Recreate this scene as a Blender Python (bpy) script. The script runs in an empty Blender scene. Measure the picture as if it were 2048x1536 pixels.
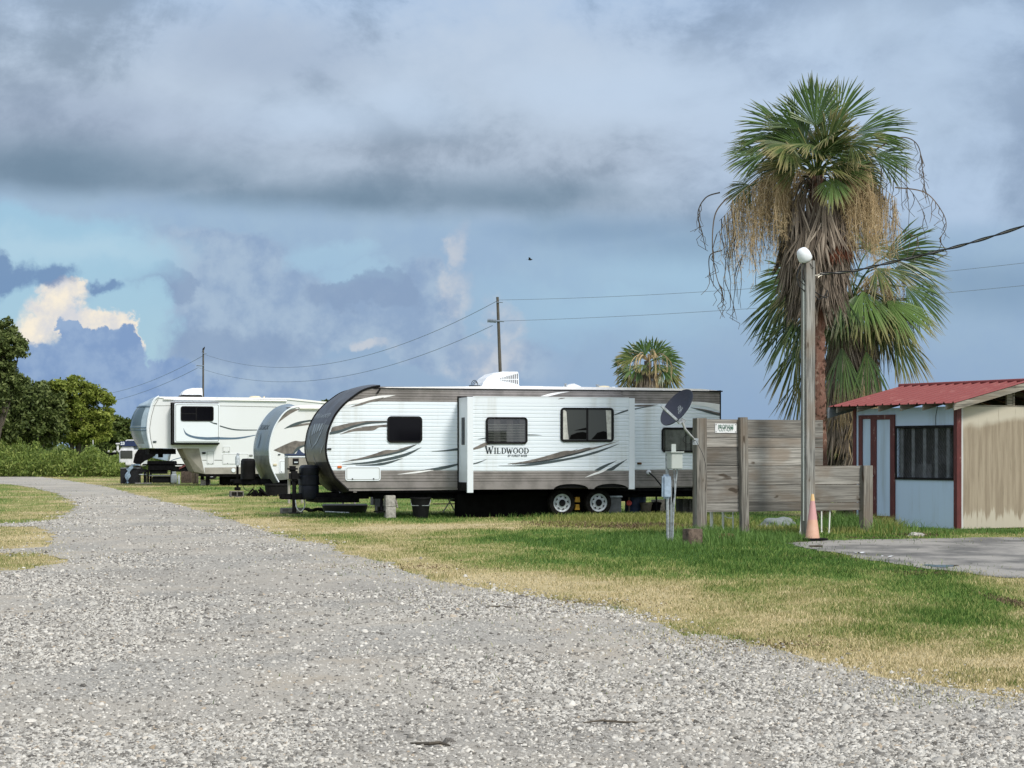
import bpy, bmesh, math, random
import numpy as np
from mathutils import Vector, Matrix
from mathutils.geometry import tessellate_polygon
random.seed(7); rng = np.random.default_rng(11)
R = math.radians
sc = bpy.context.scene
col = sc.collection
# ------------------------------------------------------------------ camera
F = 4000.0; HZ = 904.0; CH = 1.55
cd = bpy.data.cameras.new('camera'); cam = bpy.data.objects.new('camera', cd); col.objects.link(cam)
cam.location = (0, 0, CH); cam.rotation_euler = (R(90), 0, 0)
cd.sensor_width = 36; cd.lens = F/2048*36; cd.shift_y = (HZ-768)/2048; cd.clip_start = 0.3; cd.clip_end = 9000
sc.camera = cam
sc.view_settings.view_transform = 'Standard'; sc.view_settings.look = 'None'
sc.view_settings.exposure = 0.0; sc.view_settings.gamma = 1
# ------------------------------------------------------------------ sun
SUN_EL, SUN_AZ = 46, 140          # azimuth clockwise from +Y (view direction)
sd = bpy.data.lights.new('sun', 'SUN'); sd.energy = 3.2; sd.angle = R(13); sd.color = (1, .93, .83)
so = bpy.data.objects.new('sun', sd); col.objects.link(so)
sunv = Vector((math.sin(R(SUN_AZ))*math.cos(R(SUN_EL)), math.cos(R(SUN_AZ))*math.cos(R(SUN_EL)), math.sin(R(SUN_EL))))
so.rotation_euler = sunv.to_track_quat('Z', 'Y').to_euler(); so.location = (0, 0, 60)
# ------------------------------------------------------------------ world
W = bpy.data.worlds.new('World'); sc.world = W; W.use_nodes = True
nt = W.node_tree; nt.nodes.clear()
class S:                                   # tiny expression wrapper over math nodes
    tree = nt
    def __init__(s, x): s.x = x
    @staticmethod
    def m(op, *a, clamp=False):
        n = S.tree.nodes.new('ShaderNodeMath'); n.operation = op; n.use_clamp = clamp
        for i, v in enumerate(a):
            v = v.x if isinstance(v, S) else v
            if isinstance(v, (int, float)): n.inputs[i].default_value = v
            else: S.tree.links.new(v, n.inputs[i])
        return S(n.outputs[0])
    def __add__(s, o): return S.m('ADD', s, o)
    __radd__ = __add__
    def __sub__(s, o): return S.m('SUBTRACT', s, o)
    def __rsub__(s, o): return S.m('SUBTRACT', o, s)
    def __mul__(s, o): return S.m('MULTIPLY', s, o)
    __rmul__ = __mul__
    def __truediv__(s, o): return S.m('DIVIDE', s, o)
def mapr(v, a, b, c=0.0, d=1.0, smooth=True, tree=None):
    n = S.tree.nodes.new('ShaderNodeMapRange'); n.interpolation_type = 'SMOOTHSTEP' if smooth else 'LINEAR'
    S.tree.links.new(v.x, n.inputs[0])
    for i, q in enumerate((a, b, c, d)): n.inputs[i+1].default_value = q
    return S(n.outputs[0])
def comb(x, y, z):
    n = S.tree.nodes.new('ShaderNodeCombineXYZ')
    for i, v in enumerate((x, y, z)):
        if isinstance(v, S): S.tree.links.new(v.x, n.inputs[i])
        else: n.inputs[i].default_value = v
    return n.outputs[0]
def noise(vec, scale, detail=4, rough=.55, lac=2.0, color=False, dist=0.0):
    n = S.tree.nodes.new('ShaderNodeTexNoise'); S.tree.links.new(vec, n.inputs['Vector'])
    n.inputs['Scale'].default_value = scale; n.inputs['Detail'].default_value = detail
    n.inputs['Roughness'].default_value = rough; n.inputs['Lacunarity'].default_value = lac
    n.inputs['Distortion'].default_value = dist
    return n.outputs[1] if color else S(n.outputs[0])
def mixc(f, a, b):
    n = S.tree.nodes.new('ShaderNodeMix'); n.data_type = 'RGBA'
    if isinstance(f, S): S.tree.links.new(f.x, n.inputs[0])
    else: n.inputs[0].default_value = f
    for i, c in ((6, a), (7, b)):
        if isinstance(c, tuple): n.inputs[i].default_value = (*c[:3], 1)
        else: S.tree.links.new(c, n.inputs[i])
    return n.outputs[2]
def ramp(v, stops, interp='LINEAR'):
    n = S.tree.nodes.new('ShaderNodeValToRGB'); n.color_ramp.interpolation = interp
    S.tree.links.new(v.x if isinstance(v, S) else v, n.inputs[0]); e = n.color_ramp.elements
    while len(e) < len(stops): e.new(.5)
    for i, (p, c) in enumerate(stops):
        e[i].position = p; e[i].color = (*c, 1) if len(c) == 3 else c
    return n.outputs[0]
def AE(px, py):
    u = (px-1024)/F; v = (HZ-py)/F; az = math.atan(u)
    return math.degrees(az), math.degrees(math.atan(v*math.cos(az)))
def lin(r, g, b):
    f = lambda c: (c/255/12.92 if c <= 10 else ((c/255+.055)/1.055)**2.4)
    return (f(r), f(g), f(b))
tc = nt.nodes.new('ShaderNodeTexCoord'); D0 = tc.outputs['Generated']
sx = nt.nodes.new('ShaderNodeSeparateXYZ'); nt.links.new(D0, sx.inputs[0])
dx, dy, dz = [S(sx.outputs[i]) for i in range(3)]
A = S.m('MULTIPLY', S.m('ARCTAN2', dx, dy), 57.2958)
E = S.m('MULTIPLY', S.m('ARCSINE', dz), 57.2958)
n1 = noise(D0, 24, 8, .62) - .5; n2 = noise(comb(dx+3.1, dy, dz+1.7), 22, 7, .58) - .5
nb = noise(D0, 70, 6, .6) - .5                               # fine billows
ns = noise(comb(A*.06, E*.11, 0.0), 1.2, 5, .5) - .5          # wide soft sheets
ns2 = noise(comb(A*.07+7.3, E*.12+2.0, 0.0), 2.4, 6, .55) - .5
Aw = A + n1*2.6 + nb*.9; Ew = E + n2*2.6 + nb*.7
Asf = A + ns2*4.0; Esf = E + ns*2.2
def blob(px, py, rx, ry, soft=.25, w=0, inten=1.0):
    a, e = AE(px, py); k = 69.8
    X, Y = (Aw, Ew) if w == 0 else (Asf, Esf)
    qx = (X - a) / (rx/k); qy = (Y - e) / (ry/k)
    r = S.m('SQRT', qx*qx + qy*qy)
    return mapr(r, 1.0+soft, 1.0-soft, 0.0, inten)
def union(lst):
    o = lst[0]
    for q in lst[1:]: o = S.m('MAXIMUM', o, q)
    return o
# back layer under the deck: pale blue cloudy haze, bluer at the horizon
base = ramp(mapr(E, 0, 9, 0, 1, False), [(0, lin(142, 167, 196)), (.25, lin(151, 177, 204)), (.5, lin(159, 186, 210)), (.8, lin(163, 189, 212)), (1, lin(158, 182, 204))])
tone = S.m('ADD', ns2*.4 + n1*.35, nb*.35)
base = mixc(mapr(tone, -.16, .16), base, mixc(.42, base, lin(140, 168, 204)))
base = mixc(union([blob(640, 520, 90, 30, .5), blob(700, 560, 60, 28, .5), blob(1180, 620, 200, 60, .9), blob(1400, 560, 260, 60, .9)])*.5, base, lin(168, 204, 226))
# purple blue middle cumulus
c3 = union([blob(330, 560, 95, 60, .12), blob(430, 520, 140, 75, .15), blob(520, 640, 170, 90, .15), blob(400, 650, 110, 80, .12), blob(760, 640, 150, 60, .12), blob(850, 640, 90, 110, .12), blob(1010, 730, 120, 40, .4), blob(480, 760, 260, 60, .3)])
base = mixc(c3*.92, base, mixc(mapr(nb+n1*.6, -.2, .2), lin(143, 167, 198), lin(168, 189, 211)))
c3b = union([blob(330, 575, 80, 42, .12), blob(700, 600, 90, 24, .2), blob(760, 590, 60, 30, .2), blob(470, 690, 150, 40, .4)])
base = mixc(c3b*.7, base, lin(136, 159, 190))
# faint warm towers
c4 = union([blob(918, 580, 42, 36, .35), blob(1008, 650, 34, 40, .35), blob(985, 715, 72, 48, .45), blob(755, 690, 26, 12, .4), blob(925, 500, 22, 40, .6)])
base = mixc(c4*.6, base, mixc(mapr(nb, -.12, .16), lin(168, 185, 207), lin(210, 211, 215)))
# stratus deck
edge = mapr(A, -15, 15, 7.2, 5.9, False) + ns2*.5 + ns*1.4 + nb*.12
rel = E - edge
dm = mapr(rel, -.35, .55)
dm = dm * mapr(A, 3, 13, 1.0, .75)
deck = ramp(mapr(rel, 0, 6.5, 0, 1, False), [(0, lin(122, 149, 172)), (.12, lin(130, 151, 172)), (.3, lin(154, 169, 188)), (.52, lin(170, 187, 206)), (.78, lin(173, 194, 220)), (1, lin(161, 191, 228))])
dn = mapr(ns2*1.1 + ns*.7 + n1*.35, -.3, .3)
dq = noise(D0, 9, 9, .62, dist=.6) - .5; dq2 = noise(comb(dx+1.3, dy, dz*1.8), 26, 8, .66, dist=.5) - .5
dn = S.m('ADD', dn*.65 + .17, dq*1.5 + dq2*.55, clamp=True)
deck = mixc(mapr(dn, 0, 1, .0, .9), deck, lin(192, 208, 227))
deck = mixc(mapr(dn, .55, .1, .0, .75), deck, lin(134, 152, 172))
deckr = mixc(mapr(dn, .25, .8), lin(142, 162, 190), lin(186, 207, 233))
deck = mixc(mapr(A, 1.5, 10, 0, .8), deck, deckr)
deck = mixc(union([blob(620, 235, 150, 45, .9, 1), blob(800, 215, 120, 50, .9, 1), blob(1260, 170, 200, 60, .9, 1), blob(1850, 180, 120, 120, .9, 1), blob(1750, 60, 200, 60, .9, 1)])*.7, deck, lin(192, 211, 233))
deck = mixc(union([blob(520, 110, 170, 60, .9, 1), blob(150, 240, 260, 60, .9, 1)])*.45, deck, lin(150, 167, 192))
dk = mapr(dq2+dq, -.3, .3, .75, 1.0)*union([blob(160, 345, 330, 52, .85, 1), blob(600, 405, 430, 38, .9, 1), blob(1010, 395, 250, 32, .9, 1)])
deck = mixc(dk*.8, deck, lin(106, 132, 154))
sky = mixc(dm, base, deck)
dk2 = union([blob(1230, 455, 170, 30, .9, 1), blob(1990, 570, 150, 55, .8, 1), blob(1500, 480, 260, 40, .9, 1)])
sky = mixc(dk2*.55, sky, lin(122, 150, 178))
# openings of clear sky at the left, closed again by warm and blue cumulus
clear = union([blob(60, 455, 190, 48, .5), blob(140, 520, 220, 70, .35), blob(250, 650, 90, 75, .25), blob(30, 610, 90, 60, .3)])
clear = clear * mapr(rel, .15, -.5)
veil = blob(130, 500, 200, 34, .9)*.45
warm = union([blob(132, 592, 42, 22, .22), blob(118, 640, 60, 42, .2), blob(185, 668, 72, 42, .14), blob(235, 685, 34, 40, .14), blob(60, 665, 40, 30, .4)])
fr = union([blob(130, 672, 30, 36, .08), blob(185, 715, 100, 42, .08), blob(170, 700, 60, 34, .08), blob(60, 742, 130, 48, .12), blob(300, 748, 110, 40, .15), blob(120, 800, 400, 62, .3)])
drk = union([blob(25, 560, 62, 30, .35), blob(105, 562, 42, 22, .4), blob(12, 540, 30, 40, .4), blob(210, 592, 30, 10, .6)])
gap = clear
sky = mixc(clear*.85, sky, lin(160, 205, 232)); sky = mixc(veil, sky, lin(196, 220, 232))
wl = mixc(mapr(nb+n1*.5, -.22, .2), lin(252, 241, 220), lin(212, 214, 220))
sky = mixc(warm, sky, wl); sky = mixc(fr, sky, mixc(mapr(nb, -.15, .15), lin(130, 158, 198), lin(150, 175, 208))); sky = mixc(drk*.85, sky, lin(112, 140, 180))
cloudcover = 1.0 - gap*(1.0-union([warm, fr, drk, veil]))*.3
# away from the view the cloud sheet is brighter on the sun's side
dots = dx*sunv.x + dy*sunv.y + dz*sunv.z
up = mapr(E, 14, 55)
far = mixc(mapr(ns2+n1*.4, -.25, .25), (.40, .46, .56), (.80, .83, .88))
back = S.m('MAXIMUM', up, mapr(dy, .75, -.1))
sky = mixc(back, sky, far)
gl = mapr(dots, .1, 1.0, 1.0, 1.7)
vm = nt.nodes.new('ShaderNodeVectorMath'); vm.operation = 'SCALE'; nt.links.new(sky, vm.inputs[0]); nt.links.new(S.m('MAXIMUM', 1.0, gl*back + (1.0-back)).x, vm.inputs['Scale'])
bc = nt.nodes.new('ShaderNodeBackground'); nt.links.new(vm.outputs[0], bc.inputs[0]); bc.inputs[1].default_value = 1.0
st = nt.nodes.new('ShaderNodeTexSky'); st.sky_type = 'NISHITA'; st.sun_disc = False; st.sun_elevation = R(SUN_EL); st.sun_rotation = R(SUN_AZ)
st.air_density = 1.0; st.dust_density = .6; st.ozone_density = 1.5
bn = nt.nodes.new('ShaderNodeBackground'); nt.links.new(st.outputs[0], bn.inputs[0]); bn.inputs[1].default_value = .085
ms = nt.nodes.new('ShaderNodeMixShader'); nt.links.new(cloudcover.x, ms.inputs[0]); nt.links.new(bn.outputs[0], ms.inputs[1]); nt.links.new(bc.outputs[0], ms.inputs[2])
wo = nt.nodes.new('ShaderNodeOutputWorld'); nt.links.new(ms.outputs[0], wo.inputs[0])
W.cycles.sampling_method = 'MANUAL'; W.cycles.sample_map_resolution = 512
# ------------------------------------------------------------------ materials
def newmat(name):
    m = bpy.data.materials.new(name); m.use_nodes = True; S.tree = m.node_tree
    b = m.node_tree.nodes['Principled BSDF']
    return m, m.node_tree, b
def setin(b, nt_, k, v):
    if isinstance(v, S): v = v.x
    if isinstance(v, (int, float)): b.inputs[k].default_value = v
    elif isinstance(v, tuple): b.inputs[k].default_value = (*v[:3], 1)
    else: nt_.links.new(v, b.inputs[k])
def objco(t, which='Object'):
    return t.nodes.new('ShaderNodeTexCoord').outputs[which]
def mapv(t, vec, scale=(1, 1, 1), loc=(0, 0, 0), rot=(0, 0, 0)):
    n = t.nodes.new('ShaderNodeMapping'); t.links.new(vec, n.inputs[0]); n.inputs['Scale'].default_value = scale
    n.inputs['Location'].default_value = loc; n.inputs['Rotation'].default_value = rot; return n.outputs[0]
def bump(t, b, h, strength=.3, dist=.01):
    n = t.nodes.new('ShaderNodeBump'); n.inputs['Strength'].default_value = strength; n.inputs['Distance'].default_value = dist
    t.links.new(h.x if isinstance(h, S) else h, n.inputs['Height']); t.links.new(n.outputs[0], b.inputs['Normal'])
def island(t):
    n = t.nodes.new('ShaderNodeNewGeometry'); return S(n.outputs['Random Per Island'])
def simple(name, c, rough=.5, metal=0.0, var=.15, scale=6, bmp=0.0, dirt=None, spec=.5, streak=False):
    m, t, b = newmat(name); co = objco(t)
    if streak: co = mapv(t, co, (1, 1, .12))
    n = noise(co, scale, 5, .6)
    c2 = tuple(x*(1-var*1.6) for x in c) if dirt is None else dirt
    c1 = tuple(min(1, x*(1+var*.4)) for x in c)
    setin(b, t, 'Base Color', mixc(mapr(n, .35, .68), c1, c2) if dirt is None else mixc(mapr(n, .5, .78, 0, var*2), c1, c2))
    setin(b, t, 'Roughness', mapr(n, .3, .7, rough*.85, min(1, rough*1.2))); b.inputs['Metallic'].default_value = metal
    b.inputs['Specular IOR Level'].default_value = spec
    if bmp: bump(t, b, noise(objco(t), scale*6, 4), bmp, .01)
    return m
M = {}
M['rv_white'] = simple('rv_white_siding', (.67, .74, .80), .42, 0, .26, 1.7, 0, (.48, .49, .45), streak=True)
M['rv_cream'] = simple('rv_cream_fibreglass', (.66, .69, .71), .4, 0, .14, 1.2, 0, (.55, .54, .47), streak=True)
M['rv_trim'] = simple('white_trim', (.70, .76, .81), .4, 0, .1, 3, 0, (.6, .6, .56))
M['rv_grey'] = simple('taupe_siding', (.235, .22, .212), .42, 0, .2, 2.5)
M['rv_taupe'] = simple('light_taupe', (.33, .315, .28), .45, 0, .15, 2)
M['cap'] = simple('charcoal_cap', (.060, .062, .070), .4, .0, .2, 2.2, 0, (.10, .10, .085), spec=.3)
M['capgrey'] = simple('silver_cap', (.20, .25, .28), .28, .2, .2, 2, 0, (.30, .31, .25), streak=True)
M['black'] = simple('black_plastic', (.007, .007, .008), .6, 0, .2, 8, spec=.18)
M['dark'] = simple('black_steel', (.005, .005, .006), .8, 0, .3, 8, spec=.1)
M['navyblk'] = simple('dark_tank_cover', (.008, .011, .018), .5, 0, .2, 8, spec=.2)
M['tyre'] = simple('tyre_rubber', (.016, .015, .014), .9, 0, .3, 20, .3, spec=.1)
M['rim'] = simple('painted_rim', (.55, .60, .63), .4, .1, .2, 14, 0, (.25, .2, .15))
M['roofw'] = simple('white_roof_membrane', (.80, .80, .80), .5, 0, .2, 3, 0, (.5, .5, .45))
M['plw'] = simple('white_plastic', (.78, .82, .86), .45, 0, .1, 8)
M['cream'] = simple('cream_plastic', (.66, .60, .44), .5, 0, .1, 8)
M['galv'] = simple('galvanised_steel', (.42, .46, .49), .45, .5, .25, 18)
M['boxgrey'] = simple('grey_electrical_box', (.40, .44, .42), .5, .1, .15, 9, 0, (.28, .27, .22))
M['boxblue'] = simple('pale_blue_meter_box', (.34, .44, .56), .4, .1, .15, 9)
M['pvc'] = simple('white_pvc', (.76, .77, .74), .45, 0, .15, 12, 0, (.4, .38, .3))
M['block'] = simple('concrete_block', (.40, .385, .35), .95, 0, .25, 16, .5)
M['blockdk'] = simple('dark_concrete_block', (.17, .165, .155), .95, 0, .25, 16, .5)
M['brickr'] = simple('red_brown_brick', (.24, .13, .08), .9, 0, .35, 14, .5)
M['brickb'] = simple('brown_block', (.15, .11, .085), .9, 0, .35, 14, .5)
M['rock'] = simple('pale_rock', (.16, .18, .19), .85, 0, .5, 9, .8, (.12, .16, .12))
M['orange'] = simple('orange_lens', (.65, .16, .03), .3, 0, .1, 10)
M['yellow'] = simple('yellow_strap', (.55, .30, .02), .5, 0, .15, 10)
M['redp'] = simple('red_plastic', (.5, .05, .03), .5, 0, .15, 10)
M['decal_dk'] = simple('dark_slate_decal', (.055, .078, .085), .4, 0, .1, 4)
M['decal_tp'] = simple('taupe_decal', (.17, .155, .14), .4, 0, .3, 5)
M['decal_lt'] = simple('white_decal', (.84, .86, .87), .4, 0, .05, 4)
M['decal_bl'] = simple('slate_blue_decal', (.09, .15, .22), .4, 0, .1, 4)
M['decal_nv'] = simple('navy_decal', (.035, .055, .12), .4, 0, .1, 4)
M['ink'] = simple('black_ink', (.02, .03, .035), .4, 0, .05, 4)
M['inkfaint'] = simple('faded_grey_print', (.30, .34, .36), .4, 0, .1, 4)
M['outline'] = simple('grey_seal_line', (.22, .23, .22), .5, 0, .1, 4)
M['dishm'] = simple('navy_grey_dish', (.016, .020, .036), .6, .0, .25, 6, 0, (.06, .065, .08))
M['steelb'] = simple('grey_tube_steel', (.36, .38, .38), .5, .4, .25, 14, 0, (.25, .2, .14))
M['fabric'] = simple('light_fabric', (.55, .62, .68), .9, 0, .3, 9)
M['denim'] = simple('pale_blue_towel', (.32, .44, .56), .95, 0, .35, 8, .3)
M['wicker'] = simple('dark_grey_wicker', (.030, .032, .036), .85, 0, .3, 30, .5, spec=.1)
M['navy'] = simple('navy_panel', (.014, .03, .10), .5, 0, .1, 6)
M['wht'] = simple('white_paint', (.74, .76, .78), .4, 0, .12, 5)
M['rust'] = simple('rusty_steel', (.20, .10, .055), .85, .1, .4, 12, .4)
M['greyp'] = simple('grey_tote_plastic', (.16, .175, .185), .55, 0, .15, 8)
M['bluep'] = simple('blue_drum_plastic', (.03, .06, .14), .5, 0, .15, 8)
M['tank'] = simple('propane_cylinder_paint', (.46, .50, .52), .5, .1, .2, 9, 0, (.3, .25, .18))
M['wire'] = simple('grey_line', (.20, .25, .32), .7, 0, .1, 5)
M['cable'] = simple('black_cable', (.012, .012, .014), .6, 0, .1, 5)
M['cablew'] = simple('bare_conductor', (.55, .52, .45), .5, .3, .2, 20)
M['bird'] = simple('bird_feathers', (.02, .02, .022), .8)
M['pale'] = simple('cream_curtain', (.55, .56, .52), .85, 0, .2, 6)
M['mesh'] = simple('grey_window_blind', (.20, .19, .20), .6, 0, .15, 8)
M['paintr'] = None
def wood(name, c, along='X', sc_=1.0, dark=.35, knots=True, lo=.7):
    m, t, b = newmat(name); co = objco(t); isl = island(t)
    s = {'X': (.45, 7, 16), 'Z': (16, 16, .45)}[along]
    off = t.nodes.new('ShaderNodeVectorMath'); off.operation = 'ADD'; t.links.new(co, off.inputs[0])
    t.links.new(comb(isl*13.7, isl*5.1, isl*9.3), off.inputs[1])
    v = mapv(t, off.outputs[0], tuple(q*sc_ for q in s))
    g = noise(v, 1.5, 8, .6, dist=1.4); g2 = noise(v, 6, 4, .6); g3 = noise(mapv(t, off.outputs[0], (.9, 1.8, 1.8) if along == 'X' else (1.8, 1.8, .9)), 1.6, 4)
    k = noise(mapv(t, off.outputs[0], (2.2, 5, 6) if along == 'X' else (6, 6, 2.2)), 1.1, 2, .4)
    c1 = tuple(x*1.25 for x in c); c2 = tuple(x*dark for x in c)
    cc = mixc(mapr(g, .36, .66), c1, c2)
    cc = mixc(mapr(g2, .54, .66, 0, .55), cc, tuple(x*.35 for x in c))
    cc = mixc(mapr(g3, .42, .66, 0, .7), cc, tuple(x*y for x, y in zip(c, (.72, .62, .54))))
    if knots: cc = mixc(mapr(k, .66, .72, 0, .85), cc, (c[0]*.22, c[1]*.17, c[2]*.13))
    br = mapr(isl, 0, 1, lo, 1.3)
    n = t.nodes.new('ShaderNodeVectorMath'); n.operation = 'SCALE'; t.links.new(cc, n.inputs[0]); t.links.new(br.x, n.inputs['Scale'])
    setin(b, t, 'Base Color', n.outputs[0]); b.inputs['Roughness'].default_value = .88; b.inputs['Specular IOR Level'].default_value = .25
    bump(t, b, g + g2*.5, .5, .006)
    return m
M['woodx'] = wood('weathered_board', (.27, .26, .24), 'X', lo=.55, dark=.5)
M['woodz'] = wood('weathered_post', (.215, .205, .185), 'Z')
M['polew'] = wood('weathered_light_pole', (.25, .25, .235), 'Z', lo=1.0)
M['pole'] = wood('utility_pole_wood', (.095, .09, .08), 'Z', lo=1.0, knots=False)
M['rafter'] = wood('grey_rafter', (.25, .235, .2), 'X')
def glassy(name, c=(.004, .004, .006), rough=.08, sp=.12):
    m, t, b = newmat(name); setin(b, t, 'Base Color', c); b.inputs['Roughness'].default_value = rough
    b.inputs['Specular IOR Level'].default_value = sp; return m
M['glassk'] = glassy('dark_window_glass')
M['glassg'] = glassy('tinted_window_glass', (.05, .055, .05), .04, .35)
def seethrough(name, tint, f=.18):
    m, t, b = newmat(name); t.nodes.remove(b); o = t.nodes['Material Output']
    tr = t.nodes.new('ShaderNodeBsdfTransparent'); tr.inputs[0].default_value = (*tint, 1)
    gl = t.nodes.new('ShaderNodeBsdfGlossy'); gl.inputs[1].default_value = .03
    mx = t.nodes.new('ShaderNodeMixShader'); mx.inputs[0].default_value = f
    t.links.new(tr.outputs[0], mx.inputs[1]); t.links.new(gl.outputs[0], mx.inputs[2]); t.links.new(mx.outputs[0], o.inputs[0]); return m
M['glasst'] = seethrough('clear_window_glass', (.5, .52, .52), .08)
def leafmat(name, stops, trans=.25, rough=.5, spec=.3, nscale=.8, extra=None):
    m, t, b = newmat(name); isl = island(t); n = noise(objco(t), nscale, 3)
    v = S.m('ADD', isl*.6, n*.5-.05, clamp=True)
    cc = ramp(v, stops)
    if extra: cc = extra(t, cc)
    setin(b, t, 'Base Color', cc); b.inputs['Roughness'].default_value = rough; b.inputs['Specular IOR Level'].default_value = spec
    tl = t.nodes.new('ShaderNodeBsdfTranslucent'); t.links.new(cc, tl.inputs[0])
    mx = t.nodes.new('ShaderNodeMixShader'); mx.inputs[0].default_value = trans; o = t.nodes['Material Output']
    t.links.new(b.outputs[0], mx.inputs[1]); t.links.new(tl.outputs[0], mx.inputs[2]); t.links.new(mx.outputs[0], o.inputs[0])
    return m
def tipped(tipcol, lo=.6, hi=.95):       # frond tips dry out: uses the 'along' attribute (0 hub .. 1 tip)
    def f(t, cc):
        a = t.nodes.new('ShaderNodeAttribute'); a.attribute_name = 'along'
        return mixc(mapr(S(a.outputs['Fac']), lo, hi, 0, .85), cc, tipcol)
    return f
M['frond'] = leafmat('green_frond', [(0, (.010, .030, .007)), (.4, (.034, .078, .014)), (.75, (.075, .14, .028)), (1, (.18, .26, .07))], .12, .38, .5, 1.2, tipped((.19, .19, .075), .72, 1.05))
M['frondb'] = leafmat('bright_frond', [(0, (.09, .17, .035)), (.6, (.15, .25, .07)), (1, (.24, .33, .12))], .25, .4, .4, 1.2, tipped((.34, .29, .14), .6, 1.0))
M['frondd'] = leafmat('half_dry_frond', [(0, (.016, .036, .009)), (.5, (.06, .10, .024)), (1, (.22, .22, .075))], .12, .5, .3, 1.2, tipped((.30, .25, .12), .62, 1.0))
M['dead'] = leafmat('dead_frond_thatch', [(0, (.045, .034, .027)), (.4, (.13, .105, .082)), (.7, (.27, .225, .18)), (1, (.50, .44, .36))], .08, .8, .2, 1.5)
M['deadr'] = leafmat('red_brown_thatch', [(0, (.06, .022, .014)), (.5, (.17, .06, .035)), (1, (.30, .14, .08))], .08, .8, .2, 1.5)
M['straw'] = leafmat('tan_flower_strands', [(0, (.14, .10, .055)), (.5, (.40, .30, .17)), (1, (.66, .55, .36))], .15, .8, .2, 1.5)
M['blackst'] = leafmat('dry_black_stalks', [(0, (.03, .028, .022)), (.6, (.08, .065, .05)), (1, (.22, .16, .11))], .05, .8, .2, 2)
M['trunkp'] = simple('red_brown_palm_bark', (.13, .065, .045), .9, 0, .6, 12, .8, (.30, .22, .17))
M['bark'] = simple('grey_brown_bark', (.10, .085, .065), .9, 0, .3, 6, .5)
M['leafdk'] = leafmat('dark_tree_leaves', [(0, (.028, .048, .015)), (.5, (.095, .13, .036)), (1, (.24, .28, .10))], .15, .6, .25, .25)
M['leafbr'] = leafmat('yellow_green_leaves', [(0, (.06, .095, .014)), (.5, (.19, .24, .04)), (1, (.40, .43, .10))], .22, .6, .25, .25)
M['leafmd'] = leafmat('mid_green_leaves', [(0, (.03, .055, .014)), (.5, (.095, .14, .032)), (1, (.22, .26, .08))], .2, .6, .25, .25)
M['weed'] = leafmat('tall_weed_leaves', [(0, (.035, .065, .012)), (.4, (.12, .18, .035)), (.75, (.25, .31, .075)), (1, (.48, .46, .22))], .25, .6, .25, .12)
M['weedy'] = leafmat('yellow_weed_blades', [(0, (.08, .12, .025)), (.5, (.22, .25, .06)), (1, (.45, .40, .18))], .25, .6, .25, .5)
M['weedg'] = leafmat('green_weed_blades', [(0, (.05, .12, .028)), (.6, (.12, .22, .05)), (1, (.22, .33, .09))], .25, .6, .25, .5)
M['litter'] = leafmat('dry_litter', [(0, (.05, .035, .025)), (.5, (.13, .09, .06)), (1, (.30, .24, .15))], .05, .9, .1, .5)
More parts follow.
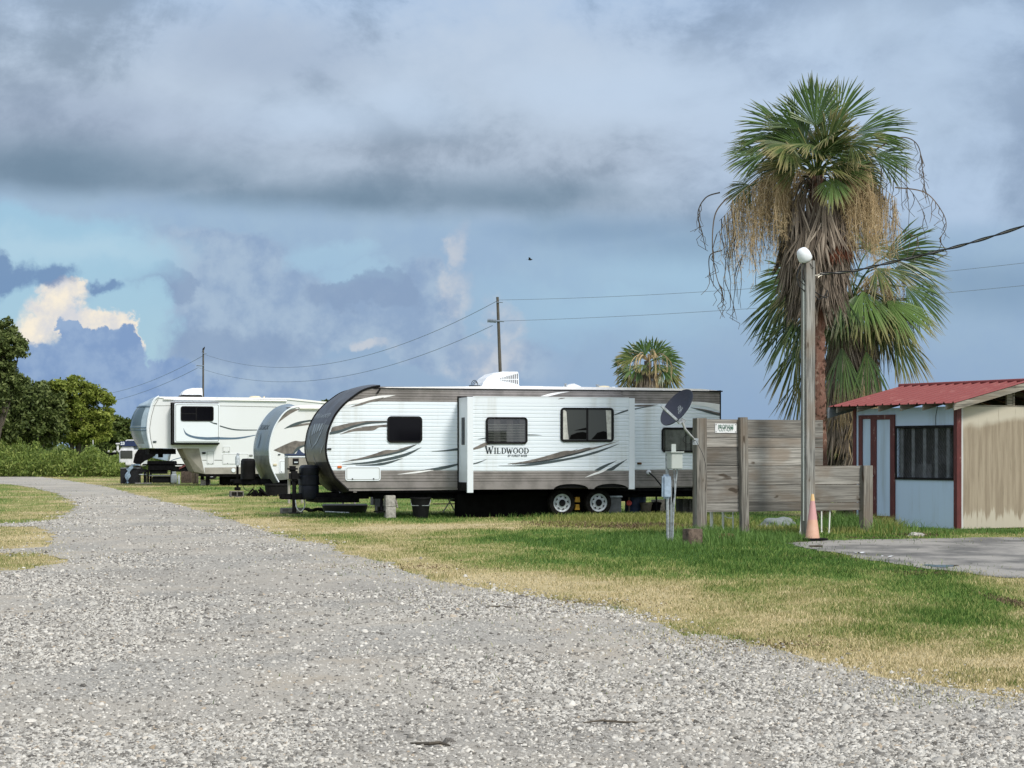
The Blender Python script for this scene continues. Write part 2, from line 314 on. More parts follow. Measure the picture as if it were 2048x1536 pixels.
# ------------------------------------------------------------------ mesh helpers
class MB:
    def __init__(s): s.v = []; s.f = []; s.m = []; s.at = []
    def add(s, vs, fs, mi=0, at=None):
        o = len(s.v); s.v += [tuple(v) for v in vs]; s.f += [tuple(i+o for i in f) for f in fs]; s.m += [mi]*len(fs)
        s.at += at if at is not None else [0.0]*len(vs)
    def box(s, x0, x1, y0, y1, z0, z1, mi=0, T=None, bev=0.0):
        vs = [Vector((x, y, z)) for x in (x0, x1) for y in (y0, y1) for z in (z0, z1)]
        fs = [(0, 1, 3, 2), (4, 6, 7, 5), (0, 4, 5, 1), (2, 3, 7, 6), (0, 2, 6, 4), (1, 5, 7, 3)]
        if bev:
            bm = bmesh.new(); bv = [bm.verts.new(v) for v in vs]
            for f in fs: bm.faces.new([bv[i] for i in f])
            bmesh.ops.bevel(bm, geom=bm.edges[:], offset=bev, segments=2, affect='EDGES')
            bm.verts.index_update(); vs = [v.co.copy() for v in bm.verts]; fs = [tuple(v.index for v in f.verts) for f in bm.faces]; bm.free()
        if T is not None: vs = [T @ v for v in vs]
        s.add(vs, fs, mi)
    def tube(s, pts, r, n=8, mi=0, cap=True):
        pts = [Vector(p) for p in pts]; rs = r if isinstance(r, (list, tuple)) else [r]*len(pts)
        vs = []; fs = []; prev = None
        for i, p in enumerate(pts):
            d = (pts[min(i+1, len(pts)-1)]-pts[max(i-1, 0)]).normalized()
            if prev is None: a = d.orthogonal().normalized()
            else:
                a = prev - d*prev.dot(d)
                a = a.normalized() if a.length > 1e-6 else d.orthogonal().normalized()
            prev = a; b = d.cross(a)
            for k in range(n):
                t = 2*math.pi*k/n; vs.append(p + (a*math.cos(t)+b*math.sin(t))*rs[i])
        for i in range(len(pts)-1):
            for k in range(n): fs.append((i*n+k, i*n+(k+1) % n, (i+1)*n+(k+1) % n, (i+1)*n+k))
        if cap: fs.append(tuple(range(n))[::-1]); fs.append(tuple((len(pts)-1)*n+k for k in range(n)))
        s.add(vs, fs, mi)
    def lathe(s, prof, c=(0, 0, 0), axis='Z', n=24, mi=0, T=None, mf=None):
        vs = []; fs = []; k = len(prof)
        for i in range(n):
            t = 2*math.pi*i/n
            for (r, h) in prof:
                x, y, z = r*math.cos(t), r*math.sin(t), h
                if axis == 'Y': x, y, z = x, h, y
                if axis == 'X': x, y, z = h, x, y
                p = Vector((x, y, z)); p = T @ p if T is not None else p
                vs.append(p+Vector(c))
        o = len(s.v); s.v += [tuple(v) for v in vs]; s.at += [0.0]*len(vs)
        for i in range(n):
            for j in range(k-1):
                s.f.append((o+i*k+j, o+((i+1) % n)*k+j, o+((i+1) % n)*k+j+1, o+i*k+j+1)); s.m.append(mf[j] if mf else mi)
    def prism(s, poly, y0, y1, mi=0, plane='XZ', holes=None, front=True, back=True):
        n = len(poly); conv = (lambda a, b, c: (a, c, b)) if plane == 'XZ' else (lambda a, b, c: (a, b, c))
        tris = tessellate_polygon([[Vector((a, b, 0)) for a, b in poly]])
        vs = [conv(a, b, y0) for a, b in poly] + [conv(a, b, y1) for a, b in poly]; fs = []
        if front: fs += [tuple(t) for t in tris]
        if back: fs += [tuple(i+n for i in t)[::-1] for t in tris]
        fs += [(i, (i+1) % n, (i+1) % n+n, i+n) for i in range(n)]
        s.add(vs, fs, mi)
    def sheet(s, poly, y, mi=0):
        tris = tessellate_polygon([[Vector((a, b, 0)) for a, b in poly]])
        s.add([(a, y, b) for a, b in poly], [tuple(t) for t in tris], mi)
    def build(s, name, mats, parent=None, smooth=False, kind=None, attr=None):
        me = bpy.data.meshes.new(name); me.from_pydata([tuple(v) for v in s.v], [], s.f)
        mats = mats if isinstance(mats, (list, tuple)) else [mats]
        for m in mats: me.materials.append(M[m] if isinstance(m, str) else m)
        me.polygons.foreach_set('material_index', s.m)
        if attr:
            a = me.attributes.new(attr, 'FLOAT', 'POINT'); a.data.foreach_set('value', np.array(s.at, dtype=np.float32))
        if smooth is not False:
            me.polygons.foreach_set('use_smooth', [True]*len(me.polygons))
            if smooth is not True: me.set_sharp_from_angle(angle=R(smooth))
        me.update()
        o = bpy.data.objects.new(name, me); col.objects.link(o)
        if parent is not None: o.parent = parent
        if kind: o['kind'] = kind
        return o
def npmesh(name, V, Fc, mats, parent=None, mi=None, attrs=None, nper=None):
    me = bpy.data.meshes.new(name); k = Fc.shape[1]
    me.vertices.add(len(V)); me.vertices.foreach_set('co', V.astype(np.float32).ravel())
    me.loops.add(Fc.size); me.loops.foreach_set('vertex_index', Fc.astype(np.int32).ravel())
    me.polygons.add(len(Fc)); me.polygons.foreach_set('loop_start', np.arange(0, Fc.size, k, dtype=np.int32))
    for m in (mats if isinstance(mats, list) else [mats]): me.materials.append(M[m] if isinstance(m, str) else m)
    if mi is not None: me.polygons.foreach_set('material_index', mi.astype(np.int32))
    for an, av in (attrs or {}).items():
        a = me.attributes.new(an, 'FLOAT', 'POINT'); a.data.foreach_set('value', av.astype(np.float32))
    me.update(calc_edges=True); me.validate()
    o = bpy.data.objects.new(name, me); col.objects.link(o)
    if parent is not None: o.parent = parent
    return o
def tag(o, label=None, cat=None, group=None, kind=None):
    if label: o['label'] = label
    if cat: o['category'] = cat
    if group: o['group'] = group
    if kind: o['kind'] = kind
    return o
def thing(name, label, cat, loc=(0, 0, 0), rz=0, group=None):
    o = bpy.data.objects.new(name, None); col.objects.link(o); o.location = loc; o.rotation_euler = (0, 0, rz); o.empty_display_size = .3
    return tag(o, label, cat, group)
def P(px, py, D): return Vector(((px-1024)/F*D, D, CH+(HZ-py)/F*D))
def G(px, py):
    D = CH*F/(py-HZ); return Vector(((px-1024)/F*D, D, 0))
class Frame:
    def __init__(s, X, Y, th):
        s.X, s.Y, s.th, s.c, s.s = X, Y, R(th), math.cos(R(th)), math.sin(R(th))
    def tz(s, px, py, d=0.0):
        u = (px-1024)/F
        t = (u*(s.Y-s.c*d)-s.X-s.s*d)/(s.c-u*s.s); D = s.Y+s.s*t-s.c*d
        return t, CH+(HZ-py)/F*D
    def w(s, t, d, z): return Vector((s.X+s.c*t+s.s*d, s.Y+s.s*t-s.c*d, z))
    def poly(s, pts, d=0.0): return [s.tz(x, y, d) for x, y in pts]
def rrect(x0, x1, z0, z1, r, n=5):
    o = []
    for cx, cz, a in ((x1-r, z1-r, 0), (x0+r, z1-r, 90), (x0+r, z0+r, 180), (x1-r, z0+r, 270)):
        for k in range(n+1):
            t = R(a+90*k/n); o.append((cx+r*math.cos(t), cz+r*math.sin(t)))
    return o
def ringmesh(mb, outer, inner, y0, y1, mi=0):
    n = len(outer)
    vs = [(a, y0, b) for a, b in outer]+[(a, y0, b) for a, b in inner]+[(a, y1, b) for a, b in outer]+[(a, y1, b) for a, b in inner]
    fs = []
    for i in range(n):
        j = (i+1) % n
        fs += [(i, j, n+j, n+i), (2*n+i, 2*n+j, j, i), (n+i, n+j, 3*n+j, 3*n+i), (2*n+j, 2*n+i, 3*n+i, 3*n+j)]
    mb.add(vs, fs, mi)
def smooth_pts(pts, n=6, closed=False):
    out = []; N = len(pts)
    for i in range(N-1):
        p0 = pts[max(i-1, 0)]; p1 = pts[i]; p2 = pts[i+1]; p3 = pts[min(i+2, N-1)]
        for k in range(n):
            t = k/n
            out.append(tuple(.5*((2*b)+(c-a)*t+(2*a-5*b+4*c-d)*t*t+(-a+3*b-3*c+d)*t**3) for a, b, c, d in zip(p0, p1, p2, p3)))
    out.append(tuple(pts[-1])); return out
def window(parent, fr, px0, px1, py0, py1, d, glass='glassk', fw=.045, r=.09, name='window', fm='black', depth=.03):
    """rounded RV window traced on a wall plane d metres out of the frame's side"""
    x0, z1 = fr.tz(px0, py0, d); x1, z0 = fr.tz(px1, py1, d)
    y = -d
    mb = MB(); ringmesh(mb, rrect(x0, x1, z0, z1, r), rrect(x0+fw, x1-fw, z0+fw, z1-fw, max(.02, r-fw)), y-depth, y+.01)
    f = mb.build(name, fm, parent)
    mb = MB(); mb.prism(rrect(x0+fw*.9, x1-fw*.9, z0+fw*.9, z1-fw*.9, max(.02, r-fw)), y-depth*.6, y-.004); mb.build('pane', glass, f)
    return f, x0, x1, z0, z1
def textmesh(name, body, size, parent, M4, mat, sx_=1.0, bold=0.0, shear=0.0, ext=.002):
    cu = bpy.data.curves.new(name, 'FONT'); cu.body = body; cu.size = size; cu.extrude = ext; cu.offset = bold; cu.shear = shear; cu.align_x = 'CENTER'; cu.align_y = 'CENTER'
    cu.resolution_u = 3
    to = bpy.data.objects.new('tmp', cu); col.objects.link(to); dg = bpy.context.evaluated_depsgraph_get(); dg.update()
    me = bpy.data.meshes.new_from_object(to.evaluated_get(dg)); bpy.data.objects.remove(to)
    me.name = name; me.transform(M4 @ Matrix.Diagonal((sx_, 1, 1, 1))); me.materials.clear(); me.materials.append(M[mat])
    o = bpy.data.objects.new(name, me); col.objects.link(o); o.parent = parent; return o
UPX = Matrix.Rotation(R(90), 4, 'X')      # text lying in XZ, facing -Y
# ================================================================== GROUND
def vnoise(x, y, seed=0):                       # smooth 2D value noise
    xi = np.floor(x).astype(np.int64); yi = np.floor(y).astype(np.int64); xf = x-xi; yf = y-yi
    def h(a, b):
        n = (a*374761393 + b*668265263 + seed*1442695041) & 0x7fffffff
        n = ((n ^ (n >> 13))*1274126177) & 0x7fffffff
        return ((n ^ (n >> 16)) & 0xffff)/65535.0
    u = xf*xf*(3-2*xf); v = yf*yf*(3-2*yf)
    return (h(xi, yi)*(1-u)+h(xi+1, yi)*u)*(1-v)+(h(xi, yi+1)*(1-u)+h(xi+1, yi+1)*u)*v
def fbm(x, y, o=4, seed=0):
    t = 0; a = .5; s = 0
    for i in range(o): t = t+a*vnoise(x*2**i+i*17.3, y*2**i-i*9.1, seed+i); s += a; a *= .55
    return t/s
RR = [(-400, 947), (-60, 948), (60, 951), (130, 960), (210, 973), (300, 996), (400, 1021), (480, 1046), (560, 1073), (640, 1087), (700, 1110), (784, 1126), (840, 1156), (979, 1179), (1049, 1195), (1153, 1211), (1258, 1229), (1345, 1268), (1400, 1264), (1505, 1293), (1609, 1315), (1697, 1345), (1801, 1363), (1923, 1380), (2048, 1398), (2300, 1440)]
RL = [(-400, 970), (0, 967), (60, 974), (110, 986), (150, 1004), (146, 1024), (110, 1039), (40, 1047), (-200, 1049), (-200, 1053), (50, 1054), (95, 1060), (112, 1077), (90, 1094), (0, 1099), (-200, 1100), (-200, 1105), (10, 1106), (90, 1109), (122, 1121), (96, 1134), (0, 1142), (-400, 1150)]
def gxy(p): g = G(*p); return (g.x, g.y)
rr = [gxy(p) for p in RR]; rl = [gxy(p) for p in RL]
def jitter(pl, step, amp, seed):
    out = []
    for a, b in zip(pl[:-1], pl[1:]):
        L = math.dist(a, b); n = max(1, int(L/step))
        for k in range(n):
            t = k/n; out.append([a[0]+(b[0]-a[0])*t, a[1]+(b[1]-a[1])*t])
    out.append(list(pl[-1])); q = np.array(out)
    sx_ = (fbm(q[:, 0]*1.4, q[:, 1]*1.4, 4, seed)-.5)*amp; sy_ = (fbm(q[:, 0]*1.4+50, q[:, 1]*1.4, 4, seed)-.5)*amp*1.6
    q[:, 0] += sx_; q[:, 1] += sy_
    return q
ra = jitter(rr, .22, .5, 3); la = jitter(rl, .3, .6, 5)
road_poly = np.vstack([ra, [[14, 4], [14, -12], [-24, -12], [-24, 20]], la[::-1]])
def inside(poly, x, y):
    r = np.zeros(x.shape, bool); n = len(poly); j = n-1
    for i in range(n):
        xi, yi = poly[i]; xj, yj = poly[j]
        if (yi == yj): j = i; continue
        c = ((yi > y) != (yj > y)) & (x < (xj-xi)*(y-yi)/(yj-yi)+xi); r ^= c; j = i
    return r
def dist_to(pl, x, y):
    d = np.full(x.shape, 1e9)
    for (ax, ay), (bx, by) in zip(pl[:-1], pl[1:]):
        ex, ey = bx-ax, by-ay; t = np.clip(((x-ax)*ex+(y-ay)*ey)/(ex*ex+ey*ey+1e-9), 0, 1)
        d = np.minimum(d, np.hypot(x-ax-t*ex, y-ay-t*ey))
    return d
slab_px = [(1556, 1087), (1640, 1081), (1800, 1078), (2048, 1076), (2500, 1074), (2700, 1150), (2048, 1157), (1950, 1152), (1850, 1139), (1780, 1126), (1700, 1112), (1600, 1095)]
slab = [gxy(p) for p in slab_px]
def pxof(x, y): return 1024+F*x/y, HZ+CH*F/y
def gauss(px, py, cx, cy, rx, ry): return np.exp(-((px-cx)/rx)**2-((py-cy)/ry)**2)
def dryness(x, y):                               # 0 lush green .. 1 straw
    px, py = pxof(x, np.maximum(y, 5)); d = np.minimum(dist_to(rr, x, y), dist_to(rl, x, y))
    w = .9+y*.012
    v = .50+.30*np.exp(-(d/(w*1.3))**2)
    v += (fbm(x*.55, y*.22, 4, 9)-.5)*.8+(fbm(x*2.2, y*1.1, 4, 19)-.5)*.95
    v += (fbm(x*.16+9, y*.07, 3, 21)-.5)*.55
    g = lambda *a: gauss(px, py, *a)
    v -= .34*g(1250, 1110, 380, 36)+.42*g(1900, 1240, 230, 50)+.28*g(1450, 1080, 260, 40)+.30*g(1750, 1150, 260, 40)+.22*g(1000, 1085, 300, 20)+.3*g(800, 1035, 260, 10)+.25*g(1200, 1037, 200, 8)
    v += .30*g(1320, 1190, 260, 22)+.30*g(760, 1060, 240, 12)+.15*g(1300, 1240, 330, 30)+.4*g(1000, 1160, 200, 18)+.3*g(1800, 1320, 330, 26)+.35*g(1150, 1052, 300, 5)+.3*g(900, 1053, 260, 7)+.3*g(2050, 1210, 40, 40)
    v -= .12*(px < 220)+.18*g(700, 985, 500, 22)
    return np.clip(v, 0, 1)
gl_x = np.concatenate([[-3000, -1200, -500, -220, -120, -80, -60], np.arange(-48, 26, .5), [32, 60, 120, 220, 500, 1200, 3000]])
gl_y = np.concatenate([[-400, -60, -12, 0, 5], np.arange(9, 60, .45), np.arange(60, 200, 1.5), [215, 260, 350, 500, 900, 1800, 5000]])
gx, gy = np.meshgrid(gl_x, gl_y); V = np.stack([gx.ravel(), gy.ravel(), np.zeros(gx.size)], 1)
nx, ny = len(gl_x), len(gl_y); ii = (np.arange(ny-1)[:, None]*nx+np.arange(nx-1)[None]).ravel()
dry = dryness(V[:, 0], V[:, 1])
def grasscol(t, v, kind='blade'):
    return ramp(v, [(0, (.048, .105, .020)), (.22, (.090, .165, .034)), (.42, (.155, .212, .056)), (.62, (.245, .248, .092)), (.84, (.375, .320, .165)), (1, (.48, .41, .25))])
m, t, b = newmat('lawn_soil'); M['lawn'] = m
co = objco(t); a = t.nodes.new('ShaderNodeAttribute'); a.attribute_name = 'dry'; dv = S(a.outputs['Fac'])
nn = noise(co, 2.2, 6, .65); nn2 = noise(co, 30, 4, .7); nn3 = noise(mapv(t, co, (1, .35, 1)), .55, 5, .6)
cc = grasscol(t, S.m('ADD', dv + (nn-.5)*.5, (nn2-.5)*.5 + (nn3-.5)*.35, clamp=True))
cc = mixc(mapr(nn2, .5, .3, 0, .6), cc, (.035, .034, .02))
setin(b, t, 'Base Color', cc); b.inputs['Roughness'].default_value = .95; b.inputs['Specular IOR Level'].default_value = .1
bump(t, b, nn2, .6, .03)
g = npmesh('ground', V, np.stack([ii, ii+1, ii+nx+1, ii+nx], 1), 'lawn', attrs={'dry': dry}); tag(g, kind='structure')
# ---- gravel road
def gravelmat(name):
    m, t, b = newmat(name); M[name] = m; co = objco(t)
    def vor(sc__, feat='F1', rnd=1.0):
        v = t.nodes.new('ShaderNodeTexVoronoi'); v.feature = feat; v.inputs['Scale'].default_value = sc__; t.links.new(dc, v.inputs['Vector']); v.inputs['Randomness'].default_value = rnd; return v
    dvn = t.nodes.new('ShaderNodeVectorMath'); dvn.operation = 'MULTIPLY_ADD'; t.links.new(noise(co, 60, 3, .6, color=True), dvn.inputs[0]); dvn.inputs[1].default_value = (.02, .02, .02); t.links.new(co, dvn.inputs[2]); dc = dvn.outputs[0]
    v1 = vor(36); e1 = vor(36, 'DISTANCE_TO_EDGE'); v2 = vor(78); e2 = vor(78, 'DISTANCE_TO_EDGE')
    sp = t.nodes.new('ShaderNodeSeparateColor'); t.links.new(v1.outputs['Color'], sp.inputs[0]); r1 = S(sp.outputs[0]); r1b = S(sp.outputs[1])
    sp2 = t.nodes.new('ShaderNodeSeparateColor'); t.links.new(v2.outputs['Color'], sp2.inputs[0]); r2 = S(sp2.outputs[0])
    s1 = ramp(r1, [(0, (.08, .08, .075)), (.2, (.21, .207, .195)), (.55, (.40, .39, .36)), (.85, (.55, .54, .50)), (1, (.62, .61, .57))])
    s1 = mixc(mapr(r1b, .8, 1, 0, .5), s1, (.33, .27, .20))
    s1 = mixc(mapr(S(e1.outputs['Distance']), .05, .0, 0, .75), s1, (.12, .115, .105))
    s2 = ramp(r2, [(0, (.15, .147, .136)), (.5, (.37, .36, .33)), (1, (.55, .535, .49))])
    s2 = mixc(mapr(S(e2.outputs['Distance']), .07, .0, 0, .6), s2, (.24, .22, .195))
    nz = noise(co, .5, 5, .6); nf = noise(co, 14, 6, .7); wv = noise(mapv(t, co, (1, .3, 1)), .42, 4, .6)
    dust = mixc(mapr(nf, .3, .7), (.33, .312, .275), (.47, .445, .395))
    dust = mixc(mapr(noise(co, .9, 4), .5, .7, 0, .5), dust, (.38, .325, .25))
    fine = mixc(mapr(nz, .42, .55), s2, dust)
    pm = mapr(wv*.6+nf*.25+r2*.15, .50, .62)
    cc = mixc(pm, fine, s1)
    cc = mixc(mapr(noise(co, .16, 3), .4, .62, 0, .28), cc, (.34, .31, .27))
    setin(b, t, 'Base Color', cc); b.inputs['Roughness'].default_value = .95; b.inputs['Specular IOR Level'].default_value = .15
    h = S(e1.outputs['Distance'])*pm*2.0 + S(e2.outputs['Distance'])*.8 + nf*.15
    bump(t, b, h, .6, .02); return m
gravelmat('gravel')
def flatpoly(name, poly, z, mat, kind):
    tris = tessellate_polygon([[Vector((x, y, 0)) for x, y in poly]])
    return tag(npmesh(name, np.array([(x, y, z) for x, y in poly]), np.array(tris), mat), kind=kind)
flatpoly('gravel_road', [tuple(p) for p in road_poly], .006, 'gravel', 'structure')
# ---- concrete slab
m, t, b = newmat('old_concrete'); M['slab'] = m; co = objco(t)
nz = noise(mapv(t, co, (1, .6, 1)), .9, 7, .62); nf = noise(co, 40, 4, .7); n3 = noise(co, 3.2, 6, .6, dist=1.5)
cc = mixc(mapr(nz, .36, .6), (.105, .102, .096), (.31, .295, .27)); cc = mixc(mapr(nf, .3, .7, 0, .35), cc, (.12, .12, .115))
vr = t.nodes.new('ShaderNodeTexVoronoi'); vr.feature = 'DISTANCE_TO_EDGE'; vr.inputs['Scale'].default_value = .55; t.links.new(mapv(t, noise(co, .8, 4, .6, color=True), (1, 1, 1)), vr.inputs['Vector'])
vm_ = t.nodes.new('ShaderNodeVectorMath'); vm_.operation = 'MULTIPLY_ADD'; t.links.new(noise(co, 1.5, 4, .6, color=True), vm_.inputs[0]); vm_.inputs[1].default_value = (.4, .4, .4); t.links.new(co, vm_.inputs[2]); t.links.new(vm_.outputs[0], vr.inputs['Vector'])
cc = mixc(mapr(S(vr.outputs['Distance']), .012, .0, 0, .8), cc, (.05, .055, .04)); cc = mixc(mapr(n3, .6, .68, 0, .5), cc, (.09, .10, .085))
setin(b, t, 'Base Color', cc); b.inputs['Roughness'].default_value = .8; bump(t, b, nf+nz, .3, .01)
slabj = jitter(slab+[slab[0]], .10, .55, 8)[:-1]
flatpoly('concrete_slab', [tuple(p) for p in slabj], .007, 'slab', 'structure')
m, t, b = newmat('puddle_water'); setin(b, t, 'Base Color', (.03, .035, .035)); b.inputs['Roughness'].default_value = .03; M['puddle'] = m
c = G(1880, 1133); pts = []
for k in range(48):
    a_ = 2*math.pi*k/48; r_ = 1+.25*math.sin(3*a_+1)+.15*math.sin(7*a_); pts.append((c.x+.20*r_*math.cos(a_), c.y+.30*r_*math.sin(a_)))
flatpoly('puddle', pts, .011, 'puddle', 'structure')
# ---- loose stones on the gravel (one mesh of crushed stone)
def stones(name, cx, cy, size, mat, label=None, cat=None):
    n = len(cx)
    base = np.array([(-1, -1, -.2), (1, -1, -.2), (1, 1, -.2), (-1, 1, -.2), (-.6, -.6, 1), (.6, -.7, .9), (.5, .6, 1), (-.7, .5, .8)], float)
    q = base[None]*(1+rng.uniform(-.38, .38, (n, 8, 3)))
    a_ = rng.uniform(0, 6.28, n); ca, sa = np.cos(a_)[:, None], np.sin(a_)[:, None]
    sxy = size[:, None]*rng.uniform(.7, 1.35, (n, 1)); sy2 = size[:, None]*rng.uniform(.55, 1.0, (n, 1)); szz = size[:, None]*rng.uniform(.45, .95, (n, 1))
    X = q[..., 0]*sxy*.5; Y = q[..., 1]*sy2*.5; Z = q[..., 2]*szz*.5
    tl = rng.uniform(-.4, .4, (n, 1)); Z = Z+X*tl
    V = np.stack([cx[:, None]+X*ca-Y*sa, cy[:, None]+X*sa+Y*ca, .007+np.maximum(Z, -.002)], -1).reshape(-1, 3)
    fb = np.array([(4, 5, 6, 7), (0, 1, 5, 4), (1, 2, 6, 5), (2, 3, 7, 6), (3, 0, 4, 7)]); Fc = (fb[None]+8*np.arange(n)[:, None, None]).reshape(-1, 4)
    return npmesh(name, V, Fc, mat)
m, t, b = newmat('crushed_limestone'); M['stone'] = m; isl = island(t); co = objco(t)
cc = ramp(isl, [(0, (.05, .048, .045)), (.22, (.20, .195, .18)), (.5, (.38, .372, .345)), (.78, (.52, .51, .47)), (.95, (.66, .645, .595)), (1, (.33, .26, .18))])
nf = noise(co, 90, 3, .6); cc = mixc(mapr(nf, .3, .7, 0, .35), cc, (.30, .28, .25)); setin(b, t, 'Base Color', cc); b.inputs['Roughness'].default_value = .92; b.inputs['Specular IOR Level'].default_value = .2
def samp(n, y0, y1, pw):
    y = (y0**pw+rng.random(n)*(y1**pw-y0**pw))**(1/pw); x = (rng.random(n)*2-1)*.268*y; return x, y
x, y = samp(560000, 9.2, 70, -.9)
px_, py_ = pxof(x, y); den = fbm(x*.55, y*.30, 5, 31)-.22*gauss(px_, py_, 600, 1165, 420, 18)-.16*gauss(px_, py_, 930, 1388, 160, 14)-.15*gauss(px_, py_, 180, 1385, 220, 22)-.16*gauss(px_, py_, 830, 1492, 150, 16)-.14*gauss(px_, py_, 1750, 1440, 320, 18)-.12*gauss(px_, py_, 350, 1090, 300, 22)-.1*gauss(px_, py_, 300, 1245, 300, 10)+.08*gauss(px_, py_, 1300, 1300, 300, 50)+.06*gauss(px_, py_, 200, 1300, 200, 30)+.45*(fbm(x*4, y*4, 3, 40)-.5); keep = (rng.random(len(x)) < np.clip((den-.44)*5.0, .10, 1)) & inside(road_poly, x+rng.normal(0, .2, len(x)), y+rng.normal(0, .6, len(x)))
x, y = x[keep], y[keep]; sz = rng.lognormal(math.log(.0132), .40, len(x))*(1+.020*(y-9)); big = rng.random(len(x)) < .002; sz[big] *= 1.6
tag(stones('loose_gravel', x, y, np.minimum(sz, .055), 'stone'), 'pale grey crushed limestone scattered over the gravel lot', 'gravel', kind='stuff')
# stones spilled into the grass edge
# ---- grass blades
m, t, b = newmat('grass_blades'); M['blades'] = m; isl = island(t); a = t.nodes.new('ShaderNodeAttribute'); a.attribute_name = 'dry'; dv = S(a.outputs['Fac'])
cc = grasscol(t, S.m('ADD', dv + (isl-.5)*.75, .03, clamp=True)); n_ = t.nodes.new('ShaderNodeVectorMath'); n_.operation = 'SCALE'; t.links.new(cc, n_.inputs[0]); t.links.new(mapr(isl, 0, 1, .75, 1.55, False).x, n_.inputs['Scale'])
setin(b, t, 'Base Color', n_.outputs[0]); b.inputs['Roughness'].default_value = .75; b.inputs['Specular IOR Level'].default_value = .15
tl = t.nodes.new('ShaderNodeBsdfTranslucent'); t.links.new(n_.outputs[0], tl.inputs[0]); mx = t.nodes.new('ShaderNodeMixShader'); mx.inputs[0].default_value = .25
t.links.new(b.outputs[0], mx.inputs[1]); t.links.new(tl.outputs[0], mx.inputs[2]); t.links.new(mx.outputs[0], t.nodes['Material Output'].inputs[0])
def blades(name, x, y, h, w, mat='blades', lean=.5, attrs=True, z0=0.0):
    n = len(x); a_ = rng.uniform(0, 6.28, n); la_ = rng.uniform(0, 6.28, n); ll = rng.uniform(.1, 1, n)*lean*h
    hx, hy = np.cos(a_)*w*.5, np.sin(a_)*w*.5; ox, oy = np.cos(la_)*ll, np.sin(la_)*ll; z = np.zeros(n)+z0
    V = np.stack([np.stack([x-hx, y-hy, z], 1), np.stack([x+hx, y+hy, z], 1), np.stack([x+hx*.7+ox*.35, y+hy*.7+oy*.35, z+h*.6], 1), np.stack([x-hx*.7+ox*.35, y-hy*.7+oy*.35, z+h*.6], 1), np.stack([x+ox, y+oy, z+h*rng.uniform(.8, 1, n)], 1)], 1).reshape(-1, 3)
    k = 5*np.arange(n)[:, None]; T = np.concatenate([k+np.array([[0, 1, 2]]), k+np.array([[0, 2, 3]]), k+np.array([[3, 2, 4]])], 0)
    at = {'dry': np.repeat(dryness(x, y), 5)} if attrs else {}
    return npmesh(name, V, T, mat, attrs=at)
slabA = np.array(slab)
def lawn(n, y0, y1, pw):
    x, y = samp(n, y0, y1, pw); ex_ = rng.exponential(1, n); k = ~inside(road_poly, x+rng.normal(0, .26, n)*ex_, y+rng.normal(0, .75, n)*ex_) & ~inside(slabj, x+rng.normal(0, .16, n)*ex_, y+rng.normal(0, .5, n)*ex_)
    return x[k], y[k]
x1, y1 = lawn(430000, 12, 52, -.5); x2, y2 = lawn(90000, 52, 150, .3)
x = np.concatenate([x1, x2]); y = np.concatenate([y1, y2]); dd = dryness(x, y)
h = rng.uniform(.018, .05, len(x))*(1.25-.7*dd)*(.6+1.3*fbm(x*2.6, y*2.0, 2, 55)**1.5)*(1+.9*np.clip(fbm(x*.5, y*.5, 3, 77)-.5, 0, 1))*np.where(y > 52, 1.3, 1); wd = rng.uniform(.004, .008, len(x))*(1+np.maximum(y-20, 0)*.03)
tag(blades('lawn_grass', x, y, h, wd, lean=1.1), 'short mown grass, straw coloured by the gravel and greener towards the trailers', 'grass', kind='stuff')
def tuft_field(name, spots, mat, label, cat='weeds'):
    X, Y, H, Wd = [], [], [], []
    for (px, py, rx, ry, n, h0, h1, w) in spots:
        c = G(px, py); k = F/c.y; sx__ = rx/k; sy__ = ry*c.y/(py-HZ)
        X.append(c.x+rng.normal(0, sx__*.5, n)); Y.append(c.y+rng.normal(0, sy__*.5, n)); H.append(rng.uniform(h0, h1, n)); Wd.append(np.full(n, w))
    X, Y, H, Wd = map(np.concatenate, (X, Y, H, Wd)); k = ~inside(slabj, X, Y)
    return tag(blades(name, X[k], Y[k], H[k], Wd[k], mat, lean=.9, attrs=False), label, cat, kind='stuff')
tuft_field('green_weeds', [(1425, 1080, 60, 10, 1500, .10, .32, .012), (1330, 1088, 120, 14, 2200, .06, .16, .01), (1510, 1078, 110, 10, 2200, .06, .18, .01), (1700, 1058, 45, 8, 1300, .15, .42, .012), (1760, 1062, 60, 8, 1000, .1, .3, .012), (1850, 1063, 60, 3, 700, .05, .12, .01), (2000, 1066, 120, 3, 1800, .04, .12, .01), (1120, 1032, 120, 4, 1500, .06, .16, .014), (1230, 1033, 80, 4, 800, .06, .16, .014), (1000, 1032, 300, 3, 2200, .04, .13, .014), (1610, 1085, 60, 4, 500, .05, .14, .01), (2030, 1150, 40, 4, 260, .1, .3, .01), (800, 1032, 300, 3, 1500, .04, .1, .014), (1580, 1050, 90, 8, 1400, .08, .22, .012)], 'weedg', 'rank green weeds growing round the fence posts, block and trailer wheels')
tuft_field('yellow_weeds', [(1230, 1041, 130, 4, 2600, .08, .2, .016), (1330, 1040, 110, 4, 1800, .08, .22, .016), (1370, 1046, 60, 5, 900, .08, .2, .014), (1765, 1062, 32, 6, 700, .15, .38, .012), (1720, 1066, 70, 5, 700, .06, .18, .012), (1180, 1050, 120, 5, 1200, .04, .1, .014), (1560, 1062, 100, 6, 900, .06, .15, .012), (1340, 1060, 90, 6, 700, .05, .12, .012), (1440, 1050, 110, 6, 1200, .08, .2, .014)], 'weedy', 'yellowing weeds along the trailer side and beside the shed door')
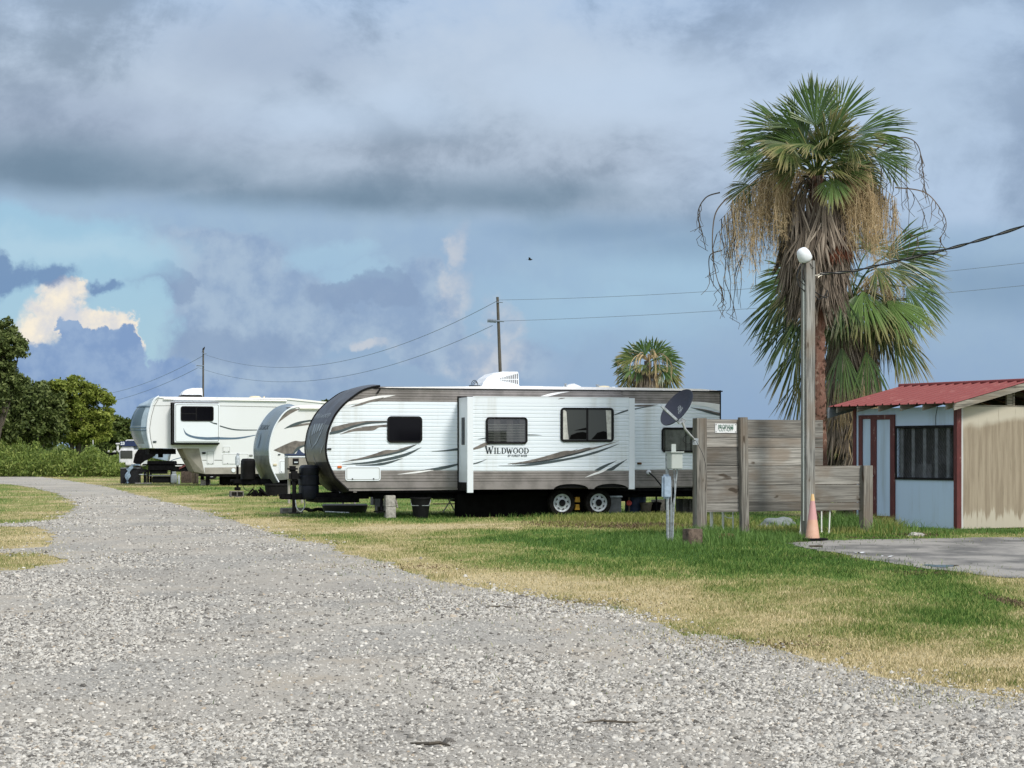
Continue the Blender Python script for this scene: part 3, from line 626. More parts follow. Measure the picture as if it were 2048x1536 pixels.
tuft_field('dry_litter', [(1750, 1112, 160, 8, 900, .004, .02, .03), (1900, 1146, 160, 6, 700, .004, .02, .03), (1100, 1205, 200, 10, 700, .004, .02, .025), (1500, 1290, 200, 14, 700, .004, .02, .02), (800, 1135, 160, 8, 500, .004, .02, .03), (1150, 1048, 70, 4, 1500, .02, .06, .03), (1270, 1053, 90, 4, 1800, .02, .06, .03), (1210, 1050, 120, 4, 1000, .02, .06, .03), (1350, 1052, 70, 5, 900, .02, .08, .025), (1620, 1084, 60, 3, 700, .005, .02, .03), (1740, 1075, 90, 2, 500, .005, .015, .03), (1830, 1070, 40, 3, 300, .01, .05, .04), (2045, 1212, 22, 22, 900, .01, .04, .02)], 'litter', 'brown dead clippings and bare dirt patch in front of the trailer wheels', 'litter')
# sticks on the gravel
def stick(px, py, L, r, a_, label):
    c = G(px, py); mb = MB(); p = [(math.cos(a_)*L*(q-.5), math.sin(a_)*L*(q-.5)+.03*math.sin(q*9), .012+.008*math.sin(q*5)) for q in (0, .25, .5, .75, 1)]
    mb.tube(p, [r*.5, r, r, r*.8, r*.4], 5); o = mb.build('stick', 'bark'); o.location = (c.x, c.y, .008); tag(o, label, 'stick', 'sticks lying on the gravel')
stick(1240, 1451, .42, .007, .1, 'thin dark twig lying on the gravel low right of centre')
stick(1010, 1218, .40, .008, .3, 'short dark stick at the edge where straw grass meets gravel')
stick(860, 1495, .25, .01, 2.6, 'stubby dark stick on the gravel at the bottom of the photo')
# ================================================================== SHED
SX, SY, ST = 8.84, 39.7, 30.0
FR = Frame(SX, SY, ST)                      # tan wall plane: local x to the right, local y away
sh = thing('shed', 'small white and tan shed with red metal roof and maroon trim', 'shed', (SX, SY, 0), R(ST))
def blue(): return simple('pale_blue_wall_paint', (.43, .56, .72), .6, 0, .28, 2.2, 0, (.25, .30, .30), streak=True)
M['blue'] = blue()
m, t, b = newmat('stained_tan_panel'); M['tan'] = m; co = objco(t)
n1_ = noise(mapv(t, co, (5, 5, .35)), 2.2, 6, .6); n2_ = noise(co, 1.1, 5, .6); n3_ = noise(mapv(t, co, (14, 14, .8)), 2.5, 4, .6)
sz_ = t.nodes.new('ShaderNodeSeparateXYZ'); t.links.new(co, sz_.inputs[0]); hz = S(sz_.outputs[2]); hx_ = S(sz_.outputs[0])
cl = S.m('ADD', mapr(hz + (n2_-.5)*.5 - hx_*.12, 1.95, 2.15), mapr(hz + (n1_-.5)*.9 + (n3_-.5)*.3, .36, .24)*.75)
cc = mixc(mapr(n1_, .35, .65), (.31, .265, .20), (.225, .185, .135)); cc = mixc(mapr(n3_, .55, .72, 0, .5), cc, (.14, .13, .085))
cc = mixc(cl, cc, (.46, .43, .36)); cc = mixc(mapr(hx_+(n2_-.5)*.06, .17, .13), cc, (.5, .52, .53)); cc = mixc(mapr(n3_, .62, .7, 0, .6), cc, (.17, .14, .10))
setin(b, t, 'Base Color', cc); b.inputs['Roughness'].default_value = .8
m, t, b = newmat('peeling_maroon_paint'); M['maroon'] = m; co = objco(t); n_ = noise(mapv(t, co, (3, 3, .8)), 5, 6, .7)
setin(b, t, 'Base Color', mixc(mapr(n_, .62, .68, 0, .8), mixc(mapr(n_, .3, .6), (.065, .012, .012), (.105, .02, .02)), (.38, .30, .25))); b.inputs['Roughness'].default_value = .6
M['roofred'] = simple('red_metal_roofing', (.17, .036, .036), .55, .0, .35, 3.2, 0, (.28, .12, .11), streak=False, spec=.3)
WL, WD, WH = 3.3, 3.17, 2.46
# walls
mb = MB(); mb.box(.0, WL, 0, .08, .02, WH); w1 = mb.build('wall', 'tan', sh); w1['label'] = 'tan wall streaked with brown stains'
wx0, wx1, wz0, wz1 = .12, 1.83, 1.04, 2.03         # window opening measured along local y of the blue wall
# blue wall lies in the plane x=0, running y 0..WD; opening for window & door
BF = lambda px, py: (lambda u: ((u*SY-SX)/(-FR.s-u*FR.c), ) )((px-1024)/F)
def by(px):                                        # local y on the blue wall of a photo column
    u = (px-1024)/F; return (u*SY-SX)/(-FR.s-u*FR.c)
def bz(px, py):
    y = by(px); D = SY+FR.c*y; return CH+(HZ-py)/F*D
wy0, wy1 = by(1907), by(1794); wz1, wz0 = bz(1907, 855), bz(1907, 956)
dy0, dy1 = by(1790), by(1719); dz1, dz0 = bz(1790, 829), .16
mb = MB()
for (a0, a1, z0_, z1_) in ((.06, wy0, .02, WH), (wy0, wy1, .02, wz0), (wy0, wy1, wz1, WH), (wy1, dy0, .02, WH), (dy0, dy1, dz1, WH), (dy0, dy1, .02, dz0), (dy1, WD, .02, WH)):
    mb.box(.0, .07, a0+.0004, a1-.0004, z0_, z1_)
w2 = mb.build('wall', 'blue', sh); w2['label'] = 'pale blue wall with the barred window and door'
mb = MB(); mb.box(.08, WL, WD-.08, WD, .02, WH); mb.box(WL-.08, WL-.001, .081, WD-.081, .02, WH); mb.box(.08, WL-.09, .09, WD-.09, .02, .06); w3 = mb.build('wall', 'tan', sh); w3['label'] = 'rear walls and floor'
# corner trim
mb = MB(); mb.box(-.028, .09, -.022, -.001, .03, WH+.02); mb.box(-.03, -.002, -.02, .075, .0, WH+.02); mb.build('corner_trim', 'maroon', sh)
mb = MB(); mb.box(-.025, -.002, WD-.09, WD, .02, WH); mb.build('corner_trim', 'maroon', sh)
# door: maroon frame, two white panels
mb = MB()
for (p0, p1, q0, q1) in ((1719, 1726, 827, 1043), (1743, 1754, 829, 1043), (1782, 1791, 827, 1055)):
    mb.box(-.03, .05, by(p1), by(p0), .10, dz1)
mb.box(-.028, .048, by(1782)+.002, by(1743)-.002, dz1-.10, dz1-.002); mb.box(-.028, .048, by(1743)+.002, by(1726)-.002, dz1-.08, dz1-.002)
mb.box(-.028, .048, by(1782)+.002, by(1754)-.002, .12, .22)
dr = mb.build('door', 'maroon', sh); dr['label'] = 'maroon framed door with two pale blue panels'
for p0, p1 in ((1726, 1743), (1754, 1782)):
    mb = MB(); mb.box(-.004, .03, by(p1)-.01, by(p0)+.01, .16, dz1-.08, bev=.004); mb.build('door_panel', 'blue', dr)
mb = MB(); mb.lathe([(0, -.05), (.022, -.05), (.025, -.02), (.01, -.0)], (-.03, by(1749), 1.05), 'X', 10); mb.build('handle', 'steelb', dr)
# window with bars and wire mesh
mb = MB(); y0, y1 = wy0, wy1
for (a0, a1, z0_, z1_) in ((y0, y1, wz0-.05, wz0), (y0, y1, wz1-.001, wz1+.05), (y0-.03, y0, wz0-.05, wz1+.05), (y1, y1+.03, wz0-.05, wz1+.05)): mb.box(-.025, .03, a0+.001, a1-.001, z0_, z1_)
wf = mb.build('window', 'black', sh); wf['label'] = 'barred window covered in wire mesh'
M['slate'] = simple('grey_slat', (.16, .18, .20), .6, 0, .2, 8)
mb = MB()
for k in range(5):
    yy = y0+(y1-y0)*(.09+.205*k); mb.box(.035, .05, yy, yy+.09, wz0, wz1)
mb.build('slats', 'slate', wf)
M['fadedmesh'] = simple('wire_mesh', (.17, .18, .19), .6, .2, .2, 8)
mb = MB(); st_ = .075; n = 18
for k in range(-16, 30):
    for sgn in (1, -1):
        a0 = y0+k*st_; pts = []
        for q in np.linspace(0, 1, 12):
            zz = wz0+(wz1-wz0)*q; yy = a0+sgn*(wz1-wz0)*q*.9+(0 if sgn > 0 else (wz1-wz0)*.9)
            if y0 < yy < y1: pts.append((.005+.004*math.sin(q*9+k), yy, zz))
        if len(pts) > 1: mb.tube(pts, .0032, 3, cap=False)
mb.build('wire_mesh', 'fadedmesh', wf)
mb = MB(); mb.box(.9, .92, .3, WD-.3, .1, 2.3); mb.box(.4, .8, 1.2, 1.9, .1, 1.3); mb.build('interior_clutter', 'greyp', sh)
# cable on wall
mb = MB(); c0 = (by(1876), bz(1876, 812)); c1_ = (by(1872), bz(1872, 855)); mb.tube([(-.01, c0[0], c0[1]), (-.012, (c0[0]+c1_[0])/2+.03, (c0[1]+c1_[1])/2), (-.01, c1_[0], c1_[1])], .005, 5); mb.build('hanging_wire', 'cable', sh)
# rafters, roof
OV, OVF, OVB = .36, .30, .40
ez = 2.50; rz_ = 2.96; rx_ = 1.61; sl = (rz_-ez)/(rx_+OV)
def roofsheet(side):
    mb = MB(); n = 96; L = OVF+WD+OVB; us = []
    ny_ = int(L/.0115)
    prof = []
    pitch = .262
    ys = []
    y_ = -OVF
    while y_ < WD+OVB:
        for off, hh in ((0, 0), (.018, .030), (.042, .030), (.060, 0), (.125, 0), (.132, .006), (.140, 0), (.190, 0), (.197, .006), (.205, 0)):
            if y_+off < WD+OVB: ys.append((y_+off, hh))
        y_ += pitch
    vs = []; fs = []
    for i, (yy, hh) in enumerate(ys):
        for (xx, zz) in (((-OV, ez), (rx_-.002, rz_)) if side == 0 else ((rx_+.002, rz_), (WL+.3, rz_-sl*(WL+.3-rx_)))):
            vs.append((xx, yy, zz+hh+.012)); 
        if i: o = 2*i; fs.append((o-2, o, o+1, o-1))
    mb.add(vs, fs); return mb
rf = roofsheet(0).build('roof', 'roofred', sh); roofsheet(1).build('roof', 'roofred', sh)
mb = MB()
mb.tube([(rx_, -OVF-.005, rz_+.03), (rx_, WD+OVB, rz_+.03)], .045, 8); mb.build('ridge_cap', 'roofred', rf)
def sloped(mb, x0, x1, y0, y1, th, z_of, mi=0):
    vs = []
    for x in (x0, x1):
        for y in (y0, y1):
            for q in (z_of(x)-th, z_of(x)): vs.append((x, y, q))
    mb.add(vs, [(0, 1, 3, 2), (4, 6, 7, 5), (0, 4, 5, 1), (2, 3, 7, 6), (0, 2, 6, 4), (1, 5, 7, 3)], mi)
zf = lambda x: ez+sl*(x+OV) if x <= rx_ else rz_-sl*(x-rx_)
mb = MB(); sloped(mb, -OV+.01, rx_, -OVF+.005, -OVF+.045, .13, lambda x: zf(x)-.002); sloped(mb, rx_+.001, WL+.25, -OVF+.005, -OVF+.045, .13, lambda x: zf(x)-.002); mb.build('rake_board', 'rafter', sh)
mb = MB(); sloped(mb, -OV-.05, rx_, WD+OVB-.05, WD+OVB-.02, .22, lambda x: zf(x)-.002); o_ = mb.build('rake_board', 'slate', sh)
for k in range(6):
    yy = -.06+k*(WD+.2)/5
    mb = MB(); sloped(mb, -OV+.03, rx_-.01, yy, yy+.04, .12, lambda x: zf(x)-.004); sloped(mb, rx_+.01, WL+.2, yy, yy+.04, .12, lambda x: zf(x)-.004); mb.build('rafter', 'rafter', sh)
mb = MB(); mb.box(rx_-.28, rx_-.13, .0, .04, WH+.03, rz_-.12); mb.box(rx_-.10, rx_-.06, .01, .04, WH+.03, rz_-.12); mb.box(.0, WL, .002, .05, WH+.001, WH+.03); mb.build('gable_stud', 'rafter', sh)
# ================================================================== FENCE
FX, FY, FT = 3.49, 36.8, 24.0
FF = Frame(FX, FY, FT)
fe = thing('wooden_fence', 'weathered grey plank fence section with a lower step on its right end', 'fence', (FX, FY, 0), R(FT))
def post(mb, px0, px1, ytop, d, base=0.0, dep=.14, T=None, fr=FF):
    x0, z1 = fr.tz(px0, ytop, d); x1, _ = fr.tz(px1, ytop, d); mb.box(x0, x1, -d, -d+dep, base, z1, T=T, bev=.006); return x0, x1, z1
ztop, zbot = FF.tz(1403, 838)[1], FF.tz(1403, 1025)[1]
edges_px = [838, 878, 897, 934, 972, 1009, 1025]
zs = [FF.tz(1403, e)[1] for e in edges_px]; zs = [ztop, ztop-.34, ztop-.52, ztop-.865, ztop-1.22, ztop-1.55, zbot]
xA = FF.tz(1418, 900)[0]; xB = FF.tz(1488, 900)[0]; xC = FF.tz(1611, 900)[0]; xD = FF.tz(1646, 900)[0]; xE = FF.tz(1733, 960)[0]
mb = MB()
for (z1_, z0_) in zip(zs[:-1], zs[1:]):
    o1, o2 = random.uniform(-.003, .003), random.uniform(-.003, .003)
    mb.box(xA-.05, xB-.002, .0+o1, .04+o1, z0_+.004, z1_-.004, bev=.003)
    mb.box(xB, xC-.002, .0+o2, .04+o2, z0_+.003, z1_-.004, bev=.003)
    if z1_ < ztop-.01: mb.box(xA-.05, xC-.002, .012, .028, z1_-.012, z1_+.012)
    if z1_ > zs[3]+.01: mb.box(xC, xD, .0+o1, .04+o1, z0_+.004, z1_-.004, bev=.003)
mb.build('planks', 'woodx', fe)
mb = MB(); ze = [zs[3]-.0+.0, zs[3]-.36, zs[3]-.70, zbot]
for (z1_, z0_) in zip(ze[:-1], ze[1:]): mb.box(xC, xE, .005, .045, z0_+.004, z1_-.004, bev=.003)
o = mb.build('planks', 'woodx', fe); o['label'] = 'lower planks on the right end'
mb = MB(); post(mb, 1394, 1414, 836, .10, dep=.17); mb.build('post', 'woodz', fe)
mb = MB(); T = Matrix.Rotation(R(-1.0), 4, 'Y'); post(mb, 1481, 1496, 836, .10, dep=.10, T=T @ Matrix.Translation((.035, 0, 0))); o = mb.build('post', 'woodz', fe)
mb = MB(); post(mb, 1727, 1746, 931, .10, dep=.15, base=.0); mb.build('post', 'woodz', fe)
# sign
sg = thing('warning_sign', 'small white sign with green lettering screwed to the fence planks', 'sign')
sg.location = FF.w(0, 0, 0); sg.rotation_euler = (0, 0, R(FT))
x0, z1 = FF.tz(1430, 847, .01); x1, z0 = FF.tz(1473, 866, .01)
mb = MB(); mb.box(x0, x1, -.014, -.006, z0, z1, bev=.002); mb.build('board', 'wht', sg)
cx = (x0+x1)/2
M['signgrn'] = simple('dark_green_lettering', (.03, .12, .08), .5, 0, .1, 5)
textmesh('lettering', 'PROPANE', .115, sg, Matrix.Translation((cx, -.016, z1-.065)) @ UPX, 'signgrn', .66, .0)
textmesh('lettering', 'CUT-OFF', .115, sg, Matrix.Translation((cx, -.016, z0+.065)) @ UPX, 'signgrn', .66, .0)
for a_ in (x0+.02, x1-.02):
    for b_ in (z0+.02, z1-.02): mb = MB(); mb.lathe([(0, -.004), (.009, -.003), (.010, 0)], (a_, -.0145, b_), 'Y', 8); mb.build('screw', 'dark', sg)
# ================================================================== LIGHT POLE
lp = thing('light_pole', 'tall square weathered timber pole with a white globe light on top', 'light pole')
LX, LY = (1616-1024)/F*36.45, 36.45; lp.location = (LX, LY, 0); lp.rotation_euler = (0, 0, R(24))
H = CH+(HZ-521)/F*36.4
mb = MB(); mb.box(-.095, .095, -.095, .095, 0, H, bev=.006); mb.build('post', 'polew', lp)
mb = MB(); mb.tube([(-.115, -.03, .3), (-.11, -.03, 2.5), (-.11, -.03, H-.35)], .015, 8); mb.build('conduit', 'boxgrey', lp)
mb = MB(); T = Matrix.Rotation(R(-28), 4, 'Y')
mb.lathe([(0, .17), (.05, .165), (.09, .14), (.115, .09), (.127, .03), (.127, -.05), (.11, -.085), (.08, -.10), (0, -.10)], (-.085, -.02, H+.07), 'Z', 20, T=T)
lh = mb.build('lamp_globe', 'plw', lp, smooth=50)
mb = MB()
mb.tube([(-.02, -.095, H-.05), (.01, -.12, H-.12), (.05, -.11, H-.14)], .008, 5)
mb.tube([(-.10, -.05, H-.02), (-.22, -.05, H-.12), (-.27, -.05, H-.32), (-.22, -.05, H-.48), (-.10, -.05, H-.56)], .012, 6)
mb.tube([(-.08, -.06, H-.02), (-.15, -.05, H-.2), (-.15, -.05, H-.32), (-.09, -.05, H-.40)], .011, 6)
mb.tube([(-.25, -.05, H-.34), (-.17, -.05, H-.40), (-.09, -.05, H-.46)], .008, 6)
mb.tube([(.085, -.03, H-.60), (.20, -.03, H-.70), (.32, -.03, H-.66), (.40, -.03, H-.52), (.42, -.03, H-.62), (.38, -.03, H-.67), (.25, -.03, H-.63), (.085, -.03, H-.54)], .011, 6)
mb.build('cable_loop', 'cable', lp)
mb = MB(); mb.tube([(.085, -.02, H-.27), (.20, -.02, H-.26), (.26, -.02, H-.22), (.30, -.02, H-.21), (.30, -.02, H-.25), (.24, -.02, H-.27), (.20, -.02, H-.30)], .012, 6); mb.build('cable_clamp', 'cablew', lp)
def curve_pts(ps, n=10): return [Vector(q) for q in smooth_pts([tuple(p) for p in ps], n)]
sp_ = [P(1640, 548, 36.4), P(1700, 543, 36.0), P(1760, 530, 35.4), P(1850, 509, 34.4), P(1940, 486, 33.2), P(2048, 452, 31.6), P(2200, 398, 29.0), P(2420, 300, 25.5)]
pts = curve_pts(sp_, 14)
cb = thing('service_cable', 'twisted black and bare service cable rising to the right from the light pole', 'cable')
mb = MB(); mb.tube(pts, .010, 5, cap=False); mb.build('bare_wire', 'cablew', cb)
for ph in (0, math.pi):
    q = [p+Vector((0, math.cos(i*.45+ph)*.016, math.sin(i*.45+ph)*.016)) for i, p in enumerate(pts)]
    mb = MB(); mb.tube(q, .013, 5, cap=False); mb.build('insulated_wire', 'cable', cb)
# ================================================================== SATELLITE DISH
ds = thing('satellite_dish', 'dark navy satellite dish on a bent arm fixed to the left fence post', 'satellite dish')
D_ = 36.4; foot = P(1394, 884, D_+.2); hub = P(1365, 842, D_); ds.location = foot
L_ = lambda v: tuple(v-foot)
mb = MB(); mb.tube([L_(foot), L_(P(1389, 880, D_+.1)), L_(P(1370, 858, D_)), L_(P(1366, 847, D_)), L_(hub)], .022, 10); mb.build('mast', 'steelb', ds)
mb = MB(); mb.box(-.05, .05, -.03, .03, -.06, .06, T=Matrix.Translation(Vector(L_(P(1391, 883, D_+.12))))); mb.build('bracket', 'galv', ds); mb = MB(); mb.box(-.05, .05, -.05, .05, -.05, .05, T=Matrix.Translation(Vector(L_(P(1365, 843, D_+.05))))@Matrix.Rotation(R(30), 4, 'Y')); mb.build('bracket', 'galv', ds)
# dish: ellipse centre (1355,816); long axis from (1330,845) to (1388,786)
cen = P(1355.5, 816.5, D_-.08)
ax = Vector((.62, 0, .785)).normalized(); nrm = Vector((-.74, -.46, .50)).normalized(); nrm = (nrm-ax*nrm.dot(ax)).normalized(); ay = ax.cross(nrm)
# face of dish seen from behind right: choose normal tilted so the ellipse is ~38 px long, 24 px wide
Rm = Matrix((ax, ay, nrm)).transposed().to_4x4()
def dishmesh():
    mb = MB(); vs = []; fs = []; nr, na = 6, 40; a1, a2 = .40, .36
    for s_ in (0, .012):
        for i in range(nr+1):
            for k in range(na):
                r_ = i/nr; t_ = 2*math.pi*k/na; vs.append((a1*r_*math.cos(t_), a2*r_*math.sin(t_), .085*r_*r_-.05-s_))
    for s_ in (0, 1):
        o = s_*(nr+1)*na
        for i in range(nr):
            for k in range(na):
                f = (o+i*na+k, o+i*na+(k+1) % na, o+(i+1)*na+(k+1) % na, o+(i+1)*na+k); fs.append(f if s_ == 0 else f[::-1])
    o2 = (nr+1)*na
    for k in range(na): fs.append((nr*na+k, nr*na+(k+1) % na, o2+nr*na+(k+1) % na, o2+nr*na+k))
    mb.add(vs, fs); return mb
dm_ = dishmesh().build('reflector', 'dishm', ds, smooth=40); dm_.matrix_local = Matrix.Translation(Vector(L_(cen))) @ Rm
tm = textmesh('logo', 'dish', .16, dm_, Matrix.Translation((.02, 0, -.045)) @ Matrix.Rotation(R(-60), 4, 'Z'), 'inkfaint', 1.1, .0, .3)
mb = MB(); a_, b_ = Vector(L_(P(1323, 812, D_-.42))), Vector(L_(P(1361, 847, D_-.30))); d_ = (b_-a_); mid = (a_+b_)/2
Tm = Matrix.Translation(mid) @ d_.to_track_quat('X', 'Z').to_matrix().to_4x4(); mb.box(-d_.length/2, d_.length/2, -.02, .02, -.022, .022, T=Tm); mb.tube([b_, Vector(L_(hub))], .018, 8); mb.build('feed_arm', 'galv', ds)
mb = MB(); q = [L_(P(*p, D_+.05)) for p in ((1388, 878), (1378, 870), (1369, 873), (1367, 883), (1376, 888), (1386, 883), (1392, 880))]; mb.tube(curve_pts(q), .006, 5)
q = [L_(P(*p, D_-.1)) for p in ((1392, 882), (1399, 895), (1406, 910), (1411, 930), (1412, 960), (1410, 985))]; mb.tube(curve_pts(q), .005, 5); mb.build('coax_cable', 'cable', ds)
# ================================================================== METER POST
c = G(1338, 1084); mp = thing('meter_post', 'grey electrical box and pale blue box on a thin post with conduits', 'electrical box', c)
D_ = c.y; L_ = lambda px, py, dy_=0: tuple(P(px, py, D_+dy_)-c)
mb = MB(); mb.tube([L_(1336, 1086), L_(1334, 905)], .03, 10); mb.build('post', 'galv', mp)
mb = MB()
mb.tube([L_(1341, 1086, -.02), L_(1342, 1010, -.02), L_(1343, 960, -.02)], .013, 8); mb.tube([L_(1345, 1086, -.04), L_(1347, 1025, -.04), L_(1352, 960, -.04), L_(1355, 935, -.04)], .015, 8); mb.tube([L_(1348, 938, -.05), L_(1350, 990, -.05), L_(1344, 1015, -.03), L_(1342, 1086, -.03)], .011, 8); mb.build('conduit', 'galv', mp)
def obox(mb, px0, px1, py0, py1, y0, y1, rz=0, bev=.01, mi=0):
    a_ = Vector(L_(px0, py1, y0)); b_ = Vector(L_(px1, py0, y0)); w = (b_.x-a_.x); h = b_.z-a_.z
    T = Matrix.Translation((a_.x+w/2, y0+(y1-y0)/2, a_.z)) @ Matrix.Rotation(rz, 4, 'Z'); mb.box(-w/2, w/2, -(y1-y0)/2, (y1-y0)/2, 0, h, bev=bev, T=T, mi=mi)
mb = MB(); obox(mb, 1338, 1363, 905, 938, -.22, -.03, R(20)); eb = mb.build('fuse_box', 'boxgrey', mp)
mb = MB(); obox(mb, 1336, 1365, 903, 905.5, -.25, -.0, R(20), .004); mb.build('lid', 'boxgrey', eb)
mb = MB(); obox(mb, 1343, 1352, 888, 904, .0, .06, 0, .004); o = mb.build('weather_head', 'boxgrey', mp)
mb = MB(); obox(mb, 1324, 1342, 949, 997, -.15, -.04, R(12), .03); mb.build('pale_blue_box', 'boxblue', mp)
mb = MB(); a_ = Vector(L_(1328, 996, -.1)); p_ = [a_, a_+Vector((.03, -.02, -.25)), a_+Vector((.07, -.02, -.5))]
# ================================================================== CONE
c = G(1625, 1082); cn = thing('traffic_cone', 'faded orange traffic cone standing before the light pole', 'cone', c)
hc = CH+(HZ-988)/F*c.y; wc = F/c.y
m, t, b = newmat('faded_cone_plastic'); M['cone'] = m; co = objco(t); s_ = t.nodes.new('ShaderNodeSeparateXYZ'); t.links.new(co, s_.inputs[0]); zz = S(s_.outputs[2]); n_ = noise(co, 6, 5)
cc = mixc(mapr(n_, .3, .7), (.58, .36, .26), (.53, .30, .20)); cc = mixc(mapr(zz+(n_-.5)*.03, hc*.44, hc*.47), cc, (.50, .27, .26)); cc = mixc(mapr(zz, hc*.84, hc*.87), cc, (.62, .42, .20)); cc = mixc(mapr(noise(mapv(t, co, (1, 1, .3)), 14, 4), .62, .75, 0, .5), cc, (.25, .15, .12))
setin(b, t, 'Base Color', cc); b.inputs['Roughness'].default_value = .6
mb = MB(); mb.lathe([(.135, .03), (.125, .05), (.026, hc-.01), (.022, hc), (.0, hc-.002)], n=24); mb.build('body', 'cone', cn, smooth=40)
mb = MB(); mb.box(-.22, .22, -.20, .20, .0, .035, bev=.012, T=Matrix.Translation((-.01, 0, .018)) @ Matrix.Rotation(R(20), 4, 'Z')); mb.build('base', 'black', cn)
# ================================================================== PIPES, BLOCKS, ROCK
def pipe(px, y0, y1, D_, r, lab, lean=0.0):
    top = P(px, y0, D_); bt = P(px+lean, y1, D_); mb = MB(); mb.tube([(top.x-bt.x, 0, top.z), (0, 0, 0)], r, 10)
    mb.tube([(0, 0, 0), (0, 0, .05)], r*1.35, 10)
    o = mb.build('pvc_pipe', 'pvc', smooth=40); o.location = (bt.x, bt.y, 0); tag(o, lab, 'pipe', 'white pvc pipes below the fence')
pipe(1423, 1022, 1058, 37.4, .032, 'thick white pipe under the fence, nearest the left post')
pipe(1446, 1022, 1062, 37.5, .022, 'white pipe rising from the red brick under the fence')
pipe(1466, 1020, 1060, 37.5, .015, 'thin white pipe just left of the middle fence post')
pipe(1604, 1026, 1068, 37.6, .022, 'leaning white pipe left of the light pole', -3)
pipe(1643, 1018, 1066, 37.9, .014, 'thin white pipe just right of the traffic cone')
pipe(1660, 1018, 1066, 38.0, .014, 'thin white pipe second to the right of the traffic cone', -2)
mb = MB(); mb.tube(curve_pts([P(1446, 1027, 37.3), P(1450, 1032, 37.3), P(1458, 1036, 37.3), P(1466, 1035, 37.3)]), .008, 6); tag(mb.build('hose', 'pvc'), 'thin white hose looped between the pipes under the fence', 'hose')
def block(name, mat, px, py, w, d, h, rz, lab, cat='block', z=0, holes=False, group=None):
    c = G(px, py); o = thing(name, lab, cat, (c.x, c.y, z), R(rz), group)
    mb = MB(); mb.box(-w/2, w/2, -d/2, d/2, 0, h, bev=.008); mb.build('body', mat, o); return o
def block1(name, mat, px, py, w, d, h, rz, lab, cat='block', z=0, group=None, hole=True):
    c = G(px, py); mb = MB()
    if hole:                                     # hollow block lying with its cells to the front
        t_ = .03; mb.box(-w/2, w/2, -d/2, d/2, 0, t_, bev=.004); mb.box(-w/2, w/2, -d/2, d/2, h-t_, h, bev=.004)
        for xx in (-w/2, -t_/2, w/2-t_): mb.box(xx, xx+t_, -d/2+.002, d/2-.002, t_+.0005, h-t_-.0005)
        mb.box(-w/2+t_, w/2-t_, -.01, .01, t_, h-t_)
    else:
        mb.box(-w/2, w/2, -d/2, d/2, 0, h, bev=.01)
    o = mb.build(name, mat); o.location = (c.x, c.y, z); o.rotation_euler = (0, 0, R(rz)); return tag(o, lab, cat, group)
block1('brick_block', 'brickb', 1385, 1090, .27, .22, .27, 25, 'brown block in the weeds beside the meter post', 'block', hole=False)
block1('brick_block', 'brickr', 1450, 1082, .30, .2, .13, 12, 'low red brick under the white pipes', 'block', hole=False)
block1('brick_block', 'brickr', 1430, 1074, .22, .2, .12, -20, 'reddish brick behind the low one under the pipes', 'block', hole=False)
def rockmesh(rx, ry, rz__, seed):
    bm = bmesh.new(); bmesh.ops.create_icosphere(bm, subdivisions=4, radius=1); r_ = random.Random(seed)
    from mathutils import noise as mn
    for v in bm.verts:
        n_ = mn.noise(v.co*1.4+Vector((seed, 0, 0)))*.28+mn.noise(v.co*4+Vector((seed, 3, 0)))*.09; v.co *= 1+n_; v.co.x *= rx; v.co.y *= ry; v.co.z = v.co.z*rz__ if v.co.z > 0 else v.co.z*.1
    me = bpy.data.meshes.new('rock'); bm.to_mesh(me); bm.free(); me.polygons.foreach_set('use_smooth', [True]*len(me.polygons)); return me
me = rockmesh(.40, .3, .19, 5); me.materials.append(M['rock']); o = bpy.data.objects.new('rock', me); col.objects.link(o); c = G(1556, 1053); o.location = (c.x, c.y, 0); tag(o, 'pale mossy rock lying behind the fence between the posts', 'rock')
me = rockmesh(.16, .12, .07, 9); me.materials.append(M['block']); o = bpy.data.objects.new('rock', me); col.objects.link(o); c = G(1832, 1072); o.location = (c.x, c.y, 0); tag(o, 'small lump of broken concrete at the slab edge below the shed', 'rock')
me = rockmesh(.4, .3, .25, 19); me.materials.append(M['block']); o = bpy.data.objects.new('rock', me); col.objects.link(o); c = G(55, 941); o.location = (c.x, c.y, 0); tag(o, 'pale rock at the foot of the tall weeds on the left', 'rock')
def litterbit(px, py, w, l, rz, lab):
    c = G(px, py); mb = MB(); vs = []
    for i in range(5):
        for j in range(2): vs.append((w*(i/4-.5), l*(j-.5), .01*math.sin(i*1.9+j)+.012))
    mb.add(vs, [(2*i, 2*i+2, 2*i+3, 2*i+1) for i in range(4)]); o = mb.build('paper_scrap', 'wht'); o.location = (c.x, c.y, .008); o.rotation_euler = (0, 0, rz); tag(o, lab, 'litter', 'paper scraps on the slab')
litterbit(1719, 1107.5, .15, .1, .2, 'white paper scrap on the slab, nearer the cone'); litterbit(1775, 1115, .17, .08, -.1, 'white paper scrap at the grass edge of the slab')
mb = MB(); mb.box(-.11, .11, -.03, .03, 0, .03, bev=.008); o = mb.build('wood_scrap', 'bark'); c = G(1632, 1095); o.location = (c.x, c.y, .008); tag(o, 'dark scrap of wood lying on the slab before the cone', 'scrap')
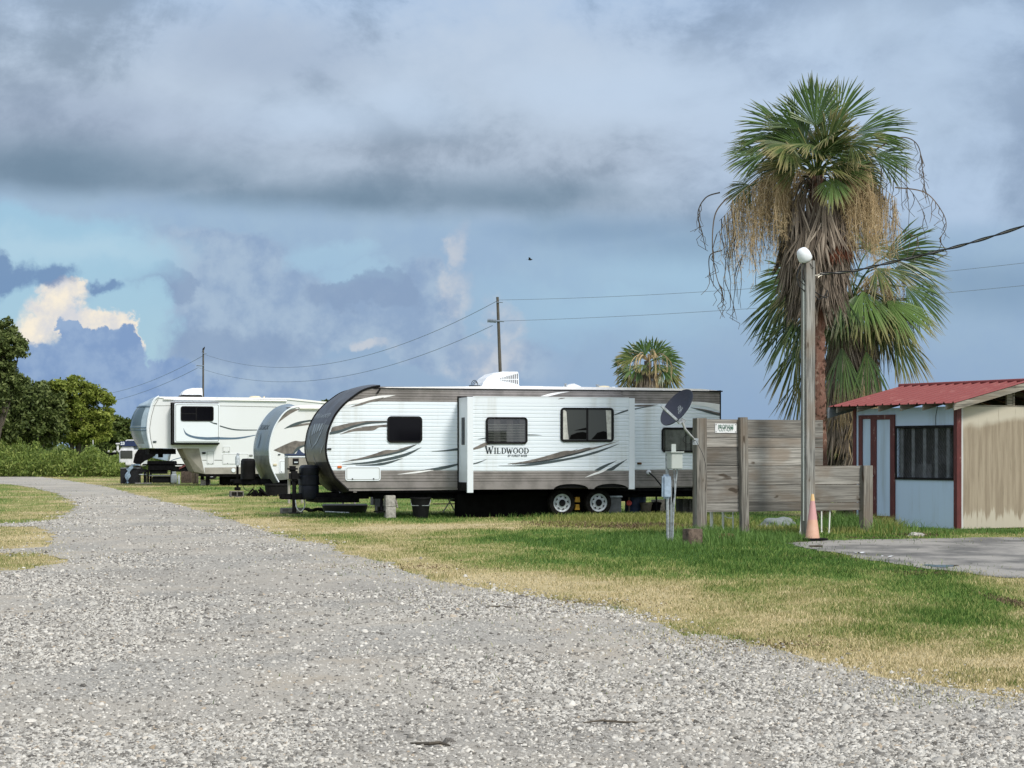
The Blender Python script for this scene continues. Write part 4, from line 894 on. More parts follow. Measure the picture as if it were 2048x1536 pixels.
# ================================================================== MAIN TRAVEL TRAILER
f1 = Frame(1.518, 48.2, 17.0); W1 = 2.42
t1_ = thing('travel_trailer', 'large white corrugated travel trailer with grey bands, charcoal curved front cap and open slide-out', 'travel trailer', (1.518, 48.2, 0), R(17))
rim = [(762, 773), (745, 776), (725, 783), (701, 800), (687.5, 812), (675, 827), (667, 841), (659, 861), (655, 882), (653.5, 900), (655.5, 916), (659.4, 929), (665.6, 943), (673, 957), (687.5, 971), (699, 982)]
rimtz = [f1.tz(*p) for p in rim]; rimtz = smooth_pts(rimtz, 4)
rt = np.array([p[0] for p in rimtz]); rz1 = np.array([p[1] for p in rimtz])
tR = f1.tz(1440, 860)[0]; zroof = 3.07; zb = .69
def xf(z): return float(np.interp(z, rz1[::-1], rt[::-1]))
def side_rows(mb, xfun, xr, zlist, y0, amp=.010, clipx=None):
    for (za, zc, mi) in zlist:
        h = zc-za; prof = [(0, 0), (.08, -amp*.3), (.22, -amp), (.92, -amp), (1, 0)] if mi != 2 else [(0, -amp), (1, -amp)]
        pv = None
        for q, dy_ in prof:
            z = za+h*q; x = xfun(z); cur = ((x, y0+dy_, z), (xr, y0+dy_, z))
            if pv: mb.add([pv[0], pv[1], cur[1], cur[0]], [(0, 1, 2, 3)], 0 if mi == 0 else 1)
            pv = cur
def rows(z0, z1, pitch, mi):
    n = max(1, round((z1-z0)/pitch)); return [(z0+(z1-z0)*i/n, z0+(z1-z0)*(i+1)/n, mi) for i in range(n)]
zw0, zw1 = 1.115, 2.73
zl = [(.71, .85, 2)] + rows(.85, zw0, .066, 1) + rows(zw0, zw1, .0865, 0) + rows(zw1, 3.035, .066, 1)
tS0 = f1.tz(917, 900)[0]; tS1 = f1.tz(1268, 900, .79)[0]+.0
mb = MB(); side_rows(mb, xf, tS0+.01, zl, 0); mb.build('siding', ['rv_white', 'rv_grey'], t1_)
mb = MB(); side_rows(mb, lambda z: tS1-.05, tR, zl, 0); o = mb.build('siding', ['rv_white', 'rv_grey'], t1_)
mb = MB(); side_rows(mb, lambda z: tS0, tS1, rows(2.84, 3.035, .066, 1), 0); mb.build('siding', ['rv_white', 'rv_grey'], t1_)
poly = [(float(a), float(b)) for a, b in zip(rt, rz1)][::-1]       # bottom .. top along the rim
poly = [p for p in poly if p[1] > zb-.05]
body = poly + [(tR-.05, zroof), (tR, zroof-.04), (tR, zb)]
mb = MB(); mb.prism(body, .012, W1, 0); mb.build('body', ['rv_grey'], t1_)
# roof edge, membrane, trim line
mb = MB(); t755 = f1.tz(757, 773)[0]
mb.prism([(t755-.05, 3.02), (t755+.2, 3.07), (-1.5, 3.125), (1.5, 3.115), (tR-.5, 3.10), (tR-.02, 3.06), (tR-.02, 3.045)], -.02, W1+.02, 0); mb.build('roof', 'roofw', t1_)
mb = MB(); mb.box(t755-.12, tR+.012, -.028, .0, 3.026, 3.052); mb.box(tR-.01, tR+.02, -.02, W1+.02, zb, 3.07); mb.box(tR-.3, tR+.05, -.05, -.029, 3.03, 3.06); mb.build('edge_trim', 'black', t1_)
# front cap: curved skin across the full width
def capstrip(name, tzs, y0, y1, out, mats, parent, mfun, bulge=.05, ny=9):
    n = len(tzs); vs = []; fs = []; mi = []
    for i, (a, z) in enumerate(tzs):
        p = tzs[max(i-1, 0)]; q = tzs[min(i+1, n-1)]; dx_, dz_ = q[0]-p[0], q[1]-p[1]; L = math.hypot(dx_, dz_)+1e-9; nx_, nz_ = (dz_/L, -dx_/L)
        if nx_ > 0 and abs(nx_) > .2: nx_, nz_ = -nx_, -nz_
        if nz_ < 0 and abs(nx_) <= .2 and z > 2: nx_, nz_ = -nx_, -nz_
        for k in range(ny):
            s_ = k/(ny-1); o = out + bulge*math.sin(math.pi*s_); vs.append((a+nx_*o, y0+(y1-y0)*s_, z+nz_*o))
    for i in range(n-1):
        for k in range(ny-1): fs.append((i*ny+k, i*ny+k+1, (i+1)*ny+k+1, (i+1)*ny+k)); mi.append(mfun((tzs[i][1]+tzs[i+1][1])/2))
    mb = MB(); mb.add(vs, fs); mb.m = mi; return mb.build(name, mats, parent, smooth=True), vs
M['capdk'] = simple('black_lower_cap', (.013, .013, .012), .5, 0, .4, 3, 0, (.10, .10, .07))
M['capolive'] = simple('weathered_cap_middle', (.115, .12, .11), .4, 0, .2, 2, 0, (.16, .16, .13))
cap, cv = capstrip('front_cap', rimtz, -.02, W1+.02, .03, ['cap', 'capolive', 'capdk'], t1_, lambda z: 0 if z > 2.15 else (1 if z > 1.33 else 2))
def caprim(y):
    return [(a-.028, y, z+.012) for a, z in rimtz]
for yy in (-.02, W1+.02): mb = MB(); mb.tube(caprim(yy), .026, 6); mb.build('cap_edging', 'black', t1_)
# emblem strokes on the cap: (s across 0..1 from near side, z) mapped on the curve
def cappt(s_, z, off=.012):
    a = xf(z); o = .03+.05*math.sin(math.pi*s_)+off; return (a-o*.97, -.02+(W1+.04)*s_, z+o*.05)
def stroke(mb, pts, w, n=10):
    pts = [(a, b) for a, b in pts]; out = []
    for i in range(len(pts)-1):
        for k in range(n): q = k/n; out.append((pts[i][0]+(pts[i+1][0]-pts[i][0])*q, pts[i][1]+(pts[i+1][1]-pts[i][1])*q))
    out.append(pts[-1]); vs = []; N = len(out)
    for i, (s_, z) in enumerate(out):
        p = out[max(0, i-1)]; q = out[min(N-1, i+1)]; ds_, dz_ = (q[0]-p[0])*W1, q[1]-p[1]; L = math.hypot(ds_, dz_)+1e-9
        ww = w*(.25+.75*math.sin(math.pi*min(1, max(0, i/(N-1)))))
        vs += [cappt(s_+dz_/L*ww/2/W1, z-ds_/L*ww/2), cappt(s_-dz_/L*ww/2/W1, z+ds_/L*ww/2)]
    mb.add(vs, [(2*i, 2*i+1, 2*i+3, 2*i+2) for i in range(N-1)])
mb = MB()
stroke(mb, [(.80, 2.30), (.82, 2.05), (.76, 1.85), (.55, 1.62)], .06); stroke(mb, [(.20, 2.30), (.24, 2.0), (.36, 1.78), (.55, 1.62)], .06)
stroke(mb, [(.96, 1.75), (.84, 1.50)], .05); stroke(mb, [(.06, 1.75), (.20, 1.50)], .05); stroke(mb, [(.97, 2.1), (.93, 1.85)], .04); stroke(mb, [(.04, 2.2), (.07, 1.9)], .04); stroke(mb, [(.52, 1.48), (.48, 1.25)], .05)
mb.build('emblem', 'inkfaint', cap)
# WILDWOOD lettering from strokes with serifs, mapped on a plane or on the cap
GL = {'W': [((0, 1), (.28, 0), .2), ((.28, 0), (.5, .85), .09), ((.5, .85), (.72, 0), .2), ((.72, 0), (1, 1), .09), ((-.1, 1), (.2, 1), .07), ((.4, .85), (.6, .85), .05), ((.85, 1), (1.1, 1), .07)],
      'I': [((.18, 0), (.18, 1), .2), ((0, 1), (.36, 1), .07), ((0, 0), (.36, 0), .07)],
      'L': [((.15, 0), (.15, 1), .2), ((0, 1), (.32, 1), .07), ((0, 0), (.62, 0), .09), ((.62, 0), (.66, .22), .06)],
      'D': [((.15, 0), (.15, 1), .2), ((0, 1), (.4, 1), .07), ((0, 0), (.4, 0), .07), ((.4, 1), (.68, .8), .1), ((.68, .8), (.76, .5), .19), ((.76, .5), (.68, .2), .19), ((.68, .2), (.4, 0), .1)],
      'O': [((.42, 1.02), (.14, .82), .1), ((.14, .82), (.05, .5), .18), ((.05, .5), (.14, .18), .18), ((.14, .18), (.42, -.02), .1), ((.42, -.02), (.70, .18), .1), ((.70, .18), (.79, .5), .18), ((.79, .5), (.70, .82), .18), ((.70, .82), (.42, 1.02), .1)]}
GW = {'W': 1.12, 'I': .46, 'L': .78, 'D': .92, 'O': .94}
def word(mb, txt, f, scale=1.0, first=1.3):
    x = 0
    for i, ch in enumerate(txt):
        k = scale*(first if i == 0 else 1.0)
        for a, b, w in GL[ch]:
            ax_, az_, bx_, bz_ = x+a[0]*k, a[1]*k, x+b[0]*k, b[1]*k; dx_, dz_ = bx_-ax_, bz_-az_; L = math.hypot(dx_, dz_); nx_, nz_ = -dz_/L*w*k/2, dx_/L*w*k/2
            ex, ez_ = dx_/L*w*k*.12, dz_/L*w*k*.12
            mb.add([f(ax_+nx_-ex, az_+nz_-ez_), f(ax_-nx_-ex, az_-nz_-ez_), f(bx_-nx_+ex, bz_-nz_+ez_), f(bx_+nx_+ex, bz_+nz_+ez_)], [(0, 1, 2, 3)])
        x += (GW[ch]+.06)*k
    return x
wl_ = word(MB(), 'WILDWOOD', lambda a, b: (0, 0, 0))
mb = MB(); word(mb, 'WILDWOOD', lambda a, b: cappt(.88-a/wl_*.72, 2.36+b*.10, .016)); mb.build('lettering', 'inkfaint', cap)
mb = MB(); 
for q in range(4): mb.add([cappt(.70-q*.12, 2.22, .015), cappt(.62-q*.12, 2.22, .015), cappt(.60-q*.10, 1.95+.03*q, .015), cappt(.645-q*.10, 1.95+.03*q, .015)], [(0, 1, 2, 3)])
mb.build('emblem', 'inkfaint', cap)
# decals on the side
def decal(parent, fr, d, pts, mat, name='stripe', sm=True):
    pp = fr.poly(pts, d); mb = MB(); mb.sheet(pp, -d, 0); return mb.build(name, mat, parent)
def swoosh(parent, fr, d, top, bot, mat, name='stripe'):
    a = smooth_pts(top, 5); b = smooth_pts(bot, 5); decal(parent, fr, d, a+b[::-1], mat, name)
dd = .014
C1 = lambda l: [(600+x/4.096, 720+y/4.096) for x, y in l]      # zoom 1 coordinates
C2 = lambda l: [(1000+x/4.096, 720+y/4.096) for x, y in l]
swoosh(t1_, f1, dd, C1([(385, 345), (520, 315), (650, 292), (780, 288)]), C1([(360, 372), (500, 350), (620, 325), (780, 289)]), 'decal_lt')
swoosh(t1_, f1, dd+.002, C1([(415, 383), (520, 345), (600, 322), (690, 305)]), C1([(415, 384), (500, 370), (570, 347), (640, 337)]), 'decal_tp')
swoosh(t1_, f1, dd, C1([(262, 552), (400, 518), (540, 500), (712, 497)]), C1([(245, 608), (330, 590), (450, 545), (560, 520), (712, 508)]), 'decal_tp')
swoosh(t1_, f1, dd+.002, C1([(245, 590), (330, 572), (450, 532), (560, 510), (712, 503)]), C1([(242, 612), (330, 594), (450, 550), (560, 525), (712, 512)]), 'decal_dk')
swoosh(t1_, f1, dd, C1([(330, 607), (450, 560), (600, 538), (712, 528)]), C1([(330, 609), (440, 585), (520, 580), (600, 576), (650, 552), (712, 548)]), 'decal_tp')
swoosh(t1_, f1, dd, C1([(340, 836), (500, 800), (620, 765), (700, 738), (790, 736), (870, 712), (955, 690)]), C1([(340, 838), (500, 815), (640, 785), (760, 765), (860, 735), (955, 692)]), 'decal_tp')
swoosh(t1_, f1, dd+.002, C1([(420, 826), (560, 800), (700, 772), (820, 742), (955, 691)]), C1([(420, 828), (560, 808), (700, 786), (840, 752), (955, 693)]), 'decal_dk')
swoosh(t1_, f1, dd, C1([(345, 856), (560, 832), (720, 800), (860, 765), (995, 714)]), C1([(345, 858), (560, 850), (740, 820), (880, 782), (995, 716)]), 'decal_dk')
swoosh(t1_, f1, dd, C1([(455, 860), (600, 852), (720, 832), (840, 805)]), C1([(455, 864), (640, 866), (740, 845), (840, 807)]), 'decal_dk')
swoosh(t1_, f1, dd, C1([(1080, 747), (1180, 738), (1290, 722)]), C1([(1080, 749), (1190, 748), (1290, 741)]), 'decal_dk')
swoosh(t1_, f1, dd, C1([(980, 905), (1120, 880), (1290, 848)]), C1([(980, 907), (1160, 898), (1290, 862)]), 'decal_dk')
swoosh(t1_, f1, dd+.002, C1([(800, 936), (960, 912), (1060, 900)]), C1([(800, 938), (960, 926), (1100, 902)]), 'decal_lt')
swoosh(t1_, f1, dd, C2([(1100, 370), (1180, 366), (1300, 365)]), C2([(1100, 380), (1190, 382), (1300, 366)]), 'decal_tp')
swoosh(t1_, f1, dd, C2([(1100, 398), (1180, 385), (1260, 375)]), C2([(1100, 408), (1160, 395), (1260, 376)]), 'decal_dk')
swoosh(t1_, f1, dd, C2([(1560, 388), (1650, 400), (1730, 418), (1800, 432)]), C2([(1560, 389), (1640, 415), (1720, 440), (1800, 458)]), 'decal_dk')
swoosh(t1_, f1, dd+.002, C2([(1600, 393), (1680, 405), (1800, 434)]), C2([(1600, 396), (1700, 420), (1800, 448)]), 'decal_tp')
swoosh(t1_, f1, dd+.001, C2([(1480, 341), (1640, 343), (1800, 362)]), C2([(1480, 349), (1700, 384), (1800, 420)]), 'decal_lt')
mb = MB()
for a, b in (((262, 780), (350, 775)), ((270, 805), (330, 800))): mb.sheet(f1.poly(C1([a, b, (b[0], b[1]+7), (a[0], a[1]+6)]), dd), -dd)
# windows etc.
w, *_ = window(t1_, f1, 774.5, 844, 832.5, 885.5, .012)
f_, x0, x1, z0, z1 = window(t1_, f1, 1323, 1402, 855, 905, .012, 'glasst', name='window')
M['curt'] = M['pale']
def curtain(par, x0, x1, z0, z1, y, mat='pale', fold=.02, amp=.006, top_off=0):
    mb = MB(); n = max(6, int((x1-x0)/.012)); vs = []
    for i in range(n+1):
        x = x0+(x1-x0)*i/n; yy = y+amp*math.sin((x-x0)/fold)*(1+.4*math.sin(x*9)); vs += [(x, yy, z0), (x, yy, z1)]
    mb.add(vs, [(2*i, 2*i+2, 2*i+3, 2*i+1) for i in range(n)]); return mb.build('curtain', mat, par)
curtain(f_, x0+.05, x1-.05, z0+.05, z1-.05, -.020, 'greycurt' if 'greycurt' in M else 'pale', .022, .004)
# compartment door, lights
def rdoor(par, fr, px0, px1, py0, py1, d, mat, name='compartment_door', r=.06, seal='outline', th=.016):
    x0, z1 = fr.tz(px0, py0, d); x1, z0 = fr.tz(px1, py1, d); mb = MB()
    mb.prism(rrect(x0, x1, z0, z1, r), -d-th, -d+.01, 0); o = mb.build(name, mat, par)
    mb = MB(); ringmesh(mb, rrect(x0+.028, x1-.028, z0+.028, z1-.028, max(r-.028, .01)), rrect(x0+.038, x1-.038, z0+.038, z1-.038, max(r-.038, .006)), -d-th-.003, -d-th+.004); mb.build('seal', seal, o)
    for q in (.2, .8): mb = MB(); mb.lathe([(0, -.02), (.016, -.018), (.018, 0)], (x0+(x1-x0)*q, -d-th, z0+.045), 'Y', 10); mb.build('latch', 'dark', o)
    return o
rdoor(t1_, f1, 690.5, 761, 933, 961.5, .014, 'rv_trim')
def lens(par, fr, px, py, w, h, d, mat, name='marker_light'):
    x, z = fr.tz(px, py, d); mb = MB(); mb.box(x-w/2, x+w/2, -d-.03, -d+.005, z-h/2, z+h/2, bev=.008); mb.build(name, mat, par)
lens(t1_, f1, 679, 934, .10, .055, .012, 'orange'); lens(t1_, f1, 658.5, 898, .10, .03, .012, 'dark', 'clearance_light')
lens(t1_, f1, 1278.5, 927, .11, .05, .012, 'rust', 'marker_light')
x, z = f1.tz(1297.5, 945, .02); mb = MB(); mb.lathe([(0, -.04), (.05, -.035), (.062, -.015), (.062, .01)], (x, -.012, z), 'Y', 20); mb.build('power_inlet', 'plw', t1_, smooth=40)
mb = MB(); mb.tube([(x, -.05, z), (x+.10, -.16, z-.12), (x+.24, -.2, z-.30), (x+.42, -.2, z-.52)], .018, 8); mb.build('power_cord', 'black', t1_)
x, z = f1.tz(1393, 942, .02); mb = MB(); mb.box(x-.02, x+.06, -.05, 0, z-.07, z+.07, bev=.01); mb.build('hose_inlet', 'plw', t1_)
# slide-out
dS = .79; y1s = -dS
sx0, _ = f1.tz(935, 860, dS); sx1, _ = f1.tz(1268, 860, dS); zt = f1.tz(935, 793, dS)[1]; zt2 = 2.83
mb = MB(); mb.box(sx0+.002, sx1-.002, y1s+.03, .0, .84, zt2-.003, mi=0); mb.box(sx0+.03, sx1-.03, y1s+.05, .3, .70, .84, mi=1)
sl_ = mb.build('slide_out', ['rv_trim', 'black'], t1_)
mb = MB(); s0, s1_ = sx0+.135, sx1-.135
side_rows(mb, lambda z: s0, s1_, rows(.86, 1.10, .068, 1)+rows(1.10, zt2-.13, .0865, 0), y1s, .010)
mb.add([(s0, y1s-.008, zt2-.13), (s1_, y1s-.008, zt2-.13), (s1_, y1s-.008, zt2), (s0, y1s-.008, zt2)], [(0, 1, 2, 3)], 0); sdg = mb.build('slide_siding', ['rv_white', 'rv_grey'], sl_)
# skirt polygon with wheel arches
xa, xb = f1.tz(1142, 975, dS)[0], f1.tz(1222.5, 975, dS)[0]; ra_ = .345
pg = [(s0, .86), (s1_, .86), (s1_, .675)]
for xc_ in (xb, xa):
    for k in range(13): a_ = math.pi*k/12; pg.append((xc_+ra_*math.cos(a_)*1.25, .675+.12*math.sin(a_)))
pg.append((s0, .675)); mb = MB(); mb.prism(pg, y1s-.010, y1s+.012, 0); mb.build('skirt', 'rv_grey', sl_)
mb = MB()
mb.box(sx0-.012, s0, y1s-.024, y1s+.03, .60, zt2+.006, bev=.004); mb.box(s1_, sx1+.012, y1s-.024, y1s+.03, .66, zt2+.006, bev=.004); mb.box(s0, s1_, y1s-.014, y1s+.03, zt2+.0, zt2+.02)
mb.build('corner_trim', 'rv_trim', sl_)
mb = MB(); mb.box(tS0-.03, tS0+.045, -.03, .02, .70, 2.86); mb.box(tS0-.03, tS1+.03, -.03, .02, 2.84, 2.87); mb.box(tS0+.02, sx0+.0, -.028, -.02, .62, .84); mb.box(sx0-.02, sx0+.001, y1s+.06, -.02, .64, .84); mb.build('slide_seal', 'black', sl_)
mb = MB(); mb.box(sx0-.014, sx0+.001, y1s+.25, y1s+.48, 1.72, 2.36, bev=.004); mb.build('side_window', 'glassk', sl_)
def ssw(top, bot, mat, k=0): swoosh(sdg, f1, dS+.013+k, top, bot, mat)
C7 = lambda l: [(940+x/5.689, 860+y/5.689) for x, y in l]
ssw(C7([(85, 104), (130, 95), (186, 85)]), C7([(85, 106), (140, 104), (186, 96)]), 'decal_dk'); ssw(C7([(655, 50), (740, 52), (820, 60)]), C7([(655, 62), (740, 62), (820, 61)]), 'decal_dk')
ssw(C7([(30, 208), (90, 180), (150, 150), (192, 138)]), C7([(30, 228), (100, 212), (160, 190), (225, 160)]), 'decal_tp')
ssw(C7([(32, 382), (110, 358), (190, 333)]), C7([(32, 394), (110, 372), (190, 335)]), 'decal_dk')
ssw(C7([(430, 385), (650, 350), (850, 300), (1060, 240), (1160, 235), (1230, 215)]), C7([(430, 390), (650, 368), (900, 320), (1080, 285), (1230, 217)]), 'decal_tp')
ssw(C7([(560, 372), (760, 350), (950, 308), (1180, 240), (1340, 200), (1420, 195), (1700, 122)]), C7([(560, 376), (760, 366), (950, 335), (1150, 280), (1330, 240), (1500, 190), (1700, 124)]), 'decal_tp', .002)
ssw(C7([(480, 388), (680, 370), (900, 335), (1150, 275), (1300, 235), (1380, 215)]), C7([(480, 391), (680, 380), (900, 350), (1150, 292), (1300, 250), (1380, 217)]), 'ink', .004)
ssw(C7([(325, 405), (560, 398), (850, 360), (1150, 310), (1400, 250), (1700, 155)]), C7([(325, 408), (650, 410), (900, 380), (1200, 325), (1450, 260), (1700, 157)]), 'decal_dk', .001)
ssw(C7([(1420, 455), (1480, 420), (1560, 385), (1670, 346)]), C7([(1420, 460), (1480, 458), (1560, 412), (1670, 348)]), 'decal_dk'); ssw(C7([(1530, 458), (1600, 430), (1660, 395), (1790, 330)]), C7([(1530, 461), (1620, 459), (1670, 425), (1790, 332)]), 'decal_dk')
ssw(C7([(1310, 540), (1400, 495), (1500, 460), (1600, 420)]), C7([(1310, 542), (1420, 510), (1520, 475), (1600, 422)]), 'decal_lt', .002)
C2s = lambda l: C2(l)
ssw(C2([(475, 320), (520, 305), (555, 302)]), C2([(475, 322), (520, 315), (555, 304)]), 'decal_tp'); ssw(C2([(930, 450), (1000, 420), (1050, 405)]), C2([(930, 454), (1000, 434), (1050, 416)]), 'decal_dk')
swoosh(t1_, f1, .016, C2([(330, 298), (420, 272), (500, 262), (570, 259)]), C2([(390, 299), (450, 285), (500, 272), (570, 260)]), 'decal_lt')
# slide lettering
x0, z1 = f1.tz(971.5, 897, dS+.014); x1, z0 = f1.tz(1059, 907, dS+.014)
mb = MB(); k_ = (x1-x0)/wl_; word(mb, 'WILDWOOD', lambda a, b: (x0+a*k_, -dS-.016, z0+b*k_*.98)); mb.build('lettering', 'ink', sdg)
textmesh('lettering', 'BY FOREST RIVER', .075, sdg, Matrix.Translation((x0+(x1-x0)*.72, -dS-.016, z0-.055)) @ UPX, 'ink', .82, .0, .3)
# slide windows
f_, x0, x1, z0, z1 = window(sl_, f1, 971.5, 1054.5, 834, 888, dS+.012, 'glasst'); curtain(f_, x0+.04, x1-.04, z0+.04, z1-.04, -dS-.016, 'mesh', .05, .003)
mb = MB(); 
for k in range(11): zz = z0+.07+k*.038; mb.box(x0+.06, x1-.07, -dS-.024, -dS-.021, zz, zz+.012)
mb.build('blind', 'pale', f_)
f_, x0, x1, z0, z1 = window(sl_, f1, 1121, 1227, 815, 884, dS+.012, 'glassg')
mb = MB(); xm = (x0+x1)/2; mb.box(xm-.025, xm+.02, -dS-.042, -dS-.012, z0+.03, z1-.03); mb.build('mullion', 'black', f_)
mb = MB(); mb.prism([(x0+.06, z0+.06), (x0+.20, z0+.06), (x0+.17, z0+.3), (x0+.14, z1-.10), (x0+.10, z1-.06), (x0+.06, z1-.06)], -dS-.033, -dS-.031); mb.prism([(x1-.16, z0+.07), (x1-.07, z0+.06), (x1-.07, z1-.06), (x1-.20, z1-.06)], -dS-.033, -dS-.031); mb.build('curtain', 'pale', f_)
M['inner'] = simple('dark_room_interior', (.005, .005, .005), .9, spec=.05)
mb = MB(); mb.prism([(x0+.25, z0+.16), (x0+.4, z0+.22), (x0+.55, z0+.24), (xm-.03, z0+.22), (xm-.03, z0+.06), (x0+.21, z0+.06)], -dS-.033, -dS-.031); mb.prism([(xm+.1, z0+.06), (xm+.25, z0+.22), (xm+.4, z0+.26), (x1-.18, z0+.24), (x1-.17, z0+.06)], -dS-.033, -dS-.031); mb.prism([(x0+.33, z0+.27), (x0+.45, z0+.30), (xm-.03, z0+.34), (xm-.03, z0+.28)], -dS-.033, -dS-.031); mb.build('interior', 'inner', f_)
# roof fittings
def wheel(par, x, y, r, fr_, rimr, mats=('tyre', 'rim', 'black'), z=None, hub=True, w=.22):
    z = r if z is None else z
    mb = MB(); mb.lathe([(rimr, .02), (rimr+.015, -.005), (r*.80, -.012), (r*.95, .01), (r, .05), (r, w-.05), (r*.9, w), (rimr, w)], (x, y, z), 'Y', 36)
    o = mb.build('tyre', mats[0], par, smooth=35)
    mb = MB(); mb.lathe([(rimr+.004, .02), (rimr-.012, .022), (rimr-.02, .045), (rimr*.80, .055), (rimr*.72, .035), (rimr*.42, .028), (rimr*.38, .0), (rimr*.32, -.01), (0, -.01)], (x, y, z), 'Y', 32, mf=[0, 0, 0, 0, 0, 0, 1, 1])
    for k in range(8):
        a_ = 2*math.pi*k/8+.2; c_, s_ = math.cos(a_), math.sin(a_)
        pts = [(rimr*.76, -.12), (rimr*.76, .12), (rimr*.55, 0)]
        mb.add([(x+ra*math.cos(a_+rb*1.3), y+.022+.0*k, z+ra*math.sin(a_+rb*1.3)) for ra, rb in ((rimr*.78, -.17), (rimr*.78, .17), (rimr*.60, .04), (rimr*.60, -.04))], [(0, 1, 2, 3)], 1)
    mb.build('rim', [mats[1], mats[2]], o, smooth=35)
xw1, xw2 = f1.tz(1115, 1000, .0)[0], f1.tz(1187.5, 1000, .0)[0]
for xx in (xw1, xw2): wheel(t1_, xx, -.42+.05, .335, f1, .215); wheel(t1_, xx, 2.2, .335, f1, .21)
mb = MB(); mb.box(-4.9, tR-.15, .25, .37, .45, .68); mb.box(-4.9, tR-.15, 2.0, 2.12, .45, .68); mb.box(-5.0, tR-.1, .05, 2.35, .60, .70)
for xx in (-4.5, -3, -1.5, 1.6, 3): mb.box(xx, xx+.1, .37, 2.0, .5, .64)
mb.box(xw1-.05, xw1+.05, -.2, 2.2, .29, .38); mb.box(xw2-.05, xw2+.05, -.2, 2.2, .29, .38); mb.box(xw1-.5, xw2+.5, .2, .30, .38, .5); mb.box(-2.6, 1.6, .5, 1.9, .34, .6)
mb.build('chassis', 'dark', t1_)
# tongue, jack, tank covers
def C3p(l): return [(560+x/6.827, 860+y/6.827) for x, y in l]
tg = MB(); xt, zt_ = -6.95, .50
for yy in (.35, 2.05):
    tg.add([(xt+.25, 1.12+(.06 if yy > 1 else -.06), .42), (xt+.25, 1.25+(.06 if yy > 1 else -.06), .42), (-5.0, yy+.1, .45), (-5.0, yy, .45), (xt+.25, 1.12+(.06 if yy > 1 else -.06), .56), (xt+.25, 1.25+(.06 if yy > 1 else -.06), .56), (-5.0, yy+.1, .60), (-5.0, yy, .60)], [(0, 1, 2, 3), (7, 6, 5, 4), (0, 4, 5, 1), (1, 5, 6, 2), (2, 6, 7, 3), (3, 7, 4, 0)])
tg.box(xt, xt+.4, 1.1, 1.3, .43, .56, bev=.02); tg.tube([(xt-.02, 1.2, .50), (xt+.12, 1.2, .50)], .06, 10); tg.box(-6.2, -5.2, .5, 1.9, .36, .48)
tg.build('tongue', 'dark', t1_)
mb = MB(); mb.tube([(-6.62, 1.2, .12), (-6.62, 1.2, .9)], .05, 10); mb.box(-6.74, -6.50, 1.08, 1.32, .86, 1.10, bev=.05); mb.box(-6.78, -6.54, 1.1, 1.3, 1.08, 1.22, bev=.05); mb.box(-6.74, -6.5, 1.08, 1.32, .09, .12); mb.build('tongue_jack', 'black', t1_)
mb = MB(); mb.tube(curve_pts([(-6.62, 1.05, .5), (-6.6, 1.03, .25), (-6.5, 1.02, .14), (-6.4, 1.03, .28), (-6.42, 1.05, .52)]), .015, 6); mb.build('safety_chain', 'galv', t1_)
mb = MB(); T = Matrix.Translation((-6.12, 1.2, 0)); n_ = 28
def superel(a, b, n=28, p=3.2): return [(a*abs(math.cos(2*math.pi*k/n))**(2/p)*(1 if math.cos(2*math.pi*k/n) > 0 else -1), b*abs(math.sin(2*math.pi*k/n))**(2/p)*(1 if math.sin(2*math.pi*k/n) > 0 else -1)) for k in range(n)]
def loft(mb, secs, cx, cy, mi=0):
    vs = []; n = 28
    for (a, b, z) in secs: vs += [(cx+x, cy+y, z) for x, y in superel(a, b)]
    fs = []
    for i in range(len(secs)-1):
        for k in range(n): fs.append((i*n+k, i*n+(k+1) % n, (i+1)*n+(k+1) % n, (i+1)*n+k))
    fs += [tuple(range(n))[::-1], tuple((len(secs)-1)*n+k for k in range(n))]; mb.add(vs, fs, mi)
loft(mb, [(.20, .36, .44), (.215, .38, .50), (.215, .38, .74), (.20, .37, .76), (.22, .385, .78), (.22, .385, .98), (.205, .37, 1.0), (.215, .38, 1.02), (.205, .37, 1.18), (.16, .32, 1.235), (.08, .2, 1.245)], -6.27, 1.2)
mb.build('tank_cover', 'navyblk', t1_, smooth=35)
mb = MB(); x_, z_ = -5.62, .60; mb.box(x_, x_+.09, .80, .806, .55, .64); mb.build('sticker', 'rv_trim', t1_)
mb = MB(); mb.lathe([(0, -.001), (.025, -.001)], (x_+.045, .799, .60), 'Y', 14); mb.build('sticker_mark', 'decal_dk', t1_)
# AC unit
def acunit(par, x0, x1, y0, y1, z0, z1, vents=True, basemat='rv_trim', under='black'):
    prof = [(x0, z0+.10), (x0+.02, z0+.16), (x0+(x1-x0)*.12, z0+(z1-z0)*.62), (x0+(x1-x0)*.30, z0+(z1-z0)*.87), (x0+(x1-x0)*.55, z1-.005), (x1-.03, z1), (x1, z1-.03), (x1+.015, z0+.10), (x1+.01, z0+.06), (x0+.05, z0+.07)]
    mb = MB(); mb.prism(prof, y0, y1, 0); a = mb.build('air_conditioner', 'plw', par)
    mb = MB(); mb.box(x1-.35, x1-.01, y0+.03, y1-.03, z0-.0, z0+.062); mb.box(x0+.1, x1-.36, y0+.1, y1-.1, z0, z0+.05); mb.build('base_pan', under, a)
    if vents:
        mb = MB(); n = 9
        for k in range(n):
            x = x0+(x1-x0)*(.50+.455*k/(n-1)); hh = (z1-z0)*(.10+.34*k/(n-1))
            for (c_, s_) in ((.66, 1), (.40, -1)):
                zc_ = z0+(z1-z0)*.56
                a0, a1 = (zc_+.012, zc_+hh*.75) if s_ > 0 else (zc_-hh*.62, zc_-.012)
                mb.box(x, x+.022, y0-.004, y0+.003, a0, a1)
        mb.build('vent_slots', 'dark', a)
    return a
xa0, _ = f1.tz(966, 770, -.8); xa1, _ = f1.tz(1038, 770, -.8)
